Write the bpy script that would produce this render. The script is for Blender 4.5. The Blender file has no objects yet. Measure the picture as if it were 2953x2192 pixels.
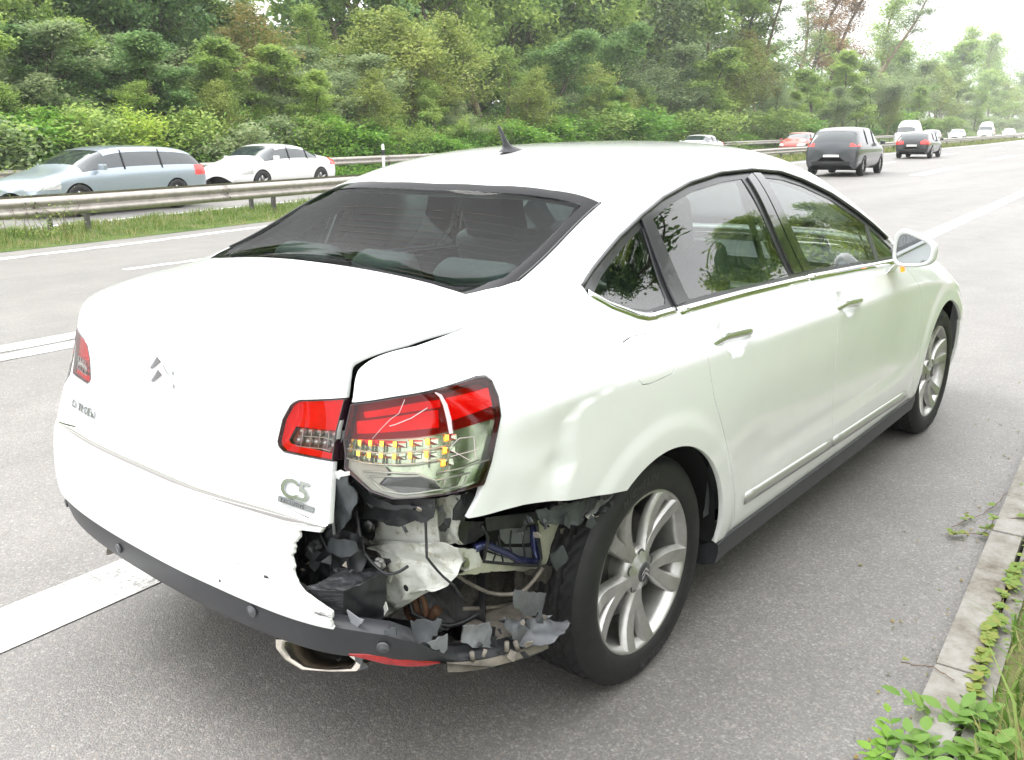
import bpy, bmesh, math, random
import numpy as np
from mathutils import Vector, Matrix
from mathutils.bvhtree import BVHTree

random.seed(7); rng = np.random.default_rng(7)
SC = bpy.context.scene
COL = SC.collection
R = math.radians

# ------------------------------------------------------------------ camera
cam_data = bpy.data.cameras.new('camera'); cam = bpy.data.objects.new('camera', cam_data); COL.objects.link(cam)
SC.camera = cam
cam_data.sensor_width = 36.0; cam_data.lens = 31.107
cam_data.clip_start = 0.05; cam_data.clip_end = 3000
def cam_basis(yaw, pitch, roll):
    f = Vector((math.cos(yaw)*math.cos(pitch), math.sin(yaw)*math.cos(pitch), math.sin(pitch)))
    r = Vector((math.sin(yaw), -math.cos(yaw), 0)); u = r.cross(f)
    r2 = math.cos(roll)*r + math.sin(roll)*u; u2 = -math.sin(roll)*r + math.cos(roll)*u
    return r2, u2, f
_r, _u, _f = cam_basis(R(39.885), R(-15.236), R(-0.540))
M = Matrix((( _r.x, _u.x, -_f.x, -1.9674), (_r.y, _u.y, -_f.y, -2.0516), (_r.z, _u.z, -_f.z, 1.5027), (0,0,0,1)))
cam.matrix_world = M

# ------------------------------------------------------------------ world, sun, exposure
SUN_EL, SUN_AZ = 52.0, 105.0       # azimuth of the light's origin, counted from +x towards +y
world = bpy.data.worlds.new('World'); SC.world = world; world.use_nodes = True
wn = world.node_tree.nodes; wl = world.node_tree.links
for n in list(wn): wn.remove(n)
w_out = wn.new('ShaderNodeOutputWorld'); w_bg = wn.new('ShaderNodeBackground')
w_sky = wn.new('ShaderNodeTexSky'); w_sky.sky_type = 'NISHITA'; w_sky.sun_disc = False
w_sky.sun_elevation = R(SUN_EL); w_sky.sun_rotation = R(90 - SUN_AZ)
w_sky.air_density = 1.0; w_sky.dust_density = 3.0; w_sky.ozone_density = 1.0
w_hs = wn.new('ShaderNodeHueSaturation'); w_hs.inputs['Saturation'].default_value = 0.25
# an even overcast deck, thicker and thinner in places, veils the clear sky
w_tc = wn.new('ShaderNodeTexCoord'); w_no = wn.new('ShaderNodeTexNoise'); w_no.inputs['Scale'].default_value = 2.2
w_no.inputs['Detail'].default_value = 5
w_cr = wn.new('ShaderNodeMapRange'); w_cr.inputs['From Min'].default_value = 0.3; w_cr.inputs['From Max'].default_value = 0.7
w_cr.inputs['To Min'].default_value = 18.0; w_cr.inputs['To Max'].default_value = 24.0
w_cc = wn.new('ShaderNodeCombineColor'); w_mix = wn.new('ShaderNodeMix'); w_mix.data_type = 'RGBA'
w_mix.inputs['Factor'].default_value = 0.72
wl.new(w_tc.outputs['Generated'], w_no.inputs['Vector']); wl.new(w_no.outputs['Fac'], w_cr.inputs['Value'])
# standard overcast sky: three times brighter overhead than at the horizon
w_sx = wn.new('ShaderNodeSeparateXYZ'); wl.new(w_tc.outputs['Generated'], w_sx.inputs['Vector'])
w_el = wn.new('ShaderNodeMapRange'); w_el.inputs['From Min'].default_value = 0.0; w_el.inputs['From Max'].default_value = 1.0
w_el.inputs['To Min'].default_value = 0.34; w_el.inputs['To Max'].default_value = 1.0; wl.new(w_sx.outputs['Z'], w_el.inputs['Value'])
w_mu = wn.new('ShaderNodeMath'); w_mu.operation = 'MULTIPLY'; wl.new(w_cr.outputs['Result'], w_mu.inputs[0]); wl.new(w_el.outputs['Result'], w_mu.inputs[1])
for k in ('Red','Green','Blue'): wl.new(w_mu.outputs[0], w_cc.inputs[k])
wl.new(w_sky.outputs['Color'], w_hs.inputs['Color'])
wl.new(w_hs.outputs['Color'], w_mix.inputs['A']); wl.new(w_cc.outputs['Color'], w_mix.inputs['B'])
wl.new(w_mix.outputs['Result'], w_bg.inputs['Color']); wl.new(w_bg.outputs['Background'], w_out.inputs['Surface'])
w_bg.inputs['Strength'].default_value = 0.12

sun_d = bpy.data.lights.new('sun', 'SUN'); sun_d.energy = 0.9; sun_d.angle = R(25); sun_d.color = (1, .97, .92)
sun = bpy.data.objects.new('sun', sun_d); COL.objects.link(sun)
sd = Vector((math.cos(R(SUN_EL))*math.cos(R(SUN_AZ)), math.cos(R(SUN_EL))*math.sin(R(SUN_AZ)), math.sin(R(SUN_EL))))
sun.rotation_euler = sd.to_track_quat('Z', 'Y').to_euler(); sun.location = sd*50

SC.view_settings.view_transform = 'Standard'; SC.view_settings.look = 'None'
SC.view_settings.exposure = 1.12; SC.view_settings.gamma = 1; SC.view_settings.use_curve_mapping = False
SC.render.engine = 'CYCLES'

# ------------------------------------------------------------------ materials
MATS = {}
def rgb(c): return (c[0], c[1], c[2], 1) if not isinstance(c, (int, float)) else (c, c, c, 1)
class NT:
    def __init__(s, name):
        s.m = bpy.data.materials.new(name); s.m.use_nodes = True; s.t = s.m.node_tree; s.n = s.t.nodes; s.l = s.t.links
        for x in list(s.n): s.n.remove(x)
        s.out = s.n.new('ShaderNodeOutputMaterial')
    def N(s, typ, ins=None, **kw):
        n = s.n.new('ShaderNode' + typ)
        for k, v in kw.items(): setattr(n, k, v)
        if ins:
            for k, v in ins.items():
                if isinstance(v, bpy.types.NodeSocket): s.l.new(v, n.inputs[k])
                else: n.inputs[k].default_value = v
        return n
    def ramp(s, fac, stops, interp='LINEAR'):
        n = s.n.new('ShaderNodeValToRGB'); s.l.new(fac, n.inputs['Fac']); cr = n.color_ramp; cr.interpolation = interp
        while len(cr.elements) < len(stops): cr.elements.new(0.5)
        for e, (p, c) in zip(cr.elements, stops): e.position = p; e.color = rgb(c)
        return n.outputs['Color']
    def surf(s, sock): s.l.new(sock, s.out.inputs['Surface']); return s.m
def mat(name, col, rough=0.5, metal=0.0, coat=0.0, noise=None, bump=None, spec=0.5, emit=None, coat_rough=0.03):
    """noise=(scale, amount) mottles the colour, bump=(scale, strength, distance)"""
    if name in MATS: return MATS[name]
    t = NT(name)
    b = t.N('BsdfPrincipled', {'Base Color': rgb(col), 'Roughness': rough, 'Metallic': metal, 'Coat Weight': coat, 'Coat Roughness': coat_rough, 'Specular IOR Level': spec})
    tc = t.N('TexCoord')
    if noise:
        nz = t.N('TexNoise', {'Vector': tc.outputs['Object'], 'Scale': noise[0], 'Detail': 6.0, 'Roughness': 0.65})
        c = rgb(col); a = noise[1]
        lo = tuple(x*(1-a) for x in c[:3]); hi = tuple(min(1, x*(1+a)) for x in c[:3])
        t.l.new(t.ramp(nz.outputs['Fac'], [(0.3, lo), (0.7, hi)]), b.inputs['Base Color'])
    if bump:
        nb = t.N('TexNoise', {'Vector': tc.outputs['Object'], 'Scale': bump[0], 'Detail': 5.0})
        bp = t.N('Bump', {'Height': nb.outputs['Fac'], 'Strength': bump[1], 'Distance': bump[2]})
        t.l.new(bp.outputs['Normal'], b.inputs['Normal'])
    if emit:
        b.inputs['Emission Color'].default_value = rgb(emit[0]); b.inputs['Emission Strength'].default_value = emit[1]
    MATS[name] = t.surf(b.outputs['BSDF']); return MATS[name]
def glass(name, tint, refl=1.0, ior=1.5, rough=0.0, double=False):
    if name in MATS: return MATS[name]
    t = NT(name)
    tr = t.N('BsdfTransparent', {'Color': rgb(tint)}); gl = t.N('BsdfGlossy', {'Color': (refl, refl, refl, 1), 'Roughness': rough})
    fr = t.N('Fresnel', {'IOR': ior})
    if double:      # a pane reflects at both faces: 2R/(1+R)
        a = t.N('Math', {0: fr.outputs['Fac'], 1: 2.0}, operation='MULTIPLY'); b = t.N('Math', {0: fr.outputs['Fac'], 1: 1.0}, operation='ADD'); f2 = t.N('Math', {0: a.outputs[0], 1: b.outputs[0]}, operation='DIVIDE'); fo = f2.outputs[0]
    else: fo = fr.outputs['Fac']
    mx = t.N('MixShader', {0: fo, 1: tr.outputs['BSDF'], 2: gl.outputs['BSDF']})
    MATS[name] = t.surf(mx.outputs['Shader']); return MATS[name]

# ------------------------------------------------------------------ objects
def link(name, me, m, parent=None, kind=None, label=None):
    o = bpy.data.objects.new(name, me); COL.objects.link(o)
    if m is not None:
        ms = m if isinstance(m, (list, tuple)) else [m]
        for x in ms: me.materials.append(x)
    if parent is not None: o.parent = parent
    if kind: o['kind'] = kind
    if label: o['label'] = label
    return o
def thing(name, label, cat, loc=(0, 0, 0), rz=0.0, group=None):
    o = bpy.data.objects.new(name, None); COL.objects.link(o); o.location = loc; o.rotation_euler = (0, 0, rz)
    o.empty_display_size = 0.2
    o['label'] = label; o['category'] = cat
    if group: o['group'] = group
    return o
def tag(o, label, cat, group=None):
    o['label'] = label; o['category'] = cat
    if group: o['group'] = group
    return o
def tree_copy(root, loc=None, rz=None, label=None, scale=None):
    def cp(o, par):
        c = o.copy(); COL.objects.link(c); c.parent = par
        for ch in list(o.children): cp(ch, c)
        return c
    r = cp(root, root.parent)
    if loc is not None: r.location = loc
    if rz is not None: r.rotation_euler = (0, 0, rz)
    if scale is not None: r.scale = (scale, scale, scale) if isinstance(scale, (int, float)) else scale
    if label: r['label'] = label
    return r
def mesh_np(name, V, F, N=None, smooth=True, midx=None):
    me = bpy.data.meshes.new(name)
    V = np.asarray(V, dtype=np.float64).reshape(-1, 3)
    if isinstance(F, np.ndarray):
        nf, k = F.shape
        me.vertices.add(len(V)); me.vertices.foreach_set('co', V.ravel())
        me.loops.add(nf*k); me.loops.foreach_set('vertex_index', F.astype(np.int32).ravel())
        me.polygons.add(nf); me.polygons.foreach_set('loop_start', np.arange(0, nf*k, k, dtype=np.int32))
        me.update(calc_edges=True)
    else:
        me.from_pydata([tuple(v) for v in V], [], F)
    if smooth: me.polygons.foreach_set('use_smooth', np.ones(len(me.polygons), dtype=bool))
    if midx is not None: me.polygons.foreach_set('material_index', np.asarray(midx, dtype=np.int32))
    me.validate()
    if N is not None and len(me.vertices) == len(V):
        me.normals_split_custom_set_from_vertices([tuple(n) for n in N])
    me.update()
    return me
class MB:
    """collects primitive shapes into one mesh"""
    def __init__(s): s.v = []; s.f = []; s.s = []; s.m = []
    def add(s, vs, fs, smooth=False, mi=0):
        b = len(s.v); s.v += [tuple(v) for v in vs]; s.f += [tuple(i + b for i in f) for f in fs]
        s.s += [smooth]*len(fs); s.m += [mi]*len(fs); return s
    def box(s, c, d, rot=None, mi=0, taper=1.0, bev=0.0):
        x, y, z = d[0]/2, d[1]/2, d[2]/2; c = Vector(c)
        if bev > 0:
            bm = bmesh.new(); bmesh.ops.create_cube(bm, size=1.0)
            for v in bm.verts: v.co = Vector((v.co.x*d[0]*(taper if v.co.z > 0 else 1), v.co.y*d[1]*(taper if v.co.z > 0 else 1), v.co.z*d[2]))
            bmesh.ops.bevel(bm, geom=bm.edges[:], offset=bev, segments=2, affect='EDGES', profile=0.7)
            bm.verts.index_update()
            vs = [v.co.copy() for v in bm.verts]; fs = [[v.index for v in f.verts] for f in bm.faces]; bm.free()
            if rot is not None: vs = [rot @ v for v in vs]
            return s.add([v + c for v in vs], fs, False, mi)
        vs = [Vector((sx*x*(taper if sz > 0 else 1), sy*y*(taper if sz > 0 else 1), sz*z)) for sz in (-1, 1) for sy in (-1, 1) for sx in (-1, 1)]
        if rot is not None: vs = [rot @ v for v in vs]
        return s.add([v + c for v in vs], [(0, 2, 3, 1), (4, 5, 7, 6), (0, 1, 5, 4), (2, 6, 7, 3), (0, 4, 6, 2), (1, 3, 7, 5)], False, mi)
    def tube(s, pts, rad, n=8, mi=0, cap=True, smooth=True):
        pts = [Vector(p) for p in pts]; rs = rad if isinstance(rad, (list, tuple)) else [rad]*len(pts)
        vs = []; fs = []; up = None
        for i, p in enumerate(pts):
            d = (pts[min(i+1, len(pts)-1)] - pts[max(i-1, 0)]).normalized()
            if up is None:
                a = d.cross(Vector((0, 0, 1)))
                if a.length < 0.1: a = d.cross(Vector((1, 0, 0)))
            else: a = up - d*up.dot(d)
            a.normalize(); up = a; b = d.cross(a)
            for k in range(n):
                t = 2*math.pi*k/n; vs.append(p + (a*math.cos(t) + b*math.sin(t))*rs[i])
        for i in range(len(pts)-1):
            for k in range(n):
                fs.append((i*n+k, i*n+(k+1) % n, (i+1)*n+(k+1) % n, (i+1)*n+k))
        if cap: fs.append(tuple(range(n-1, -1, -1))); fs.append(tuple((len(pts)-1)*n + k for k in range(n)))
        return s.add(vs, fs, smooth, mi)
    def lathe(s, prof, n=32, origin=(0, 0, 0), axis='Z', mi=0, smooth=True, closed=False):
        """prof: list of (r, h)"""
        vs = []; o = Vector(origin)
        for r, h in prof:
            for k in range(n):
                t = 2*math.pi*k/n; a, b = r*math.cos(t), r*math.sin(t)
                vs.append(o + (Vector((a, b, h)) if axis == 'Z' else Vector((a, h, b)) if axis == 'Y' else Vector((h, a, b))))
        fs = []; m = len(prof)
        for i in range(m if closed else m-1):
            j = (i+1) % m
            for k in range(n): fs.append((i*n+k, i*n+(k+1) % n, j*n+(k+1) % n, j*n+k))
        return s.add(vs, fs, smooth, mi)
    def prism(s, poly, h0, h1, frame=None, mi=0, smooth=False):
        """poly in 2D, extruded between h0 and h1 along the third axis; frame: 4x4"""
        n = len(poly); vs = [Vector((p[0], p[1], h0)) for p in poly] + [Vector((p[0], p[1], h1)) for p in poly]
        if frame is not None: vs = [frame @ v for v in vs]
        fs = [tuple(range(n-1, -1, -1)), tuple(range(n, 2*n))] + [(i, (i+1) % n, (i+1) % n + n, i+n) for i in range(n)]
        return s.add(vs, fs, smooth, mi)
    def mesh(s, name):
        me = bpy.data.meshes.new(name); me.from_pydata(s.v, [], s.f)
        me.polygons.foreach_set('use_smooth', s.s); me.polygons.foreach_set('material_index', s.m); me.update(); return me
    def build(s, name, m, parent=None, kind=None, label=None, bevel=None, fixn=True):
        me = s.mesh(name)
        if fixn:
            bm = bmesh.new(); bm.from_mesh(me); bmesh.ops.recalc_face_normals(bm, faces=bm.faces[:]); bm.to_mesh(me); bm.free()
        o = link(name, me, m, parent, kind, label)
        if bevel:
            md = o.modifiers.new('edge', 'BEVEL'); md.width = bevel; md.segments = 2; md.limit_method = 'ANGLE'; md.angle_limit = R(35)
        return o
# ------------------------------------------------------------------ the damaged saloon's body surface
# Half body as a box-like control grid whose surface passes through these points. w = distance from centreline.
def body_points():
    # side stations: for each, ten points (x, w, z): 0 sill under .. 4 shoulder crease, 5 belt / wing top, 6,7 pillar, 8 roof, 9 centreline
    S = []
    def st(*p): S.append([tuple(q) for q in p])
    # rear edge: (side column at the corner, then deck edge points)
    st((-.63,.67,.235),(-.735,.765,.30),(-.78,.820,.50),(-.735,.855,.72),(-.655,.828,.90),(-.665,.775,1.000),(-.725,.70,1.025),(-.775,.60,1.048),(-.835,.33,1.070),(-.850,0,1.078))
    st((-.43,.74,.215),(-.51,.850,.28),(-.53,.893,.50),(-.50,.905,.72),(-.47,.888,.92),(-.50,.790,1.032),(-.55,.70,1.072),(-.585,.60,1.104),(-.60,.33,1.122),(-.60,0,1.130))
    st((-.25,.78,.20),(-.28,.885,.27),(-.28,.918,.48),(-.27,.925,.72),(-.25,.908,.925),(-.30,.800,1.05),(-.36,.70,1.104),(-.39,.585,1.130),(-.40,.33,1.158),(-.40,0,1.168))
    st((0,.79,.195),(0,.895,.265),(0,.928,.47),(0,.934,.70),(0,.917,.915),(-.02,.800,1.055),(-.08,.69,1.165),(-.12,.575,1.222),(-.12,.33,1.255),(-.12,0,1.268))
    st((.32,.795,.19),(.32,.90,.26),(.32,.932,.46),(.32,.936,.69),(.32,.922,.905),(.32,.805,1.035),(.25,.695,1.245),(.18,.582,1.336),(.20,.36,1.395),(.22,0,1.412))
    st((.70,.80,.19),(.70,.90,.26),(.70,.932,.46),(.70,.935,.69),(.70,.925,.893),(.70,.815,1.025),(.68,.715,1.240),(.62,.602,1.392),(.58,.37,1.459),(.56,0,1.477))
    st((1.15,.80,.19),(1.15,.90,.26),(1.15,.932,.46),(1.15,.934,.68),(1.15,.925,.880),(1.15,.825,1.012),(1.15,.728,1.225),(1.12,.612,1.406),(1.08,.38,1.473),(1.06,0,1.492))
    st((1.65,.80,.19),(1.65,.90,.26),(1.65,.930,.46),(1.65,.930,.67),(1.65,.922,.862),(1.65,.835,.995),(1.66,.745,1.185),(1.66,.635,1.345),(1.60,.40,1.436),(1.58,0,1.458))
    st((2.15,.80,.19),(2.15,.895,.26),(2.15,.925,.46),(2.15,.924,.66),(2.15,.912,.845),(2.15,.848,.968),(2.14,.775,1.080),(2.13,.700,1.158),(2.10,.42,1.238),(2.08,0,1.262))
    st((2.55,.79,.19),(2.55,.890,.26),(2.55,.920,.46),(2.55,.920,.65),(2.55,.905,.815),(2.53,.850,.910),(2.55,.780,.952),(2.57,.70,.972),(2.62,.40,1.00),(2.64,0,1.010))
    st((2.95,.78,.19),(2.95,.885,.26),(2.95,.918,.46),(2.95,.918,.63),(2.95,.895,.765),(2.95,.83,.850),(2.95,.765,.890),(2.96,.68,.908),(3.00,.40,.935),(3.02,0,.945))
    st((3.30,.74,.20),(3.30,.855,.27),(3.30,.885,.46),(3.30,.885,.60),(3.30,.85,.705),(3.30,.77,.775),(3.30,.71,.808),(3.32,.63,.830),(3.36,.38,.860),(3.38,0,.870))
    st((3.52,.64,.22),(3.55,.73,.28),(3.57,.755,.44),(3.56,.75,.57),(3.53,.71,.655),(3.50,.66,.700),(3.52,.60,.722),(3.55,.52,.738),(3.62,.33,.755),(3.65,0,.765))
    # rear face columns for w index 6..9, rows 0..4 (row 5 is the deck edge)
    RF = {6: [(-.72,.59,.235),(-.815,.668,.30),(-.875,.715,.50),(-.836,.74,.72),(-.755,.725,.905)],
          7: [(-.76,.50,.235),(-.868,.57,.30),(-.925,.60,.50),(-.875,.61,.72),(-.825,.61,.900)],
          8: [(-.80,.30,.235),(-.912,.33,.30),(-.960,.34,.50),(-.905,.33,.72),(-.865,.33,.905)],
          9: [(-.81,0,.235),(-.925,0,.30),(-.970,0,.50),(-.912,0,.72),(-.880,0,.915)]}
    FF = {6: [(3.60,.55,.22),(3.65,.62,.28),(3.67,.64,.44),(3.65,.63,.57),(3.60,.61,.66)],
          7: [(3.66,.45,.22),(3.71,.50,.28),(3.73,.52,.44),(3.70,.52,.57),(3.64,.52,.68)],
          8: [(3.72,.25,.22),(3.78,.28,.28),(3.80,.28,.44),(3.77,.28,.58),(3.71,.30,.70)],
          9: [(3.74,0,.22),(3.80,0,.28),(3.82,0,.44),(3.79,0,.58),(3.74,0,.71)]}
    return S, RF, FF
def body_base(level=4, fit=5):
    S, RF, FF = body_points(); n = len(S); P = []; idx = {}
    def vid(key, p):
        if key not in idx: idx[key] = len(P); P.append((p[0], -p[1], p[2]))
        return idx[key]
    F = []
    for i in range(n):
        for j in range(10): vid(('s', i, j), S[i][j])
    for c in RF:
        for r in range(5): vid(('r', c, r), RF[c][r]); vid(('f', c, r), FF[c][r])
    s = lambda i, j: idx[('s', i, j)]
    def col(kind, i0, c, r):
        if c == 5: return s(i0, r)
        if r == 5: return s(i0, c)
        return idx[(kind, c, r)]
    for i in range(n-1):
        for j in range(9): F.append((s(i, j), s(i+1, j), s(i+1, j+1), s(i, j+1)))
    for c in range(5, 9):
        for r in range(5):
            F.append((col('r', 0, c+1, r), col('r', 0, c, r), col('r', 0, c, r+1), col('r', 0, c+1, r+1)))
            F.append((col('f', n-1, c, r), col('f', n-1, c+1, r), col('f', n-1, c+1, r+1), col('f', n-1, c, r+1)))
    # mirror to a closed-at-centre full body
    m = len(P); mir = {}; 
    for k in range(m):
        if abs(P[k][1]) < 1e-6: mir[k] = k
        else: mir[k] = len(P); P.append((P[k][0], -P[k][1], P[k][2]))
    F += [tuple(mir[v] for v in reversed(f)) for f in F]
    target = np.array(P); cage = target.copy()
    me = bpy.data.meshes.new('cage'); me.from_pydata([tuple(p) for p in cage], [], F)
    cr = me.attributes.new('crease_edge', 'FLOAT', 'EDGE')
    crease = {}
    for i in range(n-1):
        crease[frozenset((s(i, 4), s(i+1, 4)))] = 0.62 if i > 0 else 0.4
    for c in range(5, 9):      # rear deck edge
        crease[frozenset((s(0, c), s(0, c+1)))] = 0.30
    for k in list(crease):
        a, b = tuple(k); crease[frozenset((mir[a], mir[b]))] = crease[k]
    for e in me.edges:
        w = crease.get(frozenset(e.vertices), 0.0)
        if w: cr.data[e.index].value = w
    ob = bpy.data.objects.new('cage', me); COL.objects.link(ob)
    md = ob.modifiers.new('s', 'SUBSURF'); md.levels = 2; md.render_levels = 2; md.boundary_smooth = 'PRESERVE_CORNERS'
    def ev():
        dg = bpy.context.evaluated_depsgraph_get(); e = ob.evaluated_get(dg).to_mesh()
        v = np.empty(len(e.vertices)*3); e.vertices.foreach_get('co', v); v = v.reshape(-1, 3)
        nf = len(e.polygons); f = np.empty(nf*4, dtype=np.int32); e.loops.foreach_get('vertex_index', f)
        ob.evaluated_get(dg).to_mesh_clear(); return v, f.reshape(-1, 4)
    for _ in range(fit):
        v, f = ev(); d = target - v[:len(target)]
        cage += 0.8*d; me.vertices.foreach_set('co', cage.ravel()); me.update()
    md.levels = level; me.update(); v, f = ev()
    bpy.data.objects.remove(ob); bpy.data.meshes.remove(me)
    T = np.concatenate([f[:, [0, 1, 2]], f[:, [0, 2, 3]]])
    return v, T
def vnormals(V, T):
    a, b, c = V[T[:, 0]], V[T[:, 1]], V[T[:, 2]]; n = np.cross(b-a, c-a); N = np.zeros_like(V)
    for k in range(3): np.add.at(N, T[:, k], n)
    return N/np.maximum(np.linalg.norm(N, axis=1, keepdims=True), 1e-12)
BV, BT = body_base()
# the rear window is concave: hollow it between its side edges
_t = np.clip((BV[:, 0]+.395)/(.505), 0, 1); _w = np.clip((.62-np.abs(BV[:, 1]))/.16, 0, 1); _w = _w*_w*(3-2*_w)
BV[:, 2] -= np.where((BV[:, 2] > 1.05) & (BV[:, 0] > -.395) & (BV[:, 0] < .11), .046*(4*_t*(1-_t))*_w, 0)
BN = vnormals(BV, BT)
if (BN[:, 1]*BV[:, 1]).sum() < 0: BT = BT[:, ::-1].copy(); BN = -BN
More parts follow.
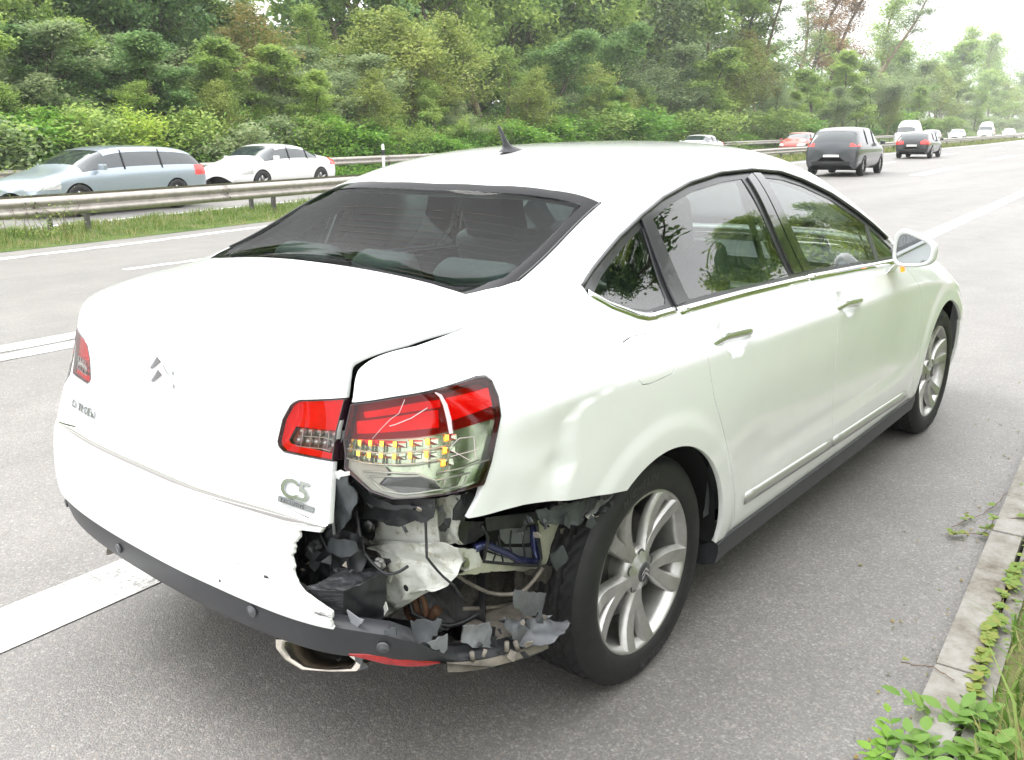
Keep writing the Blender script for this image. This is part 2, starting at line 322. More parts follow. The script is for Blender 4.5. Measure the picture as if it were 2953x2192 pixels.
# measured outlines of the broken corner and of the lamp internals, in metres, x forward, y left
SHARDS = [
  ('inner_panel', 'primer', 0.002, 0.003, [(-0.7, -0.548, 0.656), (-0.7, -0.773, 0.723), (-0.7, -0.771, 0.688), (-0.7, -0.778, 0.645), (-0.7, -0.771, 0.631), (-0.7, -0.604, 0.584), (-0.7, -0.546, 0.572), (-0.7, -0.557, 0.587), (-0.7, -0.576, 0.621), (-0.7, -0.561, 0.642)]),
  ('inner_panel', 'primer', 0.01, 0.003, [(-0.73, -0.569, 0.581), (-0.73, -0.634, 0.606), (-0.73, -0.741, 0.641), (-0.73, -0.807, 0.661), (-0.7, -0.84, 0.653), (-0.69, -0.831, 0.619), (-0.69, -0.826, 0.58), (-0.7, -0.802, 0.548), (-0.73, -0.772, 0.532), (-0.73, -0.729, 0.522), (-0.73, -0.69, 0.497), (-0.73, -0.663, 0.465), (-0.73, -0.635, 0.435), (-0.73, -0.614, 0.412), (-0.73, -0.623, 0.456), (-0.73, -0.636, 0.524), (-0.73, -0.622, 0.537), (-0.73, -0.65, 0.568)]),
  ('folded_strut', 'primer', 0.014, 0.003, [(-0.675, -0.749, 0.734), (-0.675, -0.833, 0.767), (-0.675, -0.796, 0.693), (-0.675, -0.804, 0.685), (-0.675, -0.805, 0.653), (-0.675, -0.817, 0.639), (-0.675, -0.752, 0.624), (-0.675, -0.75, 0.67), (-0.675, -0.741, 0.7)]),
  ('panel_corner', 'primer', 0.004, 0.003, [(-0.69, -0.483, 0.595), (-0.69, -0.497, 0.585), (-0.69, -0.53, 0.574), (-0.69, -0.539, 0.566), (-0.69, -0.477, 0.558)]),
  ('lamp_bracket', 'black_plastic', 0.005, 0.003, [(-0.755, -0.595, 0.717), (-0.755, -0.593, 0.67), (-0.755, -0.644, 0.681), (-0.755, -0.67, 0.676), (-0.755, -0.712, 0.683), (-0.755, -0.758, 0.715), (-0.755, -0.795, 0.716), (-0.755, -0.817, 0.734), (-0.755, -0.822, 0.756), (-0.755, -0.821, 0.777), (-0.755, -0.675, 0.741), (-0.755, -0.63, 0.733)]),
  ('lamp_bracket', 'black_plastic', 0.002, 0.003, [(-0.79, -0.596, 0.767), (-0.79, -0.62, 0.754), (-0.79, -0.639, 0.738), (-0.79, -0.661, 0.733), (-0.79, -0.734, 0.742), (-0.79, -0.848, 0.775), (-0.79, -0.852, 0.782), (-0.79, -0.735, 0.753), (-0.79, -0.714, 0.755), (-0.79, -0.671, 0.755), (-0.79, -0.632, 0.769), (-0.79, -0.607, 0.781)]),
  ('torn_flap', 'slate_plastic', 0.006, 0.003, [(-0.835, -0.59, 0.782), (-0.835, -0.619, 0.803), (-0.835, -0.647, 0.811), (-0.835, -0.649, 0.792), (-0.835, -0.668, 0.776), (-0.835, -0.663, 0.752), (-0.835, -0.645, 0.719), (-0.835, -0.605, 0.673), (-0.835, -0.59, 0.659), (-0.835, -0.584, 0.718)]),
  ('torn_corner', 'white_paint', 0.004, 0.003, [(-0.84, -0.6, 0.814), (-0.84, -0.652, 0.824), (-0.84, -0.654, 0.816), (-0.84, -0.626, 0.806), (-0.84, -0.598, 0.786)]),
  ('bolt_plate', 'black_plastic', 0.001, 0.003, [(-0.72, -0.522, 0.64), (-0.72, -0.599, 0.658), (-0.72, -0.595, 0.637), (-0.72, -0.566, 0.594), (-0.72, -0.529, 0.605)]),
  ('bolt_plate', 'black_plastic', 0.001, 0.003, [(-0.765, -0.559, 0.569), (-0.765, -0.621, 0.587), (-0.765, -0.683, 0.601), (-0.765, -0.689, 0.595), (-0.765, -0.658, 0.564), (-0.765, -0.632, 0.552), (-0.765, -0.556, 0.538)]),
  ('bumper_absorber', 'black_plastic', 0.012, 0.003, [(-0.81, -0.423, 0.622), (-0.81, -0.553, 0.654), (-0.81, -0.65, 0.65), (-0.81, -0.644, 0.577), (-0.81, -0.611, 0.563), (-0.81, -0.539, 0.511), (-0.81, -0.441, 0.463), (-0.81, -0.398, 0.474), (-0.81, -0.375, 0.533)]),
  ('bumper_absorber', 'slate_plastic', 0.004, 0.003, [(-0.835, -0.57, 0.645), (-0.835, -0.658, 0.661), (-0.835, -0.661, 0.64), (-0.835, -0.641, 0.622), (-0.835, -0.608, 0.609), (-0.835, -0.552, 0.608)]),
  ('torn_scrap', 'primer', 0.004, 0.003, [(-0.8, -0.568, 0.581), (-0.8, -0.586, 0.59), (-0.8, -0.582, 0.573), (-0.8, -0.565, 0.57)]),
  ('torn_scrap', 'slate_plastic', 0.004, 0.003, [(-0.8, -0.595, 0.594), (-0.8, -0.61, 0.599), (-0.8, -0.607, 0.568), (-0.8, -0.549, 0.522), (-0.8, -0.547, 0.526), (-0.8, -0.593, 0.567)]),
  ('beam_end', 'scuffed_plastic', 0.003, 0.003, [(-0.9, -0.553, 0.546), (-0.87, -0.577, 0.558), (-0.8, -0.593, 0.57), (-0.77, -0.646, 0.566), (-0.78, -0.686, 0.576), (-0.86, -0.636, 0.546)]),
  ('beam_end', 'black_plastic', 0.003, 0.003, [(-0.86, -0.636, 0.546), (-0.78, -0.686, 0.576), (-0.78, -0.689, 0.501), (-0.79, -0.684, 0.463), (-0.8, -0.662, 0.455), (-0.86, -0.629, 0.465)]),
  ('beam_end', 'scuffed_plastic', 0.003, 0.003, [(-0.9, -0.553, 0.546), (-0.86, -0.636, 0.546), (-0.86, -0.629, 0.465), (-0.88, -0.618, 0.475), (-0.895, -0.624, 0.519)]),
  ('torn_scrap', 'primer', 0.004, 0.003, [(-0.79, -0.693, 0.509), (-0.79, -0.699, 0.49), (-0.79, -0.68, 0.465), (-0.79, -0.668, 0.474)]),
  ('torn_scrap', 'primer', 0.004, 0.003, [(-0.745, -0.639, 0.548), (-0.745, -0.673, 0.554), (-0.745, -0.663, 0.528), (-0.745, -0.645, 0.531)]),
  ('dark_backing_sheet','black_plastic',0.006,0.003,[(-.50,-.343,.425),(-.50,-.733,.544),(-.50,-.727,.32),(-.50,-.576,.27),(-.50,-.30,.26)]),  # black sheet put in for the dark void behind the broken corner
  ('wheel_arch_felt', 'felt', 0.012, 0.003, [(-0.504, -0.7, 0.469), (-0.259, -0.7, 0.367), (-0.332, -0.7, 0.347), (-0.35, -0.7, 0.317), (-0.427, -0.7, 0.339), (-0.53, -0.7, 0.38), (-0.548, -0.7, 0.439)]),
  ('wheel_arch_felt', 'felt', 0.008, 0.003, [(-0.424, -0.77, 0.46), (-0.294, -0.77, 0.407), (-0.266, -0.77, 0.368), (-0.312, -0.77, 0.356), (-0.425, -0.77, 0.401)]),
  ('bumper_corner_tray', 'dirty_plastic', 0.006, 0.003, [(-0.464, -0.678, 0.335), (-0.39, -0.726, 0.335), (-0.369, -0.828, 0.335), (-0.502, -0.866, 0.335), (-0.576, -0.819, 0.335), (-0.511, -0.749, 0.335), (-0.542, -0.699, 0.335)]),
  ('torn_scrap', 'grey_plastic', 0.004, 0.003, [(-0.533, -0.86, 0.486), (-0.42, -0.86, 0.43), (-0.432, -0.86, 0.372), (-0.498, -0.86, 0.402), (-0.545, -0.86, 0.456)]),
  ('bumper_corner_shard', 'grey_plastic', 0.012, 0.003, [(-0.569, -0.85, 0.411), (-0.526, -0.84, 0.407), (-0.482, -0.85, 0.382), (-0.432, -0.86, 0.372), (-0.399, -0.89, 0.353), (-0.4, -0.915, 0.373), (-0.4, -0.92, 0.362), (-0.422, -0.92, 0.349), (-0.477, -0.92, 0.344), (-0.504, -0.9, 0.344), (-0.531, -0.87, 0.35), (-0.55, -0.86, 0.381)]),
  ('broken_reflector', 'red_lens', 0.003, 0.003, [(-0.722, -0.79, 0.433), (-0.642, -0.79, 0.417), (-0.624, -0.79, 0.398), (-0.643, -0.79, 0.371), (-0.692, -0.79, 0.4)]),
  ('torn_scrap', 'light_plastic', 0.008, 0.003, [(-0.67, -0.82, 0.44), (-0.583, -0.82, 0.411), (-0.579, -0.82, 0.391), (-0.583, -0.82, 0.343), (-0.629, -0.82, 0.364), (-0.678, -0.82, 0.402), (-0.664, -0.82, 0.422)]),
  ('torn_scrap', 'slate_plastic', 0.003, 0.003, [(-0.8, -0.783, 0.5), (-0.8, -0.877, 0.536), (-0.8, -0.86, 0.491), (-0.8, -0.833, 0.466), (-0.8, -0.794, 0.45)]),
  ('torn_clip', 'light_plastic', 0.003, 0.003, [(-0.768, -0.8, 0.437), (-0.703, -0.8, 0.428), (-0.706, -0.8, 0.391), (-0.724, -0.8, 0.381), (-0.73, -0.8, 0.403), (-0.743, -0.8, 0.407)]),
  ('torn_scrap', 'slate_plastic', 0.002, 0.003, [(-0.85, -0.753, 0.489), (-0.85, -0.791, 0.509), (-0.85, -0.791, 0.489), (-0.85, -0.752, 0.479)]),
  ('torn_scrap', 'light_plastic', 0.003, 0.003, [(-0.87, -0.657, 0.512), (-0.87, -0.678, 0.507), (-0.87, -0.713, 0.509), (-0.87, -0.709, 0.5), (-0.87, -0.679, 0.476), (-0.87, -0.674, 0.464), (-0.87, -0.67, 0.493)]),
  ('body_inlet', 'cream_paint', 0.003, 0.003, [(-0.353, -0.78, 0.577), (-0.236, -0.78, 0.543), (-0.261, -0.78, 0.506), (-0.302, -0.78, 0.457), (-0.306, -0.78, 0.44), (-0.326, -0.78, 0.441), (-0.346, -0.78, 0.474), (-0.353, -0.78, 0.539)]),
  ('body_inlet', 'cream_paint', 0.004, 0.003, [(-0.627, -0.765, 0.532), (-0.543, -0.765, 0.535), (-0.307, -0.765, 0.431), (-0.324, -0.765, 0.412), (-0.432, -0.765, 0.465), (-0.586, -0.765, 0.519)]),
  ('bolt_tab', 'primer', 0.006, 0.003, [(-0.656, -0.8, 0.621), (-0.595, -0.8, 0.595), (-0.586, -0.8, 0.565), (-0.593, -0.8, 0.552), (-0.637, -0.8, 0.556), (-0.658, -0.8, 0.574)]),
  ('vent_box', 'vent_dark', 0.001, 0.003, [(-0.549, -0.765, 0.64), (-0.334, -0.765, 0.564), (-0.317, -0.765, 0.439), (-0.54, -0.765, 0.528), (-0.524, -0.765, 0.587)]),
  ('vent_flap', 'light_plastic', 0.002, 0.003, [(-0.488, -0.775, 0.6), (-0.368, -0.775, 0.561), (-0.365, -0.775, 0.524), (-0.376, -0.775, 0.521), (-0.471, -0.775, 0.555), (-0.488, -0.775, 0.575)]),
  ('vent_flap', 'light_plastic', 0.002, 0.003, [(-0.489, -0.775, 0.553), (-0.368, -0.775, 0.506), (-0.366, -0.775, 0.476), (-0.383, -0.775, 0.473), (-0.415, -0.775, 0.489), (-0.44, -0.775, 0.513), (-0.489, -0.775, 0.545)]),
  ('vent_flap', 'primer', 0.001, 0.003, [(-0.539, -0.775, 0.559), (-0.441, -0.775, 0.499), (-0.444, -0.775, 0.492), (-0.547, -0.775, 0.54)]),
  ('vent_cover', 'black_plastic', 0.002, 0.003, [(-0.6, -0.83, 0.684), (-0.416, -0.83, 0.635), (-0.414, -0.83, 0.602), (-0.596, -0.83, 0.649)]),
  ('vent_cover', 'black_plastic', 0.006, 0.003, [(-0.667, -0.8, 0.691), (-0.579, -0.8, 0.66), (-0.566, -0.8, 0.619), (-0.591, -0.8, 0.608), (-0.659, -0.8, 0.631), (-0.671, -0.8, 0.661)]),
  ('torn_clip', 'black_plastic', 0.006, 0.003, [(-0.681, -0.835, 0.768), (-0.645, -0.835, 0.76), (-0.64, -0.835, 0.747), (-0.664, -0.835, 0.721), (-0.675, -0.835, 0.702), (-0.711, -0.835, 0.718), (-0.707, -0.835, 0.741)]),
  ('torn_liner', 'slate_plastic', 0.01, 0.003, [(-0.48, -0.885, 0.674), (-0.157, -0.885, 0.615), (-0.156, -0.885, 0.599), (-0.205, -0.885, 0.597), (-0.245, -0.885, 0.597), (-0.255, -0.885, 0.592), (-0.308, -0.885, 0.589), (-0.335, -0.885, 0.587), (-0.376, -0.885, 0.606), (-0.379, -0.885, 0.624), (-0.408, -0.885, 0.622), (-0.446, -0.885, 0.627), (-0.471, -0.885, 0.646)]),
  ('torn_liner', 'grey_plastic', 0.006, 0.003, [(-0.305, -0.9, 0.603), (-0.25, -0.9, 0.627), (-0.183, -0.9, 0.621), (-0.224, -0.9, 0.612), (-0.263, -0.9, 0.608)]),
  ('torn_liner', 'dirty_plastic', 0.004, 0.003, [(-0.277, -0.8, 0.53), (-0.142, -0.8, 0.518), (-0.145, -0.8, 0.483), (-0.273, -0.8, 0.516)]),
  ('torn_liner', 'slate_plastic', 0.006, 0.003, [(-0.404, -0.86, 0.526), (-0.348, -0.86, 0.53), (-0.323, -0.86, 0.485), (-0.367, -0.86, 0.465)]),
  ('torn_liner', 'felt', 0.006, 0.003, [(-0.369, -0.8, 0.462), (-0.308, -0.8, 0.44), (-0.311, -0.8, 0.409), (-0.345, -0.8, 0.403), (-0.427, -0.8, 0.468)]),
]
TUBES = [
  ('vent_frame', 'black_plastic', 0.004, [(-0.598, -0.815, 0.661), (-0.578, -0.815, 0.622), (-0.594, -0.815, 0.569), (-0.488, -0.815, 0.52), (-0.393, -0.815, 0.478), (-0.38, -0.815, 0.493), (-0.394, -0.815, 0.565), (-0.399, -0.815, 0.594)]),
  ('vent_rail', 'blue_metal', 0.01, [(-0.603, -0.795, 0.599), (-0.569, -0.795, 0.598), (-0.53, -0.795, 0.571), (-0.488, -0.795, 0.543), (-0.452, -0.795, 0.513), (-0.389, -0.795, 0.48), (-0.367, -0.795, 0.482), (-0.385, -0.795, 0.525), (-0.385, -0.795, 0.579)]),
  ('vent_rib', 'black_plastic', 0.0022, [(-0.523, -0.8, 0.603), (-0.518, -0.8, 0.568), (-0.508, -0.8, 0.525)]),
  ('vent_rib', 'black_plastic', 0.0022, [(-0.478, -0.8, 0.6), (-0.484, -0.8, 0.559), (-0.461, -0.8, 0.516), (-0.468, -0.8, 0.505)]),
  ('vent_rib', 'black_plastic', 0.0022, [(-0.429, -0.8, 0.588), (-0.434, -0.8, 0.553), (-0.427, -0.8, 0.516), (-0.419, -0.8, 0.485)]),
  ('vent_rib', 'black_plastic', 0.0022, [(-0.532, -0.8, 0.59), (-0.531, -0.8, 0.569), (-0.545, -0.8, 0.547)]),
  ('felt_rim', 'dirty_plastic', 0.005, [(-0.556, -0.71, 0.394), (-0.499, -0.71, 0.37), (-0.438, -0.71, 0.346), (-0.358, -0.71, 0.323)]),
  ('flap_edge', 'light_plastic', 0.0035, [(-0.84, -0.591, 0.75), (-0.84, -0.591, 0.712), (-0.84, -0.593, 0.663)]),
  ('clip', 'dirty_plastic', 0.006, [(-0.658, -0.83, 0.372), (-0.655, -0.83, 0.349)]),
  ('clip', 'dirty_plastic', 0.005, [(-0.633, -0.85, 0.375), (-0.641, -0.85, 0.36)]),
  ('clip', 'dirty_plastic', 0.006, [(-0.57, -0.86, 0.368), (-0.57, -0.86, 0.344)]),
  ('clip', 'dirty_plastic', 0.006, [(-0.551, -0.87, 0.363), (-0.54, -0.87, 0.335)]),
  ('stabiliser_link', 'rust_metal', 0.013, [(-0.62, -0.622, 0.356), (-0.62, -0.634, 0.366), (-0.62, -0.686, 0.411)]),
  ('tow_eye', 'rust_metal', 0.012, [(-0.66, -0.642, 0.45), (-0.66, -0.661, 0.394)]),
]
BOLTS = [(-0.728, -0.578, 0.636, 0), (-0.773, -0.662, 0.587, 0), (-0.773, -0.595, 0.576, 0), (-0.656, -0.81, 0.587, 1)]
RINGS = [(-0.65, -0.622, 0.406), (-0.65, -0.659, 0.422)]
HOLE = [-0.735, -0.716, 0.533]
LED_PTS = [(-0.811, -0.658, 0.882), (-0.8, -0.68, 0.883), (-0.786, -0.701, 0.883), (-0.769, -0.724, 0.882), (-0.747, -0.751, 0.885), (-0.724, -0.777, 0.888), (-0.692, -0.805, 0.894), (-0.818, -0.659, 0.861), (-0.808, -0.682, 0.859), (-0.794, -0.705, 0.86), (-0.778, -0.729, 0.859), (-0.757, -0.756, 0.861), (-0.734, -0.782, 0.864), (-0.703, -0.809, 0.87), (-0.714, -0.814, 0.846)]
LED_DIV_A = [(-0.817, -0.639, 0.888), (-0.807, -0.662, 0.887), (-0.796, -0.683, 0.888), (-0.782, -0.705, 0.887), (-0.764, -0.727, 0.888), (-0.742, -0.753, 0.891), (-0.717, -0.781, 0.895), (-0.683, -0.809, 0.9)]
LED_DIV_B = [(-0.83, -0.637, 0.848), (-0.82, -0.666, 0.845), (-0.809, -0.689, 0.845), (-0.796, -0.713, 0.843), (-0.78, -0.737, 0.843), (-0.759, -0.764, 0.846), (-0.74, -0.794, 0.839), (-0.712, -0.824, 0.832)]
RAIL1 = [(-0.825, -0.634, 0.868), (-0.81, -0.672, 0.866), (-0.793, -0.703, 0.864), (-0.773, -0.731, 0.864), (-0.751, -0.757, 0.868), (-0.723, -0.788, 0.873), (-0.692, -0.814, 0.879)]
RAIL2 = [(-0.83, -0.636, 0.848), (-0.816, -0.678, 0.843), (-0.799, -0.709, 0.842), (-0.78, -0.738, 0.842), (-0.76, -0.765, 0.845), (-0.733, -0.793, 0.85), (-0.702, -0.82, 0.854)]
REV_OUT = [(-0.822, -0.678, 0.826), (-0.795, -0.728, 0.827), (-0.76, -0.778, 0.827), (-0.75, -0.796, 0.819), (-0.738, -0.813, 0.812), (-0.674, -0.854, 0.82)]
REV_IN = [(-0.822, -0.687, 0.817), (-0.816, -0.712, 0.801), (-0.812, -0.729, 0.791), (-0.79, -0.769, 0.787), (-0.769, -0.795, 0.79), (-0.733, -0.828, 0.795), (-0.739, -0.813, 0.811), (-0.757, -0.785, 0.822), (-0.788, -0.744, 0.82)]
REV_BOX = [(-0.723, -0.827, 0.811), (-0.733, -0.828, 0.794), (-0.695, -0.852, 0.797), (-0.682, -0.852, 0.815)]
CRACK_BAR = [(-0.688, -0.769, 0.985), (-0.681, -0.777, 0.978), (-0.678, -0.788, 0.959), (-0.679, -0.799, 0.93), (-0.684, -0.809, 0.901)]
CRACK1 = [(-0.734, -0.725, 0.973), (-0.747, -0.719, 0.944), (-0.761, -0.707, 0.932), (-0.775, -0.697, 0.916), (-0.794, -0.684, 0.892)]
CRACK2 = [(-0.707, -0.764, 0.955), (-0.732, -0.741, 0.934), (-0.757, -0.717, 0.921), (-0.766, -0.708, 0.918)]
CRACK3 = [(-0.692, -0.816, 0.876), (-0.673, -0.822, 0.89), (-0.646, -0.839, 0.89), (-0.656, -0.852, 0.847), (-0.667, -0.848, 0.843), (-0.694, -0.818, 0.868)]
CRACK4 = [(-0.699, -0.821, 0.856), (-0.683, -0.831, 0.859), (-0.645, -0.851, 0.864)]
BOWL = [(-0.786, -0.693, 0.895), (-0.706, -0.774, 0.932), (-0.66, -0.808, 0.941)]
RAIL3 = [(-0.733, -0.809, 0.826), (-0.692, -0.839, 0.831), (-0.629, -0.867, 0.839)]
LID_LED = [(-0.849, -0.5, 0.885), (-0.845, -0.525, 0.889), (-0.84, -0.549, 0.892), (-0.834, -0.572, 0.894), (-0.83, -0.593, 0.892), (-0.854, -0.493, 0.864), (-0.85, -0.521, 0.866), (-0.845, -0.545, 0.868), (-0.841, -0.569, 0.87), (-0.836, -0.593, 0.868)]
EMB_CHEV = [(-0.876, -0.032, 0.994), (-0.878, 0.01, 0.961), (-0.879, 0.014, 0.932), (-0.877, -0.07, 0.962)]
# ------------------------------------------------------------------ cutting panels out of the body surface
def sdp(poly, X, Y):
    """signed distance to a polygon, negative inside"""
    P = np.array(poly, float); n = len(P); d = np.full(X.shape, 1e9); c = np.zeros(X.shape, bool)
    for i in range(n):
        a = P[i]; b = P[(i+1) % n]; e = b-a; wx, wy = X-a[0], Y-a[1]
        t = np.clip((wx*e[0]+wy*e[1])/max(e@e, 1e-12), 0, 1)
        d = np.minimum(d, (wx-e[0]*t)**2 + (wy-e[1]*t)**2)
        cond = (a[1] > Y) != (b[1] > Y)
        if abs(e[1]) > 1e-12: c ^= cond & (X < e[0]*(Y-a[1])/e[1] + a[0])
    return np.where(c, -1, 1)*np.sqrt(d)
class Srf:
    def __init__(s, V, T, N, B=None): s.V, s.T, s.N = V, T, N; s.B = np.zeros(len(V), bool) if B is None else B
def compact(s):
    u, inv = np.unique(s.T, return_inverse=True); return Srf(s.V[u], inv.reshape(-1, 3), s.N[u], s.B[u])
def refine(s, sel):
    T = s.T[sel]; rest = s.T[~sel]
    if not len(T): return s
    e = np.concatenate([T[:, [0, 1]], T[:, [1, 2]], T[:, [2, 0]]]); e.sort(axis=1)
    u, inv = np.unique(e, axis=0, return_inverse=True); inv = inv.ravel(); m = len(T); base = len(s.V)
    mid = (s.V[u[:, 0]] + s.V[u[:, 1]])/2; mn = s.N[u[:, 0]] + s.N[u[:, 1]]; mn /= np.maximum(np.linalg.norm(mn, axis=1, keepdims=True), 1e-9)
    mb = s.B[u[:, 0]] & s.B[u[:, 1]]
    ab, bc, ca = base+inv[:m], base+inv[m:2*m], base+inv[2*m:]
    a, b, c = T.T
    NT_ = np.concatenate([np.stack(x, 1) for x in ((a, ab, ca), (ab, b, bc), (ca, bc, c), (ab, bc, ca))])
    return Srf(np.vstack([s.V, mid]), np.vstack([rest, NT_]), np.vstack([s.N, mn]), np.concatenate([s.B, mb]))
def cut(s, g, fine=0.007, rounds=2):
    """keep the part where g < 0; g takes an (n,3) array"""
    G = g(s.V); tg = G[s.T]
    el = np.linalg.norm(s.V[s.T[:, 0]]-s.V[s.T[:, 1]], axis=1)
    keep = tg.min(1) < 2.5*el+0.01
    s = compact(Srf(s.V, s.T[keep], s.N, s.B))
    for _ in range(rounds):
        G = g(s.V); tg = np.abs(G[s.T]).min(1)
        el = np.max([np.linalg.norm(s.V[s.T[:, i]]-s.V[s.T[:, (i+1) % 3]], axis=1) for i in range(3)], axis=0)
        s = refine(s, (tg < el) & (el > fine))
    G = g(s.V); G = np.where(np.abs(G) < 2e-5, -2e-5, G); neg = G < 0; cnt = neg[s.T].sum(1)
    full = s.T[cnt == 3]; out = [full]; V, N, B = [s.V], [s.N], [s.B]; base = len(s.V)
    part = s.T[(cnt == 1) | (cnt == 2)]
    if len(part):
        k = neg[part].sum(1); lone = np.where(k == 1, np.argmax(neg[part], 1), np.argmin(neg[part], 1))
        idx = (lone[:, None] + np.arange(3)) % 3; part = np.take_along_axis(part, idx, 1)
        a, b, c = part.T
        e = np.concatenate([np.stack([a, b], 1), np.stack([a, c], 1)]); es = np.sort(e, 1)
        u, inv = np.unique(es, axis=0, return_inverse=True); inv = inv.ravel()
        t = G[u[:, 0]]/(G[u[:, 0]]-G[u[:, 1]]); t = t[:, None]
        V.append(s.V[u[:, 0]]*(1-t)+s.V[u[:, 1]]*t); nn = s.N[u[:, 0]]*(1-t)+s.N[u[:, 1]]*t
        N.append(nn/np.maximum(np.linalg.norm(nn, axis=1, keepdims=True), 1e-9)); B.append(np.ones(len(u), bool))
        m = len(part); ab, ac = base+inv[:m], base+inv[m:]
        o = k == 1
        out.append(np.stack([a, ab, ac], 1)[o])
        o = ~o
        out.append(np.stack([ab, b, c], 1)[o]); out.append(np.stack([ab, c, ac], 1)[o])
    s = compact(Srf(np.vstack(V), np.vstack(out), np.vstack(N), np.concatenate(B)))
    return s
def lips(s, depth, inset=0.0):
    """folds the cut edges inwards by depth"""
    T = s.T; e = np.concatenate([T[:, [0, 1]], T[:, [1, 2]], T[:, [2, 0]]]); es = np.sort(e, 1)
    u, first, cnt = np.unique(es, axis=0, return_index=True, return_counts=True)
    ok = (cnt == 1) & s.B[u[:, 0]] & s.B[u[:, 1]]; ed = e[first[ok]]
    if not len(ed): return np.zeros((0, 3)), np.zeros((0, 3), int), np.zeros((0, 3))
    a, b = ed.T; pa, pb = s.V[a], s.V[b]; na, nb = s.N[a], s.N[b]
    t = pb-pa; on = np.cross(t, na+nb); on /= np.maximum(np.linalg.norm(on, axis=1, keepdims=True), 1e-12)
    V = np.concatenate([pa, pb, pb-nb*depth, pa-na*depth]); m = len(ed); i = np.arange(m)
    F = np.concatenate([np.stack([i, i+3*m, i+2*m], 1), np.stack([i, i+2*m, i+m], 1)])
    N = np.concatenate([on*.8+na*.5, on*.8+nb*.5, on, on]); N /= np.maximum(np.linalg.norm(N, axis=1, keepdims=True), 1e-9)
    return V, F, N
def detail(P):
    """small relief on the skin, in metres along the normal: arch flares, handle cups, dents of the crash"""
    x, y, z = P[:, 0], P[:, 1], P[:, 2]; ay = np.abs(y); d = np.zeros(len(P)); side = ay > .6
    ss = lambda a, b, t: (lambda u: u*u*(3-2*u))(np.clip((t-a)/(b-a), 0, 1))
    for cx in (.01, 2.825):
        r = np.hypot(x-cx, z-.325); d += np.where(side & (z > .2), .0065*(1-ss(.415, .475, r)), 0)
    for hx, hz in ((.432, .918), (1.375, .888)):
        q = ((x-hx)/.055)**2 + ((z-hz)/.048)**2; d -= np.where(side, .026*np.clip(1-q, 0, 1)**.8, 0)
    # sculpted hollow in the lower doors
    d -= np.where(side, .008*ss(.40, .50, z)*(1-ss(.55, .80, z))*ss(.35, .7, x)*(1-ss(2.0, 2.4, x)), 0)
    # licence recess on the lid, fold above the bumper
    q = np.maximum(np.abs(ay)-.27, np.abs(z-.80)-.055); d -= np.where((x < -.6), .005*(1-ss(-.03, .02, q)), 0)
    d += np.where(x < -.55, .006*(1-ss(.655, .672, z))*ss(.40, .5, z), 0)
    rt = (y < -.6) & (x < .2)
    # crash: the wing is creased along a curve and pushed in behind it
    cz = np.array([.62, .70, .728, .77, .824, .874, .90, .93]); cxs = np.array([-.43, -.425, -.418, -.385, -.390, -.381, -.335, -.13])
    xc = np.interp(z, cz, cxs)
    d -= np.where(rt, .013*(1-ss(-.035, .028, x-xc))*ss(-.72, -.50, x)*(1-ss(.82, .95, z)), 0)
    for gx, gz, r, a in ((-.436, .775, .030, .0065), (-.505, .836, .085, .004), (-.600, .745, .05, .005), (-.49, .735, .045, .0035), (-.54, .79, .05, -.002), (-.30, .80, .13, .003)):
        d -= np.where(rt, a*np.exp(-((x-gx)**2+(z-gz)**2)/r**2), 0)
    # lid and bumper pushed about a little near the break
    for gy, gz, r, a in ((-.45, .62, .10, .006), (-.30, .56, .12, .004), (-.52, .56, .05, -.006)):
        d -= np.where(x < -.6, a*np.exp(-((y-gy)**2+(z-gz)**2)/r**2), 0)
    return d
def apply_detail(s):
    h = .003; d0 = detail(s.V); g = np.stack([(detail(s.V+h*e)-detail(s.V-h*e))/(2*h) for e in np.eye(3)], 1)
    g -= (g*s.N).sum(1, keepdims=True)*s.N
    N = s.N-g; N /= np.linalg.norm(N, axis=1, keepdims=True)
    s.V = s.V+s.N*d0[:, None]; s.N = N; return s
FULL = Srf(BV, BT, BN)
BVH = BVHTree.FromPolygons([tuple(v) for v in BV], [tuple(int(i) for i in t) for t in BT])
def on_body(p, out=0.0):
    loc, nr, i, dist = BVH.find_nearest(Vector(p)); t = BT[i]
    n = Vector(BN[t].mean(0)).normalized(); return loc + n*out, n
def side_pt(x, z, sgn, out=0.0):
    h = BVH.ray_cast(Vector((x, sgn*2, z)), Vector((0, -sgn, 0)))
    if h[0] is None: return on_body((x, sgn*.8, z), out)
    t = BT[h[2]]; n = Vector(BN[t].mean(0)).normalized(); return h[0]+n*out, n
def region(box, *gs, lip=.014, det=True, fine=.007, pre=0, offset=0.0):
    x0, x1, y0, y1, z0, z1 = box; c = FULL.V[FULL.T].mean(1)
    k = (c[:, 0] > x0-.03) & (c[:, 0] < x1+.03) & (c[:, 1] > y0-.03) & (c[:, 1] < y1+.03) & (c[:, 2] > z0-.03) & (c[:, 2] < z1+.03)
    s = compact(Srf(FULL.V, FULL.T[k], FULL.N, np.zeros(len(FULL.V), bool)))
    for _ in range(pre): s = refine(s, np.ones(len(s.T), bool))
    for g in gs: s = cut(s, g, fine)
    if det: s = apply_detail(s)
    if offset: s.V = s.V + s.N*offset
    return s
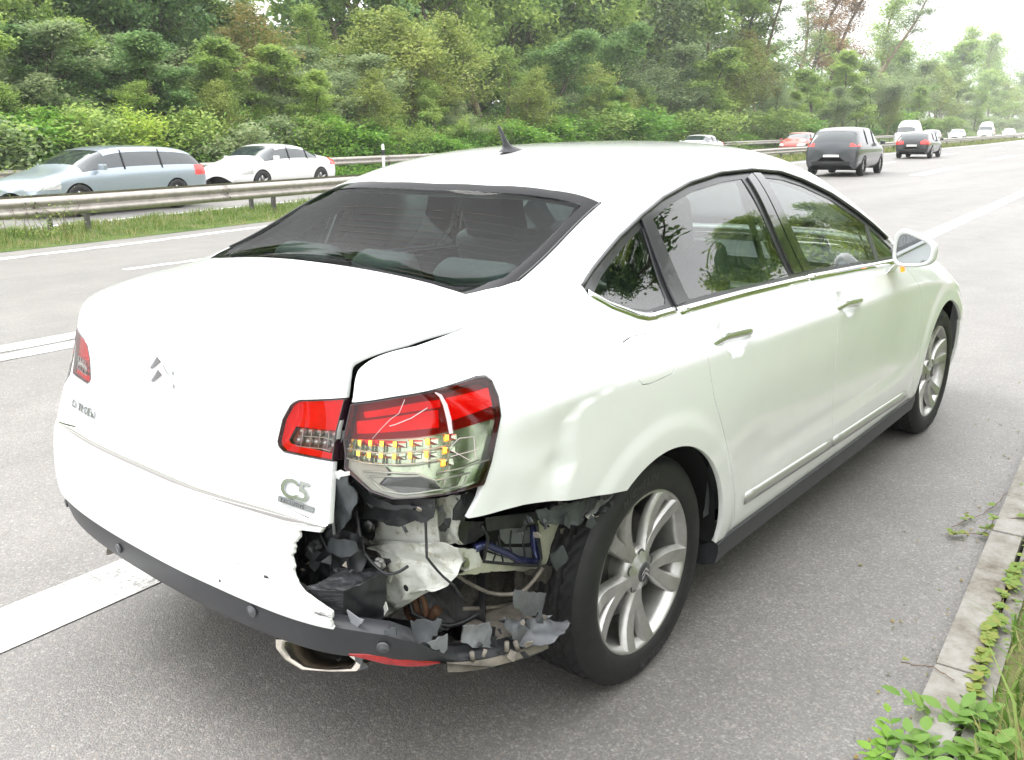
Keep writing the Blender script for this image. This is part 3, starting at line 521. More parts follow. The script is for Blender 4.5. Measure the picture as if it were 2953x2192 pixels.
def pane(s, top=False):
    """float glass has no waves: take the normals from one smooth polynomial through the pane"""
    a, b, c = (s.V[:, 0], s.V[:, 1], s.V[:, 2]) if top else (s.V[:, 0], s.V[:, 2], np.abs(s.V[:, 1]))
    a0, b0 = a.mean(), (0.0 if top else b.mean()); A_, B_ = a-a0, b-b0
    pw = [(i, j) for i in range(5 if top else 4) for j in range(5 if top else 4) if i+j <= (5 if top else 3) and (not top or j % 2 == 0)]
    Mx = np.stack([A_**i*B_**j for i, j in pw], 1); co = np.linalg.lstsq(Mx, c, rcond=None)[0]
    da = sum(k*i*A_**max(i-1, 0)*B_**j for k, (i, j) in zip(co, pw) if i); db = sum(k*j*A_**i*B_**max(j-1, 0) for k, (i, j) in zip(co, pw) if j)
    fit = Mx @ co; V = s.V.copy(); sg = np.sign(s.V[:, 1])
    if top: N = np.stack([-da, -db, np.ones_like(a)], 1); V[:, 2] = fit
    else: N = np.stack([-da, sg, -db], 1); V[:, 1] = sg*fit
    s.N = N/np.linalg.norm(N, axis=1, keepdims=True); s.V = V; return s
def panel(name, m, parent, s, lip=.014, label=None):
    V, F, N = lips(s, lip) if lip else (np.zeros((0, 3)), np.zeros((0, 3), int), np.zeros((0, 3)))
    VV = np.vstack([s.V, V]); TT = np.vstack([s.T, F+len(s.V)]); NN = np.vstack([s.N, N])
    ar = np.linalg.norm(np.cross(VV[TT[:, 1]]-VV[TT[:, 0]], VV[TT[:, 2]]-VV[TT[:, 0]]), axis=1); TT = TT[ar > 1e-12]
    return link(name, mesh_np(name, VV, TT.astype(np.int32), NN), m, parent, label=label)

# ------------------------------------------------------------------ outlines, metres
DLO = [(-.089,1.130),(-.015,1.164),(.143,1.234),(.282,1.284),(.425,1.325),(.619,1.362),(.84,1.385),(1.079,1.389),(1.305,1.374),(1.468,1.340),(1.696,1.275),(1.894,1.196),(2.069,1.120),(2.241,1.036),(2.30,.985),(2.25,.965),(2.167,.967),(1.648,.991),(1.177,1.009),(.663,1.020),(.244,1.024),(.122,1.024),(.046,1.037),(-.04,1.076),(-.092,1.110)]
D_QUARTER = [(-.062,1.113),(.005,1.147),(.15,1.213),(.268,1.258),(.238,1.062),(.225,1.048),(.122,1.046),(.055,1.060),(-.02,1.092)]
D_REAR = [(.325,1.272),(.44,1.307),(.62,1.342),(.84,1.362),(.975,1.366),(1.062,1.028),(.70,1.038),(.346,1.043)]
D_FRONT = [(1.15,1.364),(1.30,1.350),(1.45,1.320),(1.68,1.255),(1.88,1.175),(1.965,1.135),(1.925,.998),(1.65,1.010),(1.25,1.026)]
D_TRI = [(2.00,1.118),(2.07,1.086),(2.19,1.018),(2.16,.988),(1.96,.996)]
def outlineRG(ay): return np.interp(ay, [0, .22, .45, .577], [-.383, -.378, -.364, -.381])
RG = [(-.383,0),(-.378,.22),(-.366,.45),(-.381,.577),(-.335,.600),(-.300,.622),(-.254,.636),(.172,.600),(.135,.45),(.115,.22),(.110,0)]
RG = RG + [(x, -w) for x, w in RG[-2:0:-1]]
WS = [(1.70,0),(1.74,.35),(1.80,.58),(1.86,.645),(2.40,.715),(2.50,.60),(2.56,.30),(2.58,0)]
WS = WS + [(x, -w) for x, w in WS[-2:0:-1]]
R_DOOR = [(.215,1.06),(.245,1.0),(.240,.95),(.252,.87),(.278,.78),(.343,.66),(.400,.54),(.437,.456),(.473,.368),(.505,.283),(1.305,.283),(1.298,.36),(1.275,.50),(1.252,.70),(1.240,.90),(1.215,.985),(1.18,1.03)]
F_DOOR = [(1.18,1.03),(1.215,.985),(1.240,.90),(1.252,.70),(1.275,.50),(1.298,.36),(1.305,.283),(2.27,.283),(2.33,.38),(2.368,.52),(2.372,.631),(2.36,.775),(2.322,.828),(2.272,.888),(2.21,.945),(2.20,1.0)]
F_WING = [(2.20,1.0),(2.21,.945),(2.272,.888),(2.322,.828),(2.36,.775),(2.372,.631),(2.368,.52),(2.33,.38),(2.27,.283),(2.55,.283),(2.60,.16),(3.10,.16),(3.20,.50),(3.42,.62),(3.6,.70),(3.6,.95),(2.9,.95),(2.5,1.0),(2.3,1.06)]
FLAP = [(-.098,.985),(-.085,.998),(-.04,1.003),(.045,.999),(.082,.985),(.100,.94),(.094,.918),(.050,.897),(-.06,.893),(-.092,.897),(-.108,.912),(-.103,.940)]
W_LAMP = [(.727,.962),(.992,.992),(1.111,1.004),(1.140,1.002),(1.159,.992),(1.177,.960),(1.182,.923),(1.147,.834),(1.121,.789),(.993,.782),(.846,.775),(.778,.787),(.700,.826),(.704,.853),(.700,.888)]
L_LAMP = [(.544,.948),(.560,.954),(.711,.972),(.680,.90),(.664,.837),(.50,.833),(.482,.842),(.478,.853),(.500,.905),(.530,.940)]
CLEAR = [(.62,.888),(.700,.888),(.805,.891),(.919,.897),(1.022,.906),(1.18,.923),(1.30,.93),(1.30,.70),(.62,.70)]
uu = lambda P: np.abs(P[:, 1]) + P[:, 0] + .9
ss1 = lambda a, b, t: (lambda u: u*u*(3-2*u))(np.clip((t-a)/(b-a), 0, 1))
def g_side(poly): return lambda P: np.maximum(sdp(poly, P[:, 0], P[:, 2]), .5-np.abs(P[:, 1]))
def g_wrap(poly): return lambda P: np.maximum(sdp(poly, uu(P), P[:, 2]), P[:, 0]+.30)
def g_top(poly, z0=.9): return lambda P: np.maximum(sdp(poly, P[:, 0], P[:, 1]), z0-P[:, 2])
def g_arch(P):
    r = lambda cx: .37-np.hypot(P[:, 0]-cx, P[:, 2]-.325)
    return np.where(np.abs(P[:, 1]) > .5, np.maximum(np.minimum(r(.01), 9), r(2.825)), -1.0)     # >0 inside an arch opening
def lid_low(y): return np.interp(y, [-.63, -.4, -.2, .13, .33, .62], [.706, .700, .692, .692, .690, .690])
def g_lid(P):
    x, ay, z = P[:, 0], np.abs(P[:, 1]), P[:, 2]
    top = ay-np.interp(x, [-.80, -.772, -.649, -.526, -.44], [.602, .611, .655, .678, .683])
    rear = uu(P)-np.interp(z, [.65, .71, .79, .84, .90, .975, 1.007, 1.037, 1.05], [.640, .648, .659, .666, .683, .714, .722, .733, .738])
    w = ss1(-.80, -.765, x)
    return np.maximum(np.maximum(top*w+rear*(1-w), lid_low(P[:, 1])-z), x-outlineRG(ay)+.006)
def bump_top(P):
    x, ay = P[:, 0], np.abs(P[:, 1]); u = uu(P)
    side = np.interp(x, [-.72, -.54, -.34, -.178, 0], [.728, .709, .669, .64, .60])
    return np.where(u < .655, lid_low(P[:, 1])-.004, np.where(x < -.70, .774, np.minimum(.774, side)))
def g_bump(P): return np.maximum(P[:, 2]-bump_top(P), P[:, 0]+.12)
TRIM_Z = .482
def trim_top(P):
    y = P[:, 1]; x = P[:, 0]
    r = np.interp(x, [-.91, -.848, -.798, -.72, -.686, -.609, -.483, -.438, -.40], [.484, .474, .446, .376, .358, .336, .320, .312, .33])
    return np.where((y < -.60), r, TRIM_Z)
def torn(P):      # right limit of the white bumper skin
    z = P[:, 2]; e = np.interp(z, [.47, .488, .527, .552, .575, .624, .680, .687, .75], [.652, .653, .656, .59, .561, .539, .545, .605, .612])
    e = e + .0022*np.sin(z*210)+.0016*np.sin(z*470+1)+.0008*np.sin(z*1300)
    return -P[:, 1]-e
neg = lambda g, gap=.002: (lambda P: -g(P)+gap)
ins = lambda g, gap=.002: (lambda P: g(P)+gap)

# ------------------------------------------------------------------ materials of the saloon
def paint_mat():
    t = NT('white_paint'); tc = t.N('TexCoord')
    b = t.N('BsdfPrincipled', {'Base Color': (.80, .81, .80, 1), 'Roughness': .32, 'Coat Weight': 1.0, 'Coat Roughness': .04, 'Coat IOR': 1.5})
    n1 = t.N('TexNoise', {'Vector': tc.outputs['Object'], 'Scale': 3.0, 'Detail': 8.0, 'Roughness': .7})
    t.l.new(t.ramp(n1.outputs['Fac'], [(.3, (.755, .77, .775)), (.65, (.80, .815, .82))]), b.inputs['Base Color'])
    # road film: thicker low down on the doors and bumper
    sx = t.N('SeparateXYZ', {'Vector': tc.outputs['Object']}); mr = t.N('MapRange', {'Value': sx.outputs['Z'], 'From Min': .72, 'From Max': .22})
    n2 = t.N('TexNoise', {'Vector': tc.outputs['Object'], 'Scale': 14.0, 'Detail': 8.0}); mu = t.N('Math', {0: mr.outputs['Result'], 1: n2.outputs['Fac']}, operation='MULTIPLY')
    m2 = t.N('Math', {0: mu.outputs[0], 1: .40}, operation='MULTIPLY')
    mx = t.N('MixRGB', {'Fac': m2.outputs[0], 'Color2': (.50, .47, .41, 1)}); t.l.new(b.inputs['Base Color'].links[0].from_socket, mx.inputs['Color1'])
    t.l.new(mx.outputs['Color'], b.inputs['Base Color'])
    ro = t.N('MapRange', {'Value': mu.outputs[0], 'To Min': .035, 'To Max': .35}); t.l.new(ro.outputs['Result'], b.inputs['Coat Roughness'])
    # faint sag of the panels, too shallow to see except in reflections
    nb = t.N('TexNoise', {'Vector': tc.outputs['Object'], 'Scale': 5.0, 'Detail': 1.0}); bp = t.N('Bump', {'Height': nb.outputs['Fac'], 'Strength': .12, 'Distance': .01})
    t.l.new(bp.outputs['Normal'], b.inputs['Coat Normal'])
    MATS['white_paint'] = t.surf(b.outputs['BSDF']); return MATS['white_paint']
WHITE = paint_mat()
def scuff_paint():
    """bumper skin: paint with black scrape marks and flaked spots near the torn end"""
    t = NT('scuffed_paint'); tc = t.N('TexCoord')
    b = t.N('BsdfPrincipled', {'Roughness': .33, 'Coat Weight': 1.0, 'Coat Roughness': .05})
    mp = t.N('Mapping', {'Vector': tc.outputs['Object'], 'Rotation': (0, 0, 0), 'Scale': (6, 9, 60)})
    n = t.N('TexNoise', {'Vector': mp.outputs['Vector'], 'Scale': 1.6, 'Detail': 9.0, 'Roughness': .75})
    sx = t.N('SeparateXYZ', {'Vector': tc.outputs['Object']})
    ry = t.N('MapRange', {'Value': sx.outputs['Y'], 'From Min': -.34, 'From Max': -.62})
    rz = t.N('MapRange', {'Value': sx.outputs['Z'], 'From Min': .60, 'From Max': .53})
    mu = t.N('Math', {0: ry.outputs['Result'], 1: rz.outputs['Result']}, operation='MULTIPLY')
    th = t.N('MapRange', {'Value': mu.outputs[0], 'To Min': .95, 'To Max': .55})
    gt = t.N('Math', {0: n.outputs['Fac'], 1: th.outputs['Result']}, operation='SUBTRACT'); g2 = t.N('Math', {0: gt.outputs[0], 1: 14.0}, operation='MULTIPLY', use_clamp=True)
    mx = t.N('MixRGB', {'Fac': g2.outputs[0], 'Color1': (.80, .81, .80, 1), 'Color2': (.09, .09, .10, 1)})
    t.l.new(mx.outputs['Color'], b.inputs['Base Color']); MATS['scuffed_paint'] = t.surf(b.outputs['BSDF']); return MATS['scuffed_paint']
SCUFF = scuff_paint()
BLK = mat('black_plastic', (.022, .023, .026), .42, noise=(40, .35), bump=(60, .15, .002))
SLATE = mat('slate_plastic', (.055, .062, .068), .45, noise=(22, .4), bump=(30, .2, .002))
GREYP = mat('grey_plastic', (.115, .12, .13), .5, noise=(18, .35), bump=(40, .2, .002))
LIGHTP = mat('light_plastic', (.24, .25, .27), .5, noise=(16, .25), bump=(40, .2, .002))
DIRTYP = mat('dirty_plastic', (.23, .205, .175), .75, noise=(14, .45), bump=(25, .3, .003))
TRIM = mat('trim_plastic', (.036, .038, .044), .40, noise=(9, .18), bump=(400, .08, .0006))
CREAM = mat('cream_paint', (.62, .62, .50), .38, coat=.4, noise=(14, .12))
FELT = mat('felt', (.055, .050, .045), .95, noise=(120, .5), bump=(180, .6, .003))
VENTD = mat('vent_dark', (.012, .012, .014), .7)
BLUE = mat('blue_metal', (.035, .045, .15), .22, metal=.5, coat=.8)
RUST = mat('rust_metal', (.16, .085, .05), .75, metal=.3, noise=(40, .7), bump=(50, .5, .003))
CHROME = mat('chrome', (.80, .80, .80), .06, metal=1.0)
HCHR = mat('handle_chrome', (.80, .81, .83), .14, metal=.85, coat=1.0)
SILVER = mat('alloy_silver', (.45, .445, .43), .33, metal=.8, coat=.4, noise=(11, .28))
STEEL = mat('steel', (.42, .42, .41), .32, metal=1.0, noise=(30, .15))
RUBBER = mat('rubber', (.0105, .0105, .0115), .62, noise=(30, .4), bump=(90, .15, .002))
GLOSSB = mat('gloss_black', (.010, .010, .012), .08, coat=1.0)
SEALM = mat('window_rubber', (.025, .026, .03), .30, coat=.3)
TRIMGL = mat('fabric_grey', (.050, .054, .056), .85, noise=(90, .25), bump=(300, .2, .001))
LINER = mat('headlining', (.38, .39, .38), .9, noise=(80, .08))
DASH = mat('dash_plastic', (.08, .085, .09), .6, noise=(60, .15))
def border_mat():
    t = NT('ceramic_border'); d = t.N('BsdfDiffuse', {'Color': (.012, .012, .014, 1)}); g = t.N('BsdfGlossy', {'Roughness': .03}); f = t.N('Fresnel', {'IOR': 1.26})
    m = t.N('MixShader', {0: f.outputs['Fac'], 1: d.outputs['BSDF'], 2: g.outputs['BSDF']}); MATS['ceramic_border'] = t.surf(m.outputs['Shader']); return MATS['ceramic_border']
BORDER = border_mat()
REDL = glass('red_lens', (.80, .035, .04), .95, 1.5)
CLEARL = glass('clear_lens', (.86, .88, .84), 1.0, 1.5)
TINT = glass('tinted_glass', (.84, .94, .89), 1.0, 1.5, double=True)
RTINT = glass('heated_glass', (.78, .93, .89), .30, 1.40)
REDREF = mat('red_reflector_glow', (.62, .02, .015), .22, coat=1.0, noise=(25, .25), emit=((.8, .01, .01), .35))  # reflector red with a faint glow of its own added
REDDK = mat('dark_red', (.22, .008, .012), .30, coat=1.0)
MIRR = mat('lamp_chrome_green_tint', (.40, .44, .34), .14, metal=1.0, noise=(30, .3))  # chrome tinted green in place of the greenery it would mirror
AMBER = mat('amber_led', (.9, .3, .02), .3, emit=((1.0, .24, .01), 1.3))
AMBERHOT = mat('amber_led_core', (1, .7, .1), .3, emit=((1.0, .50, .04), 2.2))
def primer_mat():
    t = NT('primer'); tc = t.N('TexCoord'); b = t.N('BsdfPrincipled', {'Roughness': .36, 'Coat Weight': .5, 'Coat Roughness': .15})
    n = t.N('TexNoise', {'Vector': tc.outputs['Object'], 'Scale': 24.0, 'Detail': 9.0, 'Roughness': .75})
    c = t.ramp(n.outputs['Fac'], [(.30, (.10, .08, .06)), (.36, (.38, .35, .28)), (.44, (.64, .65, .60)), (.6, (.70, .71, .67))])
    t.l.new(c, b.inputs['Base Color']); nb = t.N('TexNoise', {'Vector': tc.outputs['Object'], 'Scale': 30.0, 'Detail': 4.0})
    bp = t.N('Bump', {'Height': nb.outputs['Fac'], 'Strength': .5, 'Distance': .006}); t.l.new(bp.outputs['Normal'], b.inputs['Normal'])
    MATS['primer'] = t.surf(b.outputs['BSDF']); return MATS['primer']
PRIMER = primer_mat()
def scraped():
    t = NT('scuffed_plastic'); tc = t.N('TexCoord'); b = t.N('BsdfPrincipled', {'Roughness': .5})
    mp = t.N('Mapping', {'Vector': tc.outputs['Object'], 'Scale': (8, 8, 90)}); n = t.N('TexNoise', {'Vector': mp.outputs['Vector'], 'Scale': 3.0, 'Detail': 9.0, 'Roughness': .75})
    t.l.new(t.ramp(n.outputs['Fac'], [(.45, (.025, .025, .028)), (.60, (.085, .09, .10)), (.72, (.35, .37, .40))]), b.inputs['Base Color'])
    bp = t.N('Bump', {'Height': n.outputs['Fac'], 'Strength': .3, 'Distance': .003}); t.l.new(bp.outputs['Normal'], b.inputs['Normal'])
    MATS['scuffed_plastic'] = t.surf(b.outputs['BSDF']); return MATS['scuffed_plastic']
SCRAPED = scraped()

# ------------------------------------------------------------------ the saloon
CAR = thing('damaged_car', 'white saloon parked on the hard shoulder with its right rear corner torn open', 'car')
YY = {-1: (-2, -.0), 1: (0, 2)}
lidR = lambda P: g_lid(P) - np.where(P[:, 1] < -.2, .0185*ss1(-.36, -.66, P[:, 0]) * ss1(.60, .9, P[:, 2]) + .0015, 0) * 1.0
gDLO = g_side(DLO); gRG = g_top(RG, 1.05); gWS = g_top(WS, .93)
gRD, gFD, gFW = g_side(R_DOOR), g_side(F_DOOR), g_side(F_WING)
gWL, gLL, gFlap = g_wrap(W_LAMP), g_wrap(L_LAMP), g_side(FLAP)
g_sill = lambda P: np.maximum(np.maximum(P[:, 2]-.282, .30-P[:, 0]), P[:, 0]-2.62)
def g_bonnet(P):
    xb = np.interp(np.abs(P[:, 1]), [0, .30, .60, .70, .8], [2.60, 2.58, 2.52, 2.46, 2.42])
    return np.maximum(np.maximum(xb-P[:, 0], np.abs(P[:, 1])-np.interp(P[:, 0], [2.4, 3.0, 3.5, 3.7], [.745, .70, .60, .50])), np.maximum(.70-P[:, 2], P[:, 0]-3.68))
def g_fbump(P):
    zt = np.interp(P[:, 0], [3.10, 3.2, 3.45, 3.62, 3.7], [.55, .56, .60, .68, .705]); return np.maximum(P[:, 2]-zt, 3.08-P[:, 0])

# welded shell: roof, pillars and rear wings
FB = (-2, 4, -2, 2, 0, 2)
def wing_tail(P):   # on the broken side the wing ends along the lamp's foot; nothing is left of the skin between it and the lid
    u, z = uu(P), P[:, 2]
    return np.where((P[:, 1] < 0) & (P[:, 0] < -.3), np.maximum(sdp([(.60,.965),(.80,.965),(.80,.85),(1.08,.85),(1.119,.789),(1.106,.765),(1.062,.722),(1.06,.1),(.3,.1),(.3,.965)], u, z), P[:, 0]+.5), 1.0)
g_open = lambda P: np.where(P[:, 1] < 0, g_bump(P), 1.0)
sh = region(FB, neg(gDLO, .0), neg(gRG, .0), neg(gWS, .0), neg(gRD), neg(gFD), neg(lidR, .001), neg(gWL, .0015), neg(g_bump, .0015), g_arch, neg(g_sill, .0005), neg(gFW), neg(g_bonnet), neg(g_fbump), neg(gFlap, .0012), neg(wing_tail, 0))
sh = compact(Srf(sh.V, sh.T[(sh.V[sh.T].mean(1)[:, 0] < 2.9)], sh.N, sh.B))
panel('body_shell', WHITE, CAR, sh, .016)
panel('boot_lid', WHITE, CAR, region((-1.2, -.2, -.9, .9, .6, 1.4), ins(g_lid, .0015), neg(gLL, .001)), .016)
for sgn in (-1, 1):
    yb = (-1.2, -.3) if sgn < 0 else (.3, 1.2); bx = lambda a, b, c=0, d=2: (a, b, yb[0], yb[1], c, d)
    S_ = 'right' if sgn < 0 else 'left'
    half = (lambda s: (lambda P: P[:, 1]*s))(-sgn)
    rd = panel('rear_door', WHITE, CAR, region(bx(.1, 1.5), ins(gRD), neg(gDLO, 0), g_arch, lip=.016))
    fd = panel('front_door', WHITE, CAR, region(bx(1.0, 2.6), ins(gFD), neg(gDLO, 0)))
    panel('front_wing', WHITE, CAR, region(bx(2.1, 3.8), ins(gFW), neg(gDLO, 0), neg(gWS, 0), neg(g_bonnet), neg(g_fbump), g_arch, neg(g_sill)))
    sv = []; sf = []; sx = list(np.linspace(.385, 2.46, 30))
    for q in sx:
        wq = abs(side_pt(q, .30, sgn)[0].y)+.004
        for w_, z_ in ((wq-.020, .288), (wq, .280), (wq+.002, .258), (wq-.008, .212), (wq-.05, .196), (wq-.16, .194)): sv.append((q, sgn*w_, z_-.008*(q < .45)))
    for i in range(29):
        for k in range(5): sf.append((i*6+k, i*6+k+1, (i+1)*6+k+1, (i+1)*6+k))
    sf += [(0, 1, 2, 3, 4, 5), tuple(29*6+k for k in (5, 4, 3, 2, 1, 0))]
    mb = MB(); mb.add(sv, sf, True); so = mb.build('sill', mat('sill_black', (.028, .03, .034), .42, noise=(20, .3)), CAR); md = so.modifiers.new('e', 'EDGE_SPLIT'); md.split_angle = R(40)
    if sgn < 0: panel('fuel_flap', WHITE, CAR, region(bx(-.2, .2, .8, 1.1), ins(gFlap, .0012)), .008)
    # windows: black surround sheet, panes let into it
    gs = [D_QUARTER, D_REAR, D_FRONT, D_TRI]
    panel('window_frame', SEALM, CAR, region(bx(-.2, 2.4, .9, 1.5), ins(gDLO, .001), *[neg(g_side(q), -.001) for q in gs], det=False, offset=-.006), .012)
    for nm, q in zip(('quarter_window', 'rear_door_window', 'front_door_window', 'corner_window'), gs):
        panel(nm, TINT, CAR, pane(region(bx(-.2, 2.4, .9, 1.5), g_side(q), det=False, offset=-.009)), 0)
    # gloss black pillar cover, proud of the frame, and the rubber rim round the glass area
    panel('pillar_cover', GLOSSB, CAR, region(bx(.9, 1.4, .9, 1.5), g_side([(1.010,1.366),(1.062,1.378),(1.155,1.030),(1.085,1.032)]), det=False, offset=.002), .008)
    panel('pillar_cover', GLOSSB, CAR, region(bx(.9, 1.4, .9, 1.5), g_side([(1.068,1.378),(1.128,1.375),(1.235,1.028),(1.165,1.030)]), det=False, offset=.003), .008)
    panel('pillar_cover', SEALM, CAR, region(bx(.1, .5, .9, 1.5), g_side([(.268,1.278),(.315,1.288),(.338,1.040),(.262,1.036)]), det=False, offset=.004), .008)
    mb = MB(); rl = []
    for (a, b), (c, d) in zip(DLO[:13], DLO[1:14]): rl += [side_pt(a+(c-a)*k/4, b+(d-b)*k/4, sgn, .001)[0] for k in range(4)]
    mb.tube(rl, .007, 6); mb.build('window_rubber', SEALM, CAR)
    # chrome waist strips in three lengths
    low = [(-.086,1.112),(-.04,1.079),(.046,1.042),(.085,1.032),(.122,1.029),(.235,1.027)]
    for seg in (low, [(.262,1.021),(.663,1.017),(.92,1.012),(1.168,1.005)], [(1.190,1.005),(1.648,.987),(1.95,.973),(2.20,.962)]):
        pts = []
        for (a, b), (c, d) in zip(seg[:-1], seg[1:]):
            for k in range(8): pts.append((a+(c-a)*k/8, b+(d-b)*k/8))
        pts.append(seg[-1]); vs = []; fs = []
        for x, z in pts:
            p, n = side_pt(x, z, sgn); up = Vector((0, 0, 1)); up = (up-n*up.dot(n)).normalized()
            for a, o in ((.013, -.002), (.011, .006), (0, .009), (-.011, .006), (-.013, -.002)): vs.append(p+up*a+n*o)
        for i in range(len(pts)-1):
            for k in range(4): fs.append((i*5+k, i*5+k+1, (i+1)*5+k+1, (i+1)*5+k))
        fs += [(0, 1, 2, 3, 4), tuple((len(pts)-1)*5+k for k in (4, 3, 2, 1, 0))]
        mb = MB(); mb.add(vs, fs, True); mb.build('chrome_waist_strip', CHROME, CAR)
    # lower door strips
    for seg, par in (([(.538,.381),(.9,.372),(1.285,.362)], rd), ([(1.315,.361),(1.8,.350),(2.255,.335)], fd)):
        vs, fs, ms = [], [], []; pts = []
        for (a, b), (c, d) in zip(seg[:-1], seg[1:]):
            for k in range(6): pts.append((a+(c-a)*k/6, b+(d-b)*k/6))
        pts.append(seg[-1])
        for x, z in pts:
            p, n = side_pt(x, z, sgn)
            for a, o in ((.020, -.001), (.018, .010), (.004, .013), (-.018, .006), (-.022, -.001)): vs.append(p+Vector((0, 0, a))+n*o)
        for i in range(len(pts)-1):
            for k in range(4): fs.append((i*5+k, i*5+k+1, (i+1)*5+k+1, (i+1)*5+k))
        fs += [(0, 1, 2, 3, 4), tuple((len(pts)-1)*5+k for k in (4, 3, 2, 1, 0))]
        mb = MB(); mb.add(vs, fs, True); mb.build('door_rubbing_strip', mat('strip_metal', (.45, .45, .44), .30, metal=.6, coat=.5), par)
    # handles
    for hx0, hz0, hx1, hz1, par in ((.318, .929, .548, .915, rd), (1.262, .893, 1.492, .881, fd)):
        vs, fs = [], []; nseg = 14
        for i in range(nseg+1):
            t = i/nseg; x = hx0+(hx1-hx0)*t; z = hz0+(hz1-hz0)*t; p, n = side_pt(x, z, sgn)
            o = .030*math.sin(math.pi*min(1, t*1.15+.0))**.45 if 0 < t < 1 else 0.004
            o = max(.006, .034*(1-abs(2*t-1)**6)); hh = .021*(1-.12*abs(2*t-1)**3)*(1 if t < .8 else 1-.25*(t-.8)/.2)
            for a, b in ((-1, -.012), (-.80, .001), (-.42, .006), (.05, .003), (.60, -.006), (1, -.020)): vs.append(p+n*(o+b)+Vector((0, 0, a*hh)))
        for i in range(nseg):
            for k in range(6): fs.append((i*6+k, i*6+(k+1) % 6, (i+1)*6+(k+1) % 6, (i+1)*6+k))
        fs += [(0, 1, 2, 3, 4, 5), tuple(nseg*6+k for k in (5, 4, 3, 2, 1, 0))]
        mb = MB(); mb.add(vs, fs, True); mb.build('door_handle', HCHR, par)
panel('bonnet', WHITE, CAR, region((2.2, 4, -1, 1, .6, 1.2), ins(g_bonnet), det=False), .014)
panel('front_bumper', WHITE, CAR, region((3, 4, -1.2, 1.2, .1, .8), ins(g_fbump), g_arch, det=False), .014)
# windscreen and rear window
panel('windscreen', TINT, CAR, region((1.5, 2.7, -.9, .9, .9, 1.6), gWS, det=False, offset=-.003), 0)
RGi = [(-.352,0),(-.345,.22),(-.332,.43),(-.325,.55),(-.255,.598),(.115,.572),(.100,.45),(.088,.22),(.084,0)]; RGi = RGi + [(x, -w) for x, w in RGi[-2:0:-1]]
rw = panel('rear_window', RTINT, CAR, pane(region((-.6, .4, -.8, .8, 1.0, 1.6), ins(g_top(RGi, 1.0), .0), det=False, offset=-.003), True), 0)
panel('window_border', BORDER, rw, region((-.6, .4, -.8, .8, 1.0, 1.6), ins(gRG, .0015), neg(g_top(RGi, 1.0), -.001), det=False, offset=-.0022), .01)
vs = []; mb = MB()
for k in range(13):
    x0 = -.325+k*.029; pts = [on_body((x0+.012*(1-(y/.55)**2)*-1, y, 1.2), -.0035)[0] for y in np.linspace(-.52, .52, 18)]
    pts = []
    for y in np.linspace(-.54, .54, 22):
        h = BVH.ray_cast(Vector((x0-.012*(1-(y/.55)**2), y, 3)), Vector((0, 0, -1)))[0]
        if h: pts.append(h+Vector((0, 0, -.0045)))
    mb.tube(pts, .0004, 4)
mb.build('heating_wires', mat('heater_wire', (.07, .035, .02), .5), rw, kind='stuff')
# side seals along the rear window
for sgn in (-1, 1):
    pts = []
    for x in np.linspace(-.25, .17, 10):
        y = sgn*np.interp(x, [-.254, .172], [.637, .601]); h = BVH.ray_cast(Vector((x, y, 3)), Vector((0, 0, -1)))[0]; pts.append(h+Vector((0, 0, .001)))
    mb = MB(); mb.tube(pts, .004, 5); mb.build('window_rubber', SEALM, CAR)

# rear bumper skin: whole on the left, torn off on the right
g_trim = lambda P: np.maximum(P[:, 2]-trim_top(P), np.maximum(.402-.13*ss1(-.86, -.45, P[:, 0])-P[:, 2], P[:, 0]+.12))
g_trimR = lambda P: np.where(P[:, 1] < 0, P[:, 0]+.43, -1.0)
bp_ = panel('rear_bumper', SCUFF, CAR, region((-1.2, .1, -.75, 1.2, .3, .85), ins(g_bump), torn, lambda P: TRIM_Z+.0015-P[:, 2], g_arch), .010)
tr_ = panel('bumper_valance', TRIM, CAR, region((-1.2, .1, -1.2, 1.2, .2, .6), ins(g_trim, .0005), g_trimR, g_arch, det=False, offset=-.004), .045)
# underside of the valance so that it is not seen through
mb = MB(); prev = None; vs = []; fs = []
for i, y in enumerate(np.linspace(-.86, .86, 40)):
    h = BVH.ray_cast(Vector((-3, y, .402)), Vector((1, 0, 0)))[0]
    x = h.x+.006 if h else -.4
    zz = .404-.13*float(ss1(-.86, -.45, np.array([x]))[0])
    vs += [(x, y, zz), (x+.03, y*.985, zz-.018), (x+.22, y*.93, zz-.03)]
for i in range(39):
    for k in range(2): fs.append((i*3+k, i*3+k+1, (i+1)*3+k+1, (i+1)*3+k))
mb.add(vs, fs, True); mb.build('valance_underside', BLK, tr_)
# chrome strip along the foot of the lid
vs = []; fs = []; n = 0
for y in np.linspace(-.625, .635, 60):
    zc = float(lid_low(np.array([y]))[0]); h = BVH.ray_cast(Vector((-3, y, zc)), Vector((1, 0, 0))); p, nn = h[0], h[1]
    if nn.x > 0: nn = -nn
    wid = .019 if abs(y) < .50 else .019*(.645-abs(y))/.145
    for a, o in ((wid, .001), (wid*.7, .010), (-.1*wid, .013), (-wid, .005), (-wid*1.05, -.002)): vs.append(p+Vector((0, 0, a-.002))+nn*o)
    n += 1
for i in range(n-1):
    for k in range(4): fs.append((i*5+k, i*5+k+1, (i+1)*5+k+1, (i+1)*5+k))
mb = MB(); mb.add(vs, fs, True); mb.build('chrome_lid_strip', CHROME, CAR)
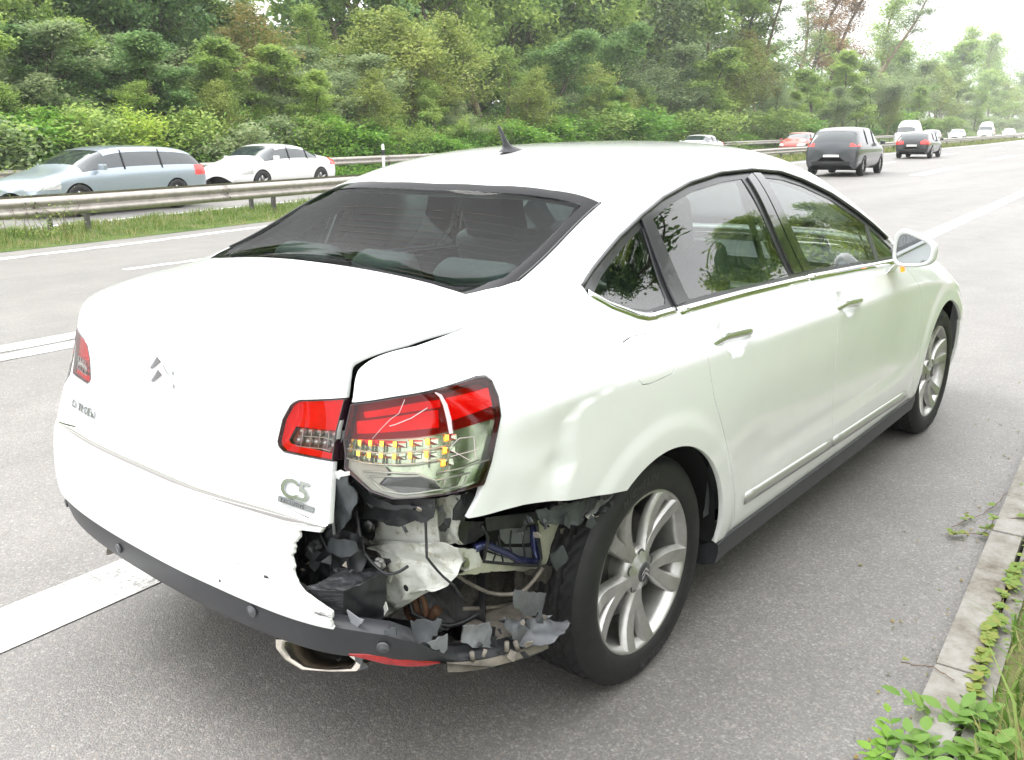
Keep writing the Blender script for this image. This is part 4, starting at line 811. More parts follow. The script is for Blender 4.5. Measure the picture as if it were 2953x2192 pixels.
# parking sensors, screw spot, cut-out flap for the tow eye
def disc_on(p, r, m, name, par, out=.002, ring=None):
    q, nn = on_body(p, out); fr = Matrix.Translation(q) @ nn.to_track_quat('Z', 'Y').to_matrix().to_4x4()
    mb = MB(); prof = [(0, .001), (r*.72, .001), (r*.78, -.001), (r*.85, .0012), (r, 0), (r, -.004)]; b = MB(); b.lathe(prof, 20)
    mb.add([fr @ Vector(v) for v in b.v], b.f, True); return mb.build(name, m, par)
for p in ((-.966, .185, .438), (-.952, -.415, .458), (-.847, -.744, .442), (-.86, .62, .44)): disc_on(p, .014, mat('sensor_grey', (.11, .115, .125), .35), 'parking_sensor', tr_)
disc_on((-.955, -.31, .505), .004, BLK, 'bumper_plug', bp_)
# tow-eye cover, hanging open
q, nn = on_body((-.940, -.492, .535)); mb = MB()
for a, b in (((-.022, .024), (-.010, .026)), ((-.010, .026), (-.004, .018)), ((-.004, .018), (.020, .010)), ((.020, .010), (.027, -.020)), ((.027, -.020), (.030, -.034))):
    pa, pb = [on_body((q.x, q.y-v[0]*1.2, q.z+v[1]), .0015)[0] for v in (a, b)]; mb.tube([pa, pb], .0045, 5)
mb.build('tow_eye_gap', BLK, bp_)
for y0, z0, y1, z1, w in ((-.316, .578, -.345, .567, .0014), (-.345, .567, -.375, .562, .0018), (-.375, .562, -.403, .553, .0010), (-.30, .512, -.345, .505, .0007), (-.42, .545, -.46, .53, .0008), (-.45, .60, -.47, .57, .0006)):
    mb = MB(); mb.tube([on_body((-.945, y0+(y1-y0)*t, z0+(z1-z0)*t+.002*math.sin(t*9)), .0004)[0] for t in np.linspace(0, 1, 6)], w, 4); mb.build('scratch', mat('scratch_grey', (.30, .30, .31), .6), bp_)
# red reflector in the valance
for sgn in (-1, 1):
    poly = [(.70, .716), (.86, .86)]; vs = []; fs = []; pts = [(-.880, .668, .412), (-.862, .70, .408), (-.835, .735, .402), (-.80, .77, .392), (-.765, .792, .381), (-.738, .808, .374)]
    for i, (x, w, z) in enumerate(pts):
        h = .010*math.sin(math.pi*(i+.35)/5.6); p, nn = on_body((x, sgn*w, z+(0 if sgn < 0 else .01)), -.0015); vs += [p+Vector((0, 0, h)), p+nn*.003, p-Vector((0, 0, h))]
    for i in range(5):
        for k in range(2): fs.append((i*3+k, i*3+k+1, i*3+k+4, i*3+k+3))
    mb = MB(); mb.add(vs, fs, True); mb.build('bumper_reflector', mat('reflector_red', (.35, .012, .015), .25, coat=1.0, noise=(60, .3)), tr_)
# torn lip that runs on towards the wheel
mb = MB(); pts = [(-.72, -.812, .362), (-.686, -.824, .350), (-.645, -.834, .338), (-.609, -.842, .330), (-.55, -.858, .322), (-.483, -.873, .316), (-.438, -.882, .312)]
vs = []; fs = []
for i, p in enumerate(pts):
    p = Vector(p); tdir = Vector(pts[min(i+1, 6)])-Vector(pts[max(i-1, 0)]); inn = Vector((0, 0, 1)).cross(tdir).normalized()
    if inn.y < 0: inn = -inn
    vs += [p+Vector((0, 0, -.018)), p+Vector((0, 0, .004)), p+inn*.006+Vector((0, 0, .006)), p+inn*.012+Vector((0, 0, -.002)), p+inn*.10+Vector((0, 0, -.008+.006*math.sin(i*2.1)))]
for i in range(6):
    for k in range(4): fs.append((i*5+k, i*5+k+1, (i+1)*5+k+1, (i+1)*5+k))
mb.add(vs, fs, True); mb.build('torn_bumper_lip', DIRTYP, tr_)

# ------------------------------------------------------------------ lamps
def strip_tube(pts, r, off=0.0, n=5, dens=1):
    return [on_body(p, off)[0] for p in pts], r
def lampset(sgn):
    mir = lambda p: (p[0], -p[1]*(-sgn) if sgn > 0 else p[1], p[2])
    mir = (lambda p: p) if sgn < 0 else (lambda p: (p[0], -p[1], p[2]))
    box = (-1.1, -.3, -1.2, -.3, .6, 1.2) if sgn < 0 else (-1.1, -.3, .3, 1.2, .6, 1.2)
    kw = dict(det=False, fine=.004)
    lamp = panel('wing_lamp', REDL, CAR, region(box, ins(gWL, .001), neg(g_wrap(CLEAR), 0), offset=.001, **kw), 0, label='red upper lens of the rear lamp, scratched and cracked' if sgn < 0 else None)
    panel('clear_lens', CLEARL, lamp, region(box, ins(gWL, .001), g_wrap(CLEAR), offset=.001, **kw), 0)
    # dark rim that turns inwards round the lens
    rim = region(box, ins(gWL, .001), neg(ins(gWL, .0032), 0), offset=.0015, **kw); panel('lamp_rim', mat('lamp_rim', (.03, .012, .02), .2, coat=1), lamp, rim, .05)
    # reflector bowls
    up = region(box, ins(gWL, .004), neg(g_wrap(CLEAR), 0), offset=-.030, **kw); panel('reflector_bowl', REDDK, lamp, up, 0)
    lo = region(box, ins(gWL, .004), g_wrap(CLEAR), offset=-.026, **kw); panel('reflector_bowl', MIRR, lamp, lo, 0)
    # bright bars inside the red half
    for poly, o in (([(.735, .90), (.735, .925), (.99, .950), (.99, .915)], -.014), ([(.76, .933), (.755, .945), (1.0, .972), (1.0, .955)], -.018), ([(1.02, .925), (1.02, .975), (1.155, .985), (1.165, .948)], -.016), ([(1.03, .938), (1.03, .962), (1.13, .968), (1.135, .95)], -.010)):
        panel('reflector_bar', REDREF, lamp, region(box, g_wrap(poly), offset=o, **kw), .012)
    # leds in their cells
    for p in LED_PTS:
        q, nn = on_body(mir(p), -.010); fr = Matrix.Translation(q) @ nn.to_track_quat('Z', 'Y').to_matrix().to_4x4()
        up_ = Vector((0, 0, 1)); sd_ = nn.cross(up_).normalized(); b = MB()
        vs = []
        for o, sz in ((0, 1.0), (.004, .8)):
            for a, c in ((-1, -1), (1, -1), (1, 1), (-1, 1)): vs.append(q+sd_*a*.0046*sz+up_*c*.0068*sz+nn*o)
        b.add(vs, [(0, 1, 5, 4), (1, 2, 6, 5), (2, 3, 7, 6), (3, 0, 4, 7)], False, 0); b.add(vs[4:], [(0, 1, 2, 3)], False, 1)
        b.build('led', [AMBER, AMBERHOT], lamp)
        b = MB(); b.add([q-sd_*.010*(-sgn)*-1+up_*.008-nn*.012, q-sd_*.022*sgn*-1+up_*.008-nn*.014, q-sd_*.022*sgn*-1-up_*.006-nn*.006, q-sd_*.010*sgn*-1-up_*.006-nn*.004], [(0, 1, 2, 3)]); b.build('led_reflector', MIRR, lamp)
    mb = MB()
    for A, B in zip(LED_DIV_A, LED_DIV_B):
        mb.tube([on_body(mir(A), -.004)[0], on_body(mir(tuple((a+b)/2 for a, b in zip(A, B))), -.004)[0], on_body(mir(B), -.004)[0]], .0011, 5)
        vs = [on_body(mir(A), -.004)[0], on_body(mir(B), -.004)[0], on_body(mir(B), -.024)[0], on_body(mir(A), -.024)[0]]; mb.add(vs, [(0, 1, 2, 3)])
    mb.build('led_dividers', MIRR, lamp)
    for L, r in ((RAIL1, .0016), (RAIL2, .0018), (RAIL3, .0016)):
        mb = MB(); mb.tube([on_body(mir(p), -.003)[0] for p in L], r, 6); mb.build('lamp_rail', mat('lamp_rail', (.80, .80, .78), .25, metal=.3, coat=1), lamp)
    pl = MB(); pts = [on_body(mir(p), -.018)[0] for p in REV_IN]; pl.add(pts, [tuple(range(len(pts)))]); pl.build('reversing_lamp', mat('reversing_dark', (.03, .028, .045), .15, coat=1), lamp)
    mb = MB(); q = [on_body(mir(p), -.008)[0] for p in REV_IN]; mb.tube(q+[q[0]], .0022, 6); q = [on_body(mir(p), -.005)[0] for p in REV_OUT]; mb.tube(q, .0022, 6)
    q = [on_body(mir(p), -.006)[0] for p in REV_BOX]; mb.tube(q, .0017, 5); mb.build('reversing_rim', mat('lamp_rail', (.8, .8, .78), .25), lamp)
    # pale body of the lamp's lower inner corner
    panel('lamp_body', mat('lamp_beige', (.52, .49, .45), .3, coat=.7), lamp, region(box, ins(gWL, .004), g_wrap([(.68, .86), (.716, .845), (.82, .838), (.835, .828), (.80, .803), (.86, .790), (1.0, .787), (1.0, .76), (.68, .76)]), offset=-.012, **kw), 0)
    if sgn < 0:
        WP = mat('stress_white', (.75, .55, .58), .4)
        mb = MB(); vs = []
        for i, p in enumerate(CRACK_BAR):
            w = (.0015, .0035, .0048, .005, .004)[i]; c, nn = on_body(p, .0024); t_ = (Vector(CRACK_BAR[min(i+1, 4)])-Vector(CRACK_BAR[max(i-1, 0)])).normalized(); s_ = nn.cross(t_)
            vs += [c-s_*w, c+nn*.0012, c+s_*w]
        mb.add(vs, [(i*3+k, i*3+k+1, i*3+k+4, i*3+k+3) for i in range(4) for k in range(2)], True); mb.build('lens_crack', WP, lamp)
        for L, r in ((CRACK1, .0007), (CRACK2, .0011), (CRACK3, .0009), (CRACK4, .0008)):
            mb = MB(); mb.tube([on_body(p, .0020)[0] for p in L], r, 4); mb.build('lens_crack', mat('crack_light', (.62, .52, .53), .35), lamp)
    # lid lamp
    lid = panel('lid_lamp', REDL, CAR, region(box, ins(gLL, .001), neg(g_wrap([(.535,.893),(.695,.902),(.655,.852),(.515,.853),(.508,.860)]), 0), offset=.001, **kw), 0)
    clr = [(.535,.893),(.695,.902),(.655,.852),(.515,.853),(.508,.860)]
    panel('clear_lens', CLEARL, lid, region(box, g_wrap(clr), offset=.001, **kw), 0)
    panel('lamp_rim', mat('lamp_rim', (.03, .012, .02), .2, coat=1), lid, region(box, ins(gLL, .001), neg(ins(gLL, .003), 0), offset=.0012, **kw), .04)
    panel('reflector_bowl', REDREF, lid, region(box, ins(gLL, .003), neg(g_wrap(clr), 0), offset=-.010, **kw), 0)
    panel('reflector_bowl', mat('lamp_grey', (.30, .31, .32), .2, metal=.6), lid, region(box, g_wrap(clr), offset=-.022, **kw), 0)
    for p in LID_LED:
        q, nn = on_body(mir(p), -.014); b = MB(); fr = Matrix.Translation(q) @ nn.to_track_quat('Z', 'Y').to_matrix().to_4x4(); c = MB(); c.lathe([(0, .006), (.005, .005), (.009, 0), (.011, -.004)], 12)
        b.add([fr @ Vector(v) for v in c.v], c.f, True); b.build('led_lens', mat('led_clear', (.5, .52, .55), .1, metal=.5, coat=1), lid)
    mb = MB()
    row = LID_LED[:5]; low_ = LID_LED[5:]
    mb.tube([on_body(mir(tuple((a+b)/2 for a, b in zip(r1, r2))), -.006)[0] for r1, r2 in zip(row, low_)], .0012, 4)
    mb.tube([on_body(mir((p[0], p[1], p[2]-.013)), -.006)[0] for p in low_], .0014, 4)
    for (a, b, c, d) in zip(row[:-1], row[1:], low_[:-1], low_[1:]):
        m1 = tuple((x+y)/2 for x, y in zip(a, b)); m2 = tuple((x+y)/2 for x, y in zip(c, d)); mb.tube([on_body(mir((m1[0], m1[1], m1[2]+.010)), -.006)[0], on_body(mir((m2[0], m2[1], m2[2]-.012)), -.006)[0]], .0011, 4)
    mb.build('led_dividers', mat('lamp_rail', (.8, .8, .78), .25), lid)
lampset(-1); lampset(1)

# ------------------------------------------------------------------ badges
def text_on(name, txt, size, depth, m, parent, origin, right, up, nrm, shear=0.0, spacing=1.0, bold=0.0):
    cu = bpy.data.curves.new(name, 'FONT'); cu.body = txt; cu.size = size; cu.extrude = depth; cu.space_character = spacing; cu.shear = shear; cu.offset = bold; cu.resolution_u = 3
    o = bpy.data.objects.new(name, cu); COL.objects.link(o)
    dg = bpy.context.evaluated_depsgraph_get(); me = bpy.data.meshes.new_from_object(o.evaluated_get(dg)); bpy.data.objects.remove(o)
    me.materials.clear()
    ob = link(name, me, m, parent); r, u, n = Vector(right).normalized(), Vector(up).normalized(), Vector(nrm).normalized()
    ob.matrix_world = Matrix(((r.x, u.x, n.x, origin[0]), (r.y, u.y, n.y, origin[1]), (r.z, u.z, n.z, origin[2]), (0, 0, 0, 1))); return ob
def lid_frame(y, z, out=.002):
    h = BVH.ray_cast(Vector((-3, y, z)), Vector((1, 0, 0))); p, n = h[0], h[1]
    if n.x > 0: n = -n
    r = Vector((0, -1, 0)); r = (r-n*r.dot(n)).normalized(); u = n.cross(r); 
    if u.z < 0: u = -u
    return p+n*out, r, u, n
BADGE = mat('badge_chrome', (.50, .51, .53), .13, metal=1.0)
p, r, u, n = lid_frame(.56, .752); 
for i, ch in enumerate('CITROËN'):
    y = .560-i*.0255; p, r, u, n = lid_frame(y, .750+.0); text_on('badge_letter', ch, .034, .0022, BADGE, CAR, p, r, u, n, bold=.0004)
for i, ch in enumerate('C5'):
    p, r, u, n = lid_frame(-.470-i*.052, .742); o = text_on('badge_letter', ch, .060, .003, BADGE, CAR, p, r, u, n, bold=.0012); o.scale.x *= 1.35
p, r, u, n = lid_frame(-.525, .731, .001); mb = MB(); fr = Matrix(((r.x, u.x, n.x, p.x), (r.y, u.y, n.y, p.y), (r.z, u.z, n.z, p.z), (0, 0, 0, 1)))
mb.prism([(-.055, -.0065), (.055, -.0065), (.055, .0065), (-.055, .0065)], 0, .003, fr); bar = mb.build('badge_bar', mat('badge_bar', (.30, .31, .33), .25, metal=.8), CAR)
o = text_on('badge_lettering', 'EXCLUSIVE', .0125, .0005, mat('badge_black', (.03, .03, .03), .4), bar, p+n*.0031-r*.046-u*.0045, r, u, n, spacing=1.25)
# double chevron
for dz in (0, -.034):
    p, r, u, n = lid_frame(-.0, .955+dz, .0015); fr = Matrix(((r.x, u.x, n.x, p.x), (r.y, u.y, n.y, p.y), (r.z, u.z, n.z, p.z), (0, 0, 0, 1)))
    hw, hh, th = .052, .044, .019; mb = MB()
    for s_ in (-1, 1):
        vs = [fr @ Vector(q) for q in ((0, hh, 0), (0, hh-.024, 0), (s_*hw, -.010, 0), (s_*(hw-.004), .004-.002, 0), (0, hh-.010, .012), (s_*(hw-.002), -.004, .006))]
        mb.add(vs, [(0, 4, 5, 3), (4, 1, 2, 5), (3, 5, 2), (0, 1, 4)])
    mb.build('chevron_emblem', BADGE, CAR)

# ------------------------------------------------------------------ wheels
ZW = .325
def spoke(ang, sgn, lean):
    vs = []; fs = []; nseg = 9
    for i in range(nseg+1):
        t = i/nseg; r = .045+t*(.232-.045); a = ang+lean*(t-.12)*1.0 + lean*.35*math.sin(t*math.pi); w = .0185+.0085*t**.8
        yo = -.012-.020*math.sin(t*math.pi*.62)+.034*t**2; th = .030*(1-.35*t)
        c = Vector((math.cos(a)*r, 0, math.sin(a)*r)); tg = Vector((-math.sin(a), 0, math.cos(a)))
        for k, (s_, d) in enumerate(((-1.05, th), (-1, .009), (-.72, 0), (.72, -.001), (1, .009), (1.05, th))): vs.append(c+tg*w*s_+Vector((0, -(yo)+d, 0)))
    for i in range(nseg):
        for k in range(5): fs.append((i*6+k, i*6+k+1, (i+1)*6+k+1, (i+1)*6+k))
    return vs, fs
def wheel(cx, sgn, phase):
    org = Vector((cx, sgn*.885, ZW))
    e = MB()  # rim barrel; local y = 0 at outer face, +y inboard; sgn flips
    prof = [(.238, .004), (.2385, -.002), (.236, -.004), (.231, -.002), (.228, .006), (.222, .014), (.217, .03), (.212, .09), (.205, .14), (.214, .19), (.22, .2)]
    e.lathe([(r, h) for r, h in prof], 72, axis='Y')
    rim = e.build('wheel', SILVER, CAR); rim.location = org
    if sgn > 0: rim.scale = (1, -1, 1)
    for k in range(5):
        for l in (-1, 1):
            b = MB(); v, f = spoke(phase+k*2*math.pi/5, -1, l*.235); b.add(v, f, True); o = b.build('spoke', SILVER, rim); 
            md = o.modifiers.new('e', 'EDGE_SPLIT'); md.split_angle = R(40)
    b = MB(); b.lathe([(.0, .0), (.020, -.001), (.030, .001), (.032, .006), (.056, .012), (.066, .022), (.070, .045), (.068, .12)], 40, axis='Y'); b.build('hub', SILVER, rim)
    b = MB(); b.lathe([(0, -.004), (.026, -.003), (.0295, 0), (.030, .008)], 32, axis='Y'); cap = b.build('centre_cap', mat('cap_grey', (.10, .10, .11), .3, metal=.6), rim)
    for dz in (.004, -.009):
        b = MB()
        for s_ in (-1, 1): b.add([(0, -.0055, dz+.013), (0, -.0055, dz+.006), (s_*.017, -.0045, dz-.010), (s_*.017, -.0045, dz-.003)], [(0, 1, 2, 3)])
        b.build('cap_emblem', CHROME, rim)
    for k in range(5):
        a = phase+(k+.5)*2*math.pi/5; b = MB(); b.lathe([(0, .012), (.007, .012), (.0085, .014), (.0085, .03)], 6, origin=(math.cos(a)*.050, 0, math.sin(a)*.050), axis='Y', smooth=False); b.build('lug_bolt', STEEL, rim)
        b = MB(); b.lathe([(.013, .0145), (.0145, .011), (.0165, .0145)], 14, origin=(math.cos(a)*.050, 0, math.sin(a)*.050), axis='Y'); b.build('bolt_well', mat('well_dark', (.05, .05, .05), .4), rim)
    b = MB(); b.lathe([(.04, .075), (.155, .075), (.157, .08), (.157, .10), (.04, .10)], 48, axis='Y'); b.build('brake_disc', mat('disc_steel', (.10, .095, .09), .4, metal=.7), rim)
    b = MB(); b.lathe([(.0, .16), (.212, .16)], 32, axis='Y'); b.build('wheel_back', mat('void_black', (.006, .006, .006), .9), rim)
    # tyre with grooved tread and cross sipes
    pr = [(.237, .000), (.243, -.008), (.255, -.0125), (.272, -.0150), (.292, -.0135), (.308, -.007), (.319, .003), (.3245, .012), (.3262, .014)]
    tread = []; W0, W1 = .014, .206
    for i in range(37):
        h = W0+(W1-W0)*i/36; base = .3295+.0035*math.sin(math.pi*(h-W0)/(W1-W0)); g = any(abs(h-c) < .0050 for c in (.058, .092, .128, .162)); tread.append((base-(.008 if g else 0), h, not g))
    back = [(.3262, .206), (.319, .217), (.308, .225), (.272, .232), (.243, .226), (.237, .216)]
    n = 288; vs = []; rings = [(r, h, False) for r, h in pr]+tread+[(r, h, False) for r, h in back]
    for j, (r, h, blk) in enumerate(rings):
        for k in range(n):
            rr = r
            if blk:
                sh_ = int(round((h-.11)*-160)); ph = (k+sh_) % 6
                if h < .05 or h > .17: rr -= .0045 if ph == 0 else 0
                else: rr -= .003 if (k+2*sh_) % 6 == 0 else 0
            a = 2*math.pi*k/n; z = rr*math.sin(a); z = max(z, -ZW+.0015) if sgn else z
            vs.append((rr*math.cos(a), h, z))
    fs = [(j*n+k, j*n+(k+1) % n, (j+1)*n+(k+1) % n, (j+1)*n+k) for j in range(len(rings)-1) for k in range(n)]
    b = MB(); b.add(vs, fs, True); t = b.build('tyre', RUBBER, rim)
    md = t.modifiers.new('e', 'EDGE_SPLIT'); md.split_angle = R(38)
    LW = {'M': .92, 'I': .36, 'C': .76, 'H': .78, 'E': .68, 'L': .60, 'N': .78}
    for a0 in (120, 300):
        adv = 0.0
        for ch in 'MICHELIN':
            a = R(a0)-(adv+LW[ch]*.5)*.032/.283; adv += LW[ch]*1.06; rr = .272; pos = Vector((math.cos(a)*rr, -.0150, math.sin(a)*rr)); up = Vector((math.cos(a), 0, math.sin(a))); rt = Vector((math.sin(a), 0, -math.cos(a)))
            o = text_on('tyre_letter', ch, .032, .0009, mat('rubber_letter', (.040, .040, .042), .7), rim, (0, 0, 0), rt, up, (0, -1, 0), shear=.25, bold=.0006)
            wd_ = LW[ch]*.032*.45; o.matrix_local = Matrix(((rt.x, up.x, 0, pos.x-rt.x*wd_), (rt.y, up.y, -1, pos.y), (rt.z, up.z, 0, pos.z-rt.z*wd_), (0, 0, 0, 1)))
    return rim
wheel(0, -1, R(52)); wheel(2.815, -1, R(20)); wheel(0, 1, R(10)); wheel(2.815, 1, R(40))
for cx in (.01, 2.825):
    for sgn in (-1, 1):
        b = MB(); vs = []; fs = []; a0, a1 = (-8, 188) if not (cx < 1 and sgn < 0) else (-8, 122); m = 26
        for i in range(m+1):
            a = R(a0+(a1-a0)*i/m)
            for (w, rr) in ((.908, .367), (.900, .378), (.64, .385), (.62, .20)): xx = cx+math.cos(a)*rr; vs.append((xx, sgn*(w-.28*max(0, xx-2.98)), .325+math.sin(a)*rr))
        fs = [(i*4+k, i*4+k+1, (i+1)*4+k+1, (i+1)*4+k) for i in range(m) for k in range(3)]
        b.add(vs, fs, True); b.build('arch_liner', mat('arch_black', (.012, .012, .013), .9, bump=(120, .4, .002)), CAR)

# ------------------------------------------------------------------ mirrors
for sgn in (-1, 1):
    # shell: superellipse loft from the glass side (rear) to the nose (front)
    c0 = Vector((1.925, sgn*.978, 1.043)); vs = []; fs = []; n = 28
    def ring(x, sy, sz, ox, oz, pw=3.4):
        out = []
        for k in range(n):
            a = 2*math.pi*k/n; ca, sa = math.cos(a), math.sin(a)
            y = abs(ca)**(2/pw)*math.copysign(1, ca)*sy; z = abs(sa)**(2/pw)*math.copysign(1, sa)*sz
            z *= (.92-.42*(y/sy) if z > 0 else .95-.12*(y/sy)); out.append(c0+Vector((x, sgn*(y+ox), z+oz)))
        return out
    secs = [(-.010, .068, .058, 0, 0), (-.018, .077, .067, 0, .001), (-.010, .083, .073, 0, 0), (.02, .086, .076, 0, 0), (.05, .083, .073, -.003, 0), (.075, .074, .064, -.006, -.002), (.093, .055, .040, -.008, -.004), (.100, .004, .004, -.01, -.005)]
    for s_ in secs: vs += ring(*s_)
    for i in range(len(secs)-1):
        for k in range(n): fs.append((i*n+k, i*n+(k+1) % n, (i+1)*n+(k+1) % n, (i+1)*n+k))
    mb = MB(); mb.add(vs, fs, True); ms = mb.build('wing_mirror', WHITE, CAR)
    mb = MB(); g = ring(-.008, .070, .060, 0, 0); mb.add(g, [tuple(range(n))]); mb.build('mirror_glass', mat('mirror', (.42, .44, .45), .02, metal=1.0), ms)
    mb = MB(); v2 = []
    for x, y, z, wx, wz in ((1.965, .93, 1.005, .040, .016), (1.975, .91, .985, .045, .018), (2.00, .885, .955, .055, .020), (2.02, .868, .935, .060, .022)):
        for a, b_ in ((-1, -1), (1, -1), (1, 1), (-1, 1)): v2.append((x+a*wx, sgn*y+sgn*b_*.012, z+b_*wz))
    mb.add(v2, [(i*4+k, i*4+(k+1) % 4, (i+1)*4+(k+1) % 4, (i+1)*4+k) for i in range(3) for k in range(4)]+[(0, 1, 2, 3)], False); mb.build('mirror_arm', WHITE, ms, bevel=.004)
    mb = MB(); mb.box((1.928, sgn*.938, .962), (.012, .014, .026), Matrix.Rotation(R(12*sgn), 3, 'X')); mb.build('side_indicator', mat('side_amber', (.9, .25, .03), .3, emit=((1, .13, .005), 1.3)), ms)

# ------------------------------------------------------------------ antenna
q = BVH.ray_cast(Vector((.43, -.06, 3)), Vector((0, 0, -1)))[0]
mb = MB(); vs = []; fs = []; nn = 14; secs = [(0, .070, .024, 0, 0), (.006, .060, .021, 0, 0), (.012, .040, .015, -.012, 0), (.020, .024, .011, -.026, 0), (.030, .015, .008, -.036, 0), (.045, .011, .006, -.045, 0), (.065, .008, .0045, -.057, 0), (.085, .0055, .0035, -.070, 0)]
for h, a, b, ox, _ in secs:
    for k in range(nn):
        t = 2*math.pi*k/nn; vs.append(q+Vector((math.cos(t)*a+ox, math.sin(t)*b, h-.003)))
fs = [(i*nn+k, i*nn+(k+1) % nn, (i+1)*nn+(k+1) % nn, (i+1)*nn+k) for i in range(len(secs)-1) for k in range(nn)]+[tuple((len(secs)-1)*nn+k for k in range(nn))]
mb.add(vs, fs, True); mb.build('roof_antenna', mat('antenna_grey', (.045, .045, .052), .4), CAR)

# ------------------------------------------------------------------ exhausts
EXO = [(-.885, -.416, .352), (-.850, -.475, .356), (-.809, -.539, .350), (-.785, -.590, .312), (-.800, -.583, .298), (-.835, -.535, .295), (-.868, -.480, .294), (-.884, -.442, .312), (-.890, -.422, .336)]
for sgn in (-1, 1):
    O = [Vector((x, -sgn*y, z)) for x, y, z in EXO]; c = sum(O, Vector())/len(O); m = len(O); vs = []
    fw = Vector((1, sgn*-.12, .0))
    for dx, s_ in ((.16, 1.0), (.03, 1.12), (.004, 1.13), (-.004, 1.08), (-.004, .96), (.002, .86), (.05, .82), (.15, .72)): vs += [c+(p-c)*s_+fw*dx for p in O]
    fs = [(i*m+k, i*m+(k+1) % m, (i+1)*m+(k+1) % m, (i+1)*m+k) for i in range(7) for k in range(m)]
    b = MB(); b.add(vs, fs, False); ex = b.build('exhaust_tip', mat('exhaust_steel', (.40, .365, .32), .25, metal=1.0, noise=(30, .2)), CAR)
    ex.data.polygons.foreach_set('use_smooth', [True]*len(ex.data.polygons)); md = ex.modifiers.new('e', 'EDGE_SPLIT'); md.split_angle = R(38)
    b = MB(); b.add([c+(p-c)*.79+fw*.06 for p in O], [tuple(range(m))]); b.build('exhaust_mouth', mat('void_black', (.006, .006, .006), .9), ex)
    b = MB(); b.tube([c+fw*.13, c+fw*.40+Vector((0, 0, .03))], .035, 12); b.build('exhaust_pipe', mat('pipe_dark', (.10, .09, .08), .6, metal=.6), ex)

# ------------------------------------------------------------------ structure and torn pieces behind the missing bumper corner
def shard(name, m, pts, crumple, th, seed):
    P = [Vector(p) for p in pts]; n = len(P); c = sum(P, Vector())/n; nr = Vector(); rj = random.Random(seed*17+3); Q = []; jit = 0.0 if name in ('bolt_plate', 'vent_box', 'vent_flap', 'vent_cover') else .0022 if name in ('torn_scrap', 'torn_clip', 'bumper_corner_shard', 'torn_liner') else .0012
    for i in range(n):
        a, b = P[i], P[(i+1) % n]; mk = max(1, int((b-a).length/.011)); e = (b-a); pr = e.cross((c-a)).cross(e)
        pr = pr.normalized() if pr.length > 1e-9 else Vector()
        for k in range(mk): Q.append(a+e*(k/mk)+pr*(rj.gauss(0, jit) if k else 0)+(e.normalized()*rj.gauss(0, jit*.8) if k else Vector()))
    P = Q; n = len(P)
    for i in range(n): nr += (P[i]-c).cross(P[(i+1) % n]-c)
    nr.normalize(); view = Vector((-1, -1, .3)).normalized()
    if nr.dot(view) < 0: nr = -nr
    bm = bmesh.new(); vs = [bm.verts.new(p) for p in P]; f = bm.faces.new(vs); bmesh.ops.triangulate(bm, faces=[f], ngon_method='EAR_CLIP')
    for _ in range(4):
        ed = [e for e in bm.edges if e.calc_length() > .016]
        if not ed: break
        bmesh.ops.subdivide_edges(bm, edges=ed, cuts=1); bmesh.ops.triangulate(bm, faces=[f for f in bm.faces if len(f.verts) > 3])
    from mathutils import noise as nz
    for v in bm.verts:
        q = v.co*22+Vector((seed*3.1, seed, 0)); k = nz.noise(q)*1.3+.6*nz.noise(q*2.3)
        ridge = abs(nz.noise(v.co*14+Vector((seed, 5, 1))))
        v.co += nr*crumple*(k-1.2*ridge)
    r = bmesh.ops.extrude_face_region(bm, geom=bm.faces[:]); 
    for v in [g for g in r['geom'] if isinstance(g, bmesh.types.BMVert)]: v.co -= nr*th
    bmesh.ops.recalc_face_normals(bm, faces=bm.faces[:])
    me = bpy.data.meshes.new(name); bm.to_mesh(me); bm.free(); me.polygons.foreach_set('use_smooth', [True]*len(me.polygons))
    o = link(name, me, m, CAR); md = o.modifiers.new('e', 'EDGE_SPLIT'); md.split_angle = R(50); return o
for i, (nm, mt, cr, th, pts) in enumerate(SHARDS): shard(nm, MATS[mt] if mt in MATS else WHITE, pts, cr, th, i+1)
# small torn bits, clips, foam and wiring that fill the hole: too many to pick apart
rc = random.Random(9); mb = MB(); mats_ = [BLK, SLATE, GREYP, DIRTYP, PRIMER]
def bit(c, s_, mi):
    n_ = Vector((rc.gauss(-1, .6), rc.gauss(-.8, .6), rc.gauss(.2, .6))).normalized(); a = n_.orthogonal().normalized(); b = n_.cross(a); k = rc.choice((3, 4, 5)); ph = rc.uniform(0, 6.28)
    P = [c+(a*math.cos(ph+2*math.pi*i/k)+b*math.sin(ph+2*math.pi*i/k))*s_*rc.uniform(.5, 1.3)+n_*s_*rc.uniform(-.3, .3) for i in range(k)]; th = n_*-.0025
    mb.add(P+[p+th for p in P]+[c+n_*s_*.15], [(i, (i+1) % k, 2*k) for i in range(k)]+[(i, i+k, (i+1) % k+k, (i+1) % k) for i in range(k)], False, mi)
for k in range(150):
    zone = rc.random()
    if zone < .34: x = rc.uniform(-.88, -.45); c = Vector((x, -.62-.28*min(1, (x+.9)/.35)+rc.uniform(0, .12), rc.uniform(.33, .40)+.10*max(0, -x-.7)))
    elif zone < .62: x = rc.uniform(-.50, -.17); c = Vector((x, rc.uniform(-.90, -.84), .59+.10*(-x-.17)+rc.uniform(-.03, .035)))
    elif zone < .82: c = Vector((rc.uniform(-.86, -.80), rc.uniform(-.66, -.47), rc.uniform(.47, .68)))
    else: c = Vector((rc.uniform(-.80, -.66), rc.uniform(-.84, -.60), rc.uniform(.68, .77)))
    bit(c, rc.uniform(.006, .020), rc.choices(range(5), (5, 4, 2, 2, .6))[0])
o_ = mb.build('torn_debris', mats_, CAR, kind='stuff', fixn=False)
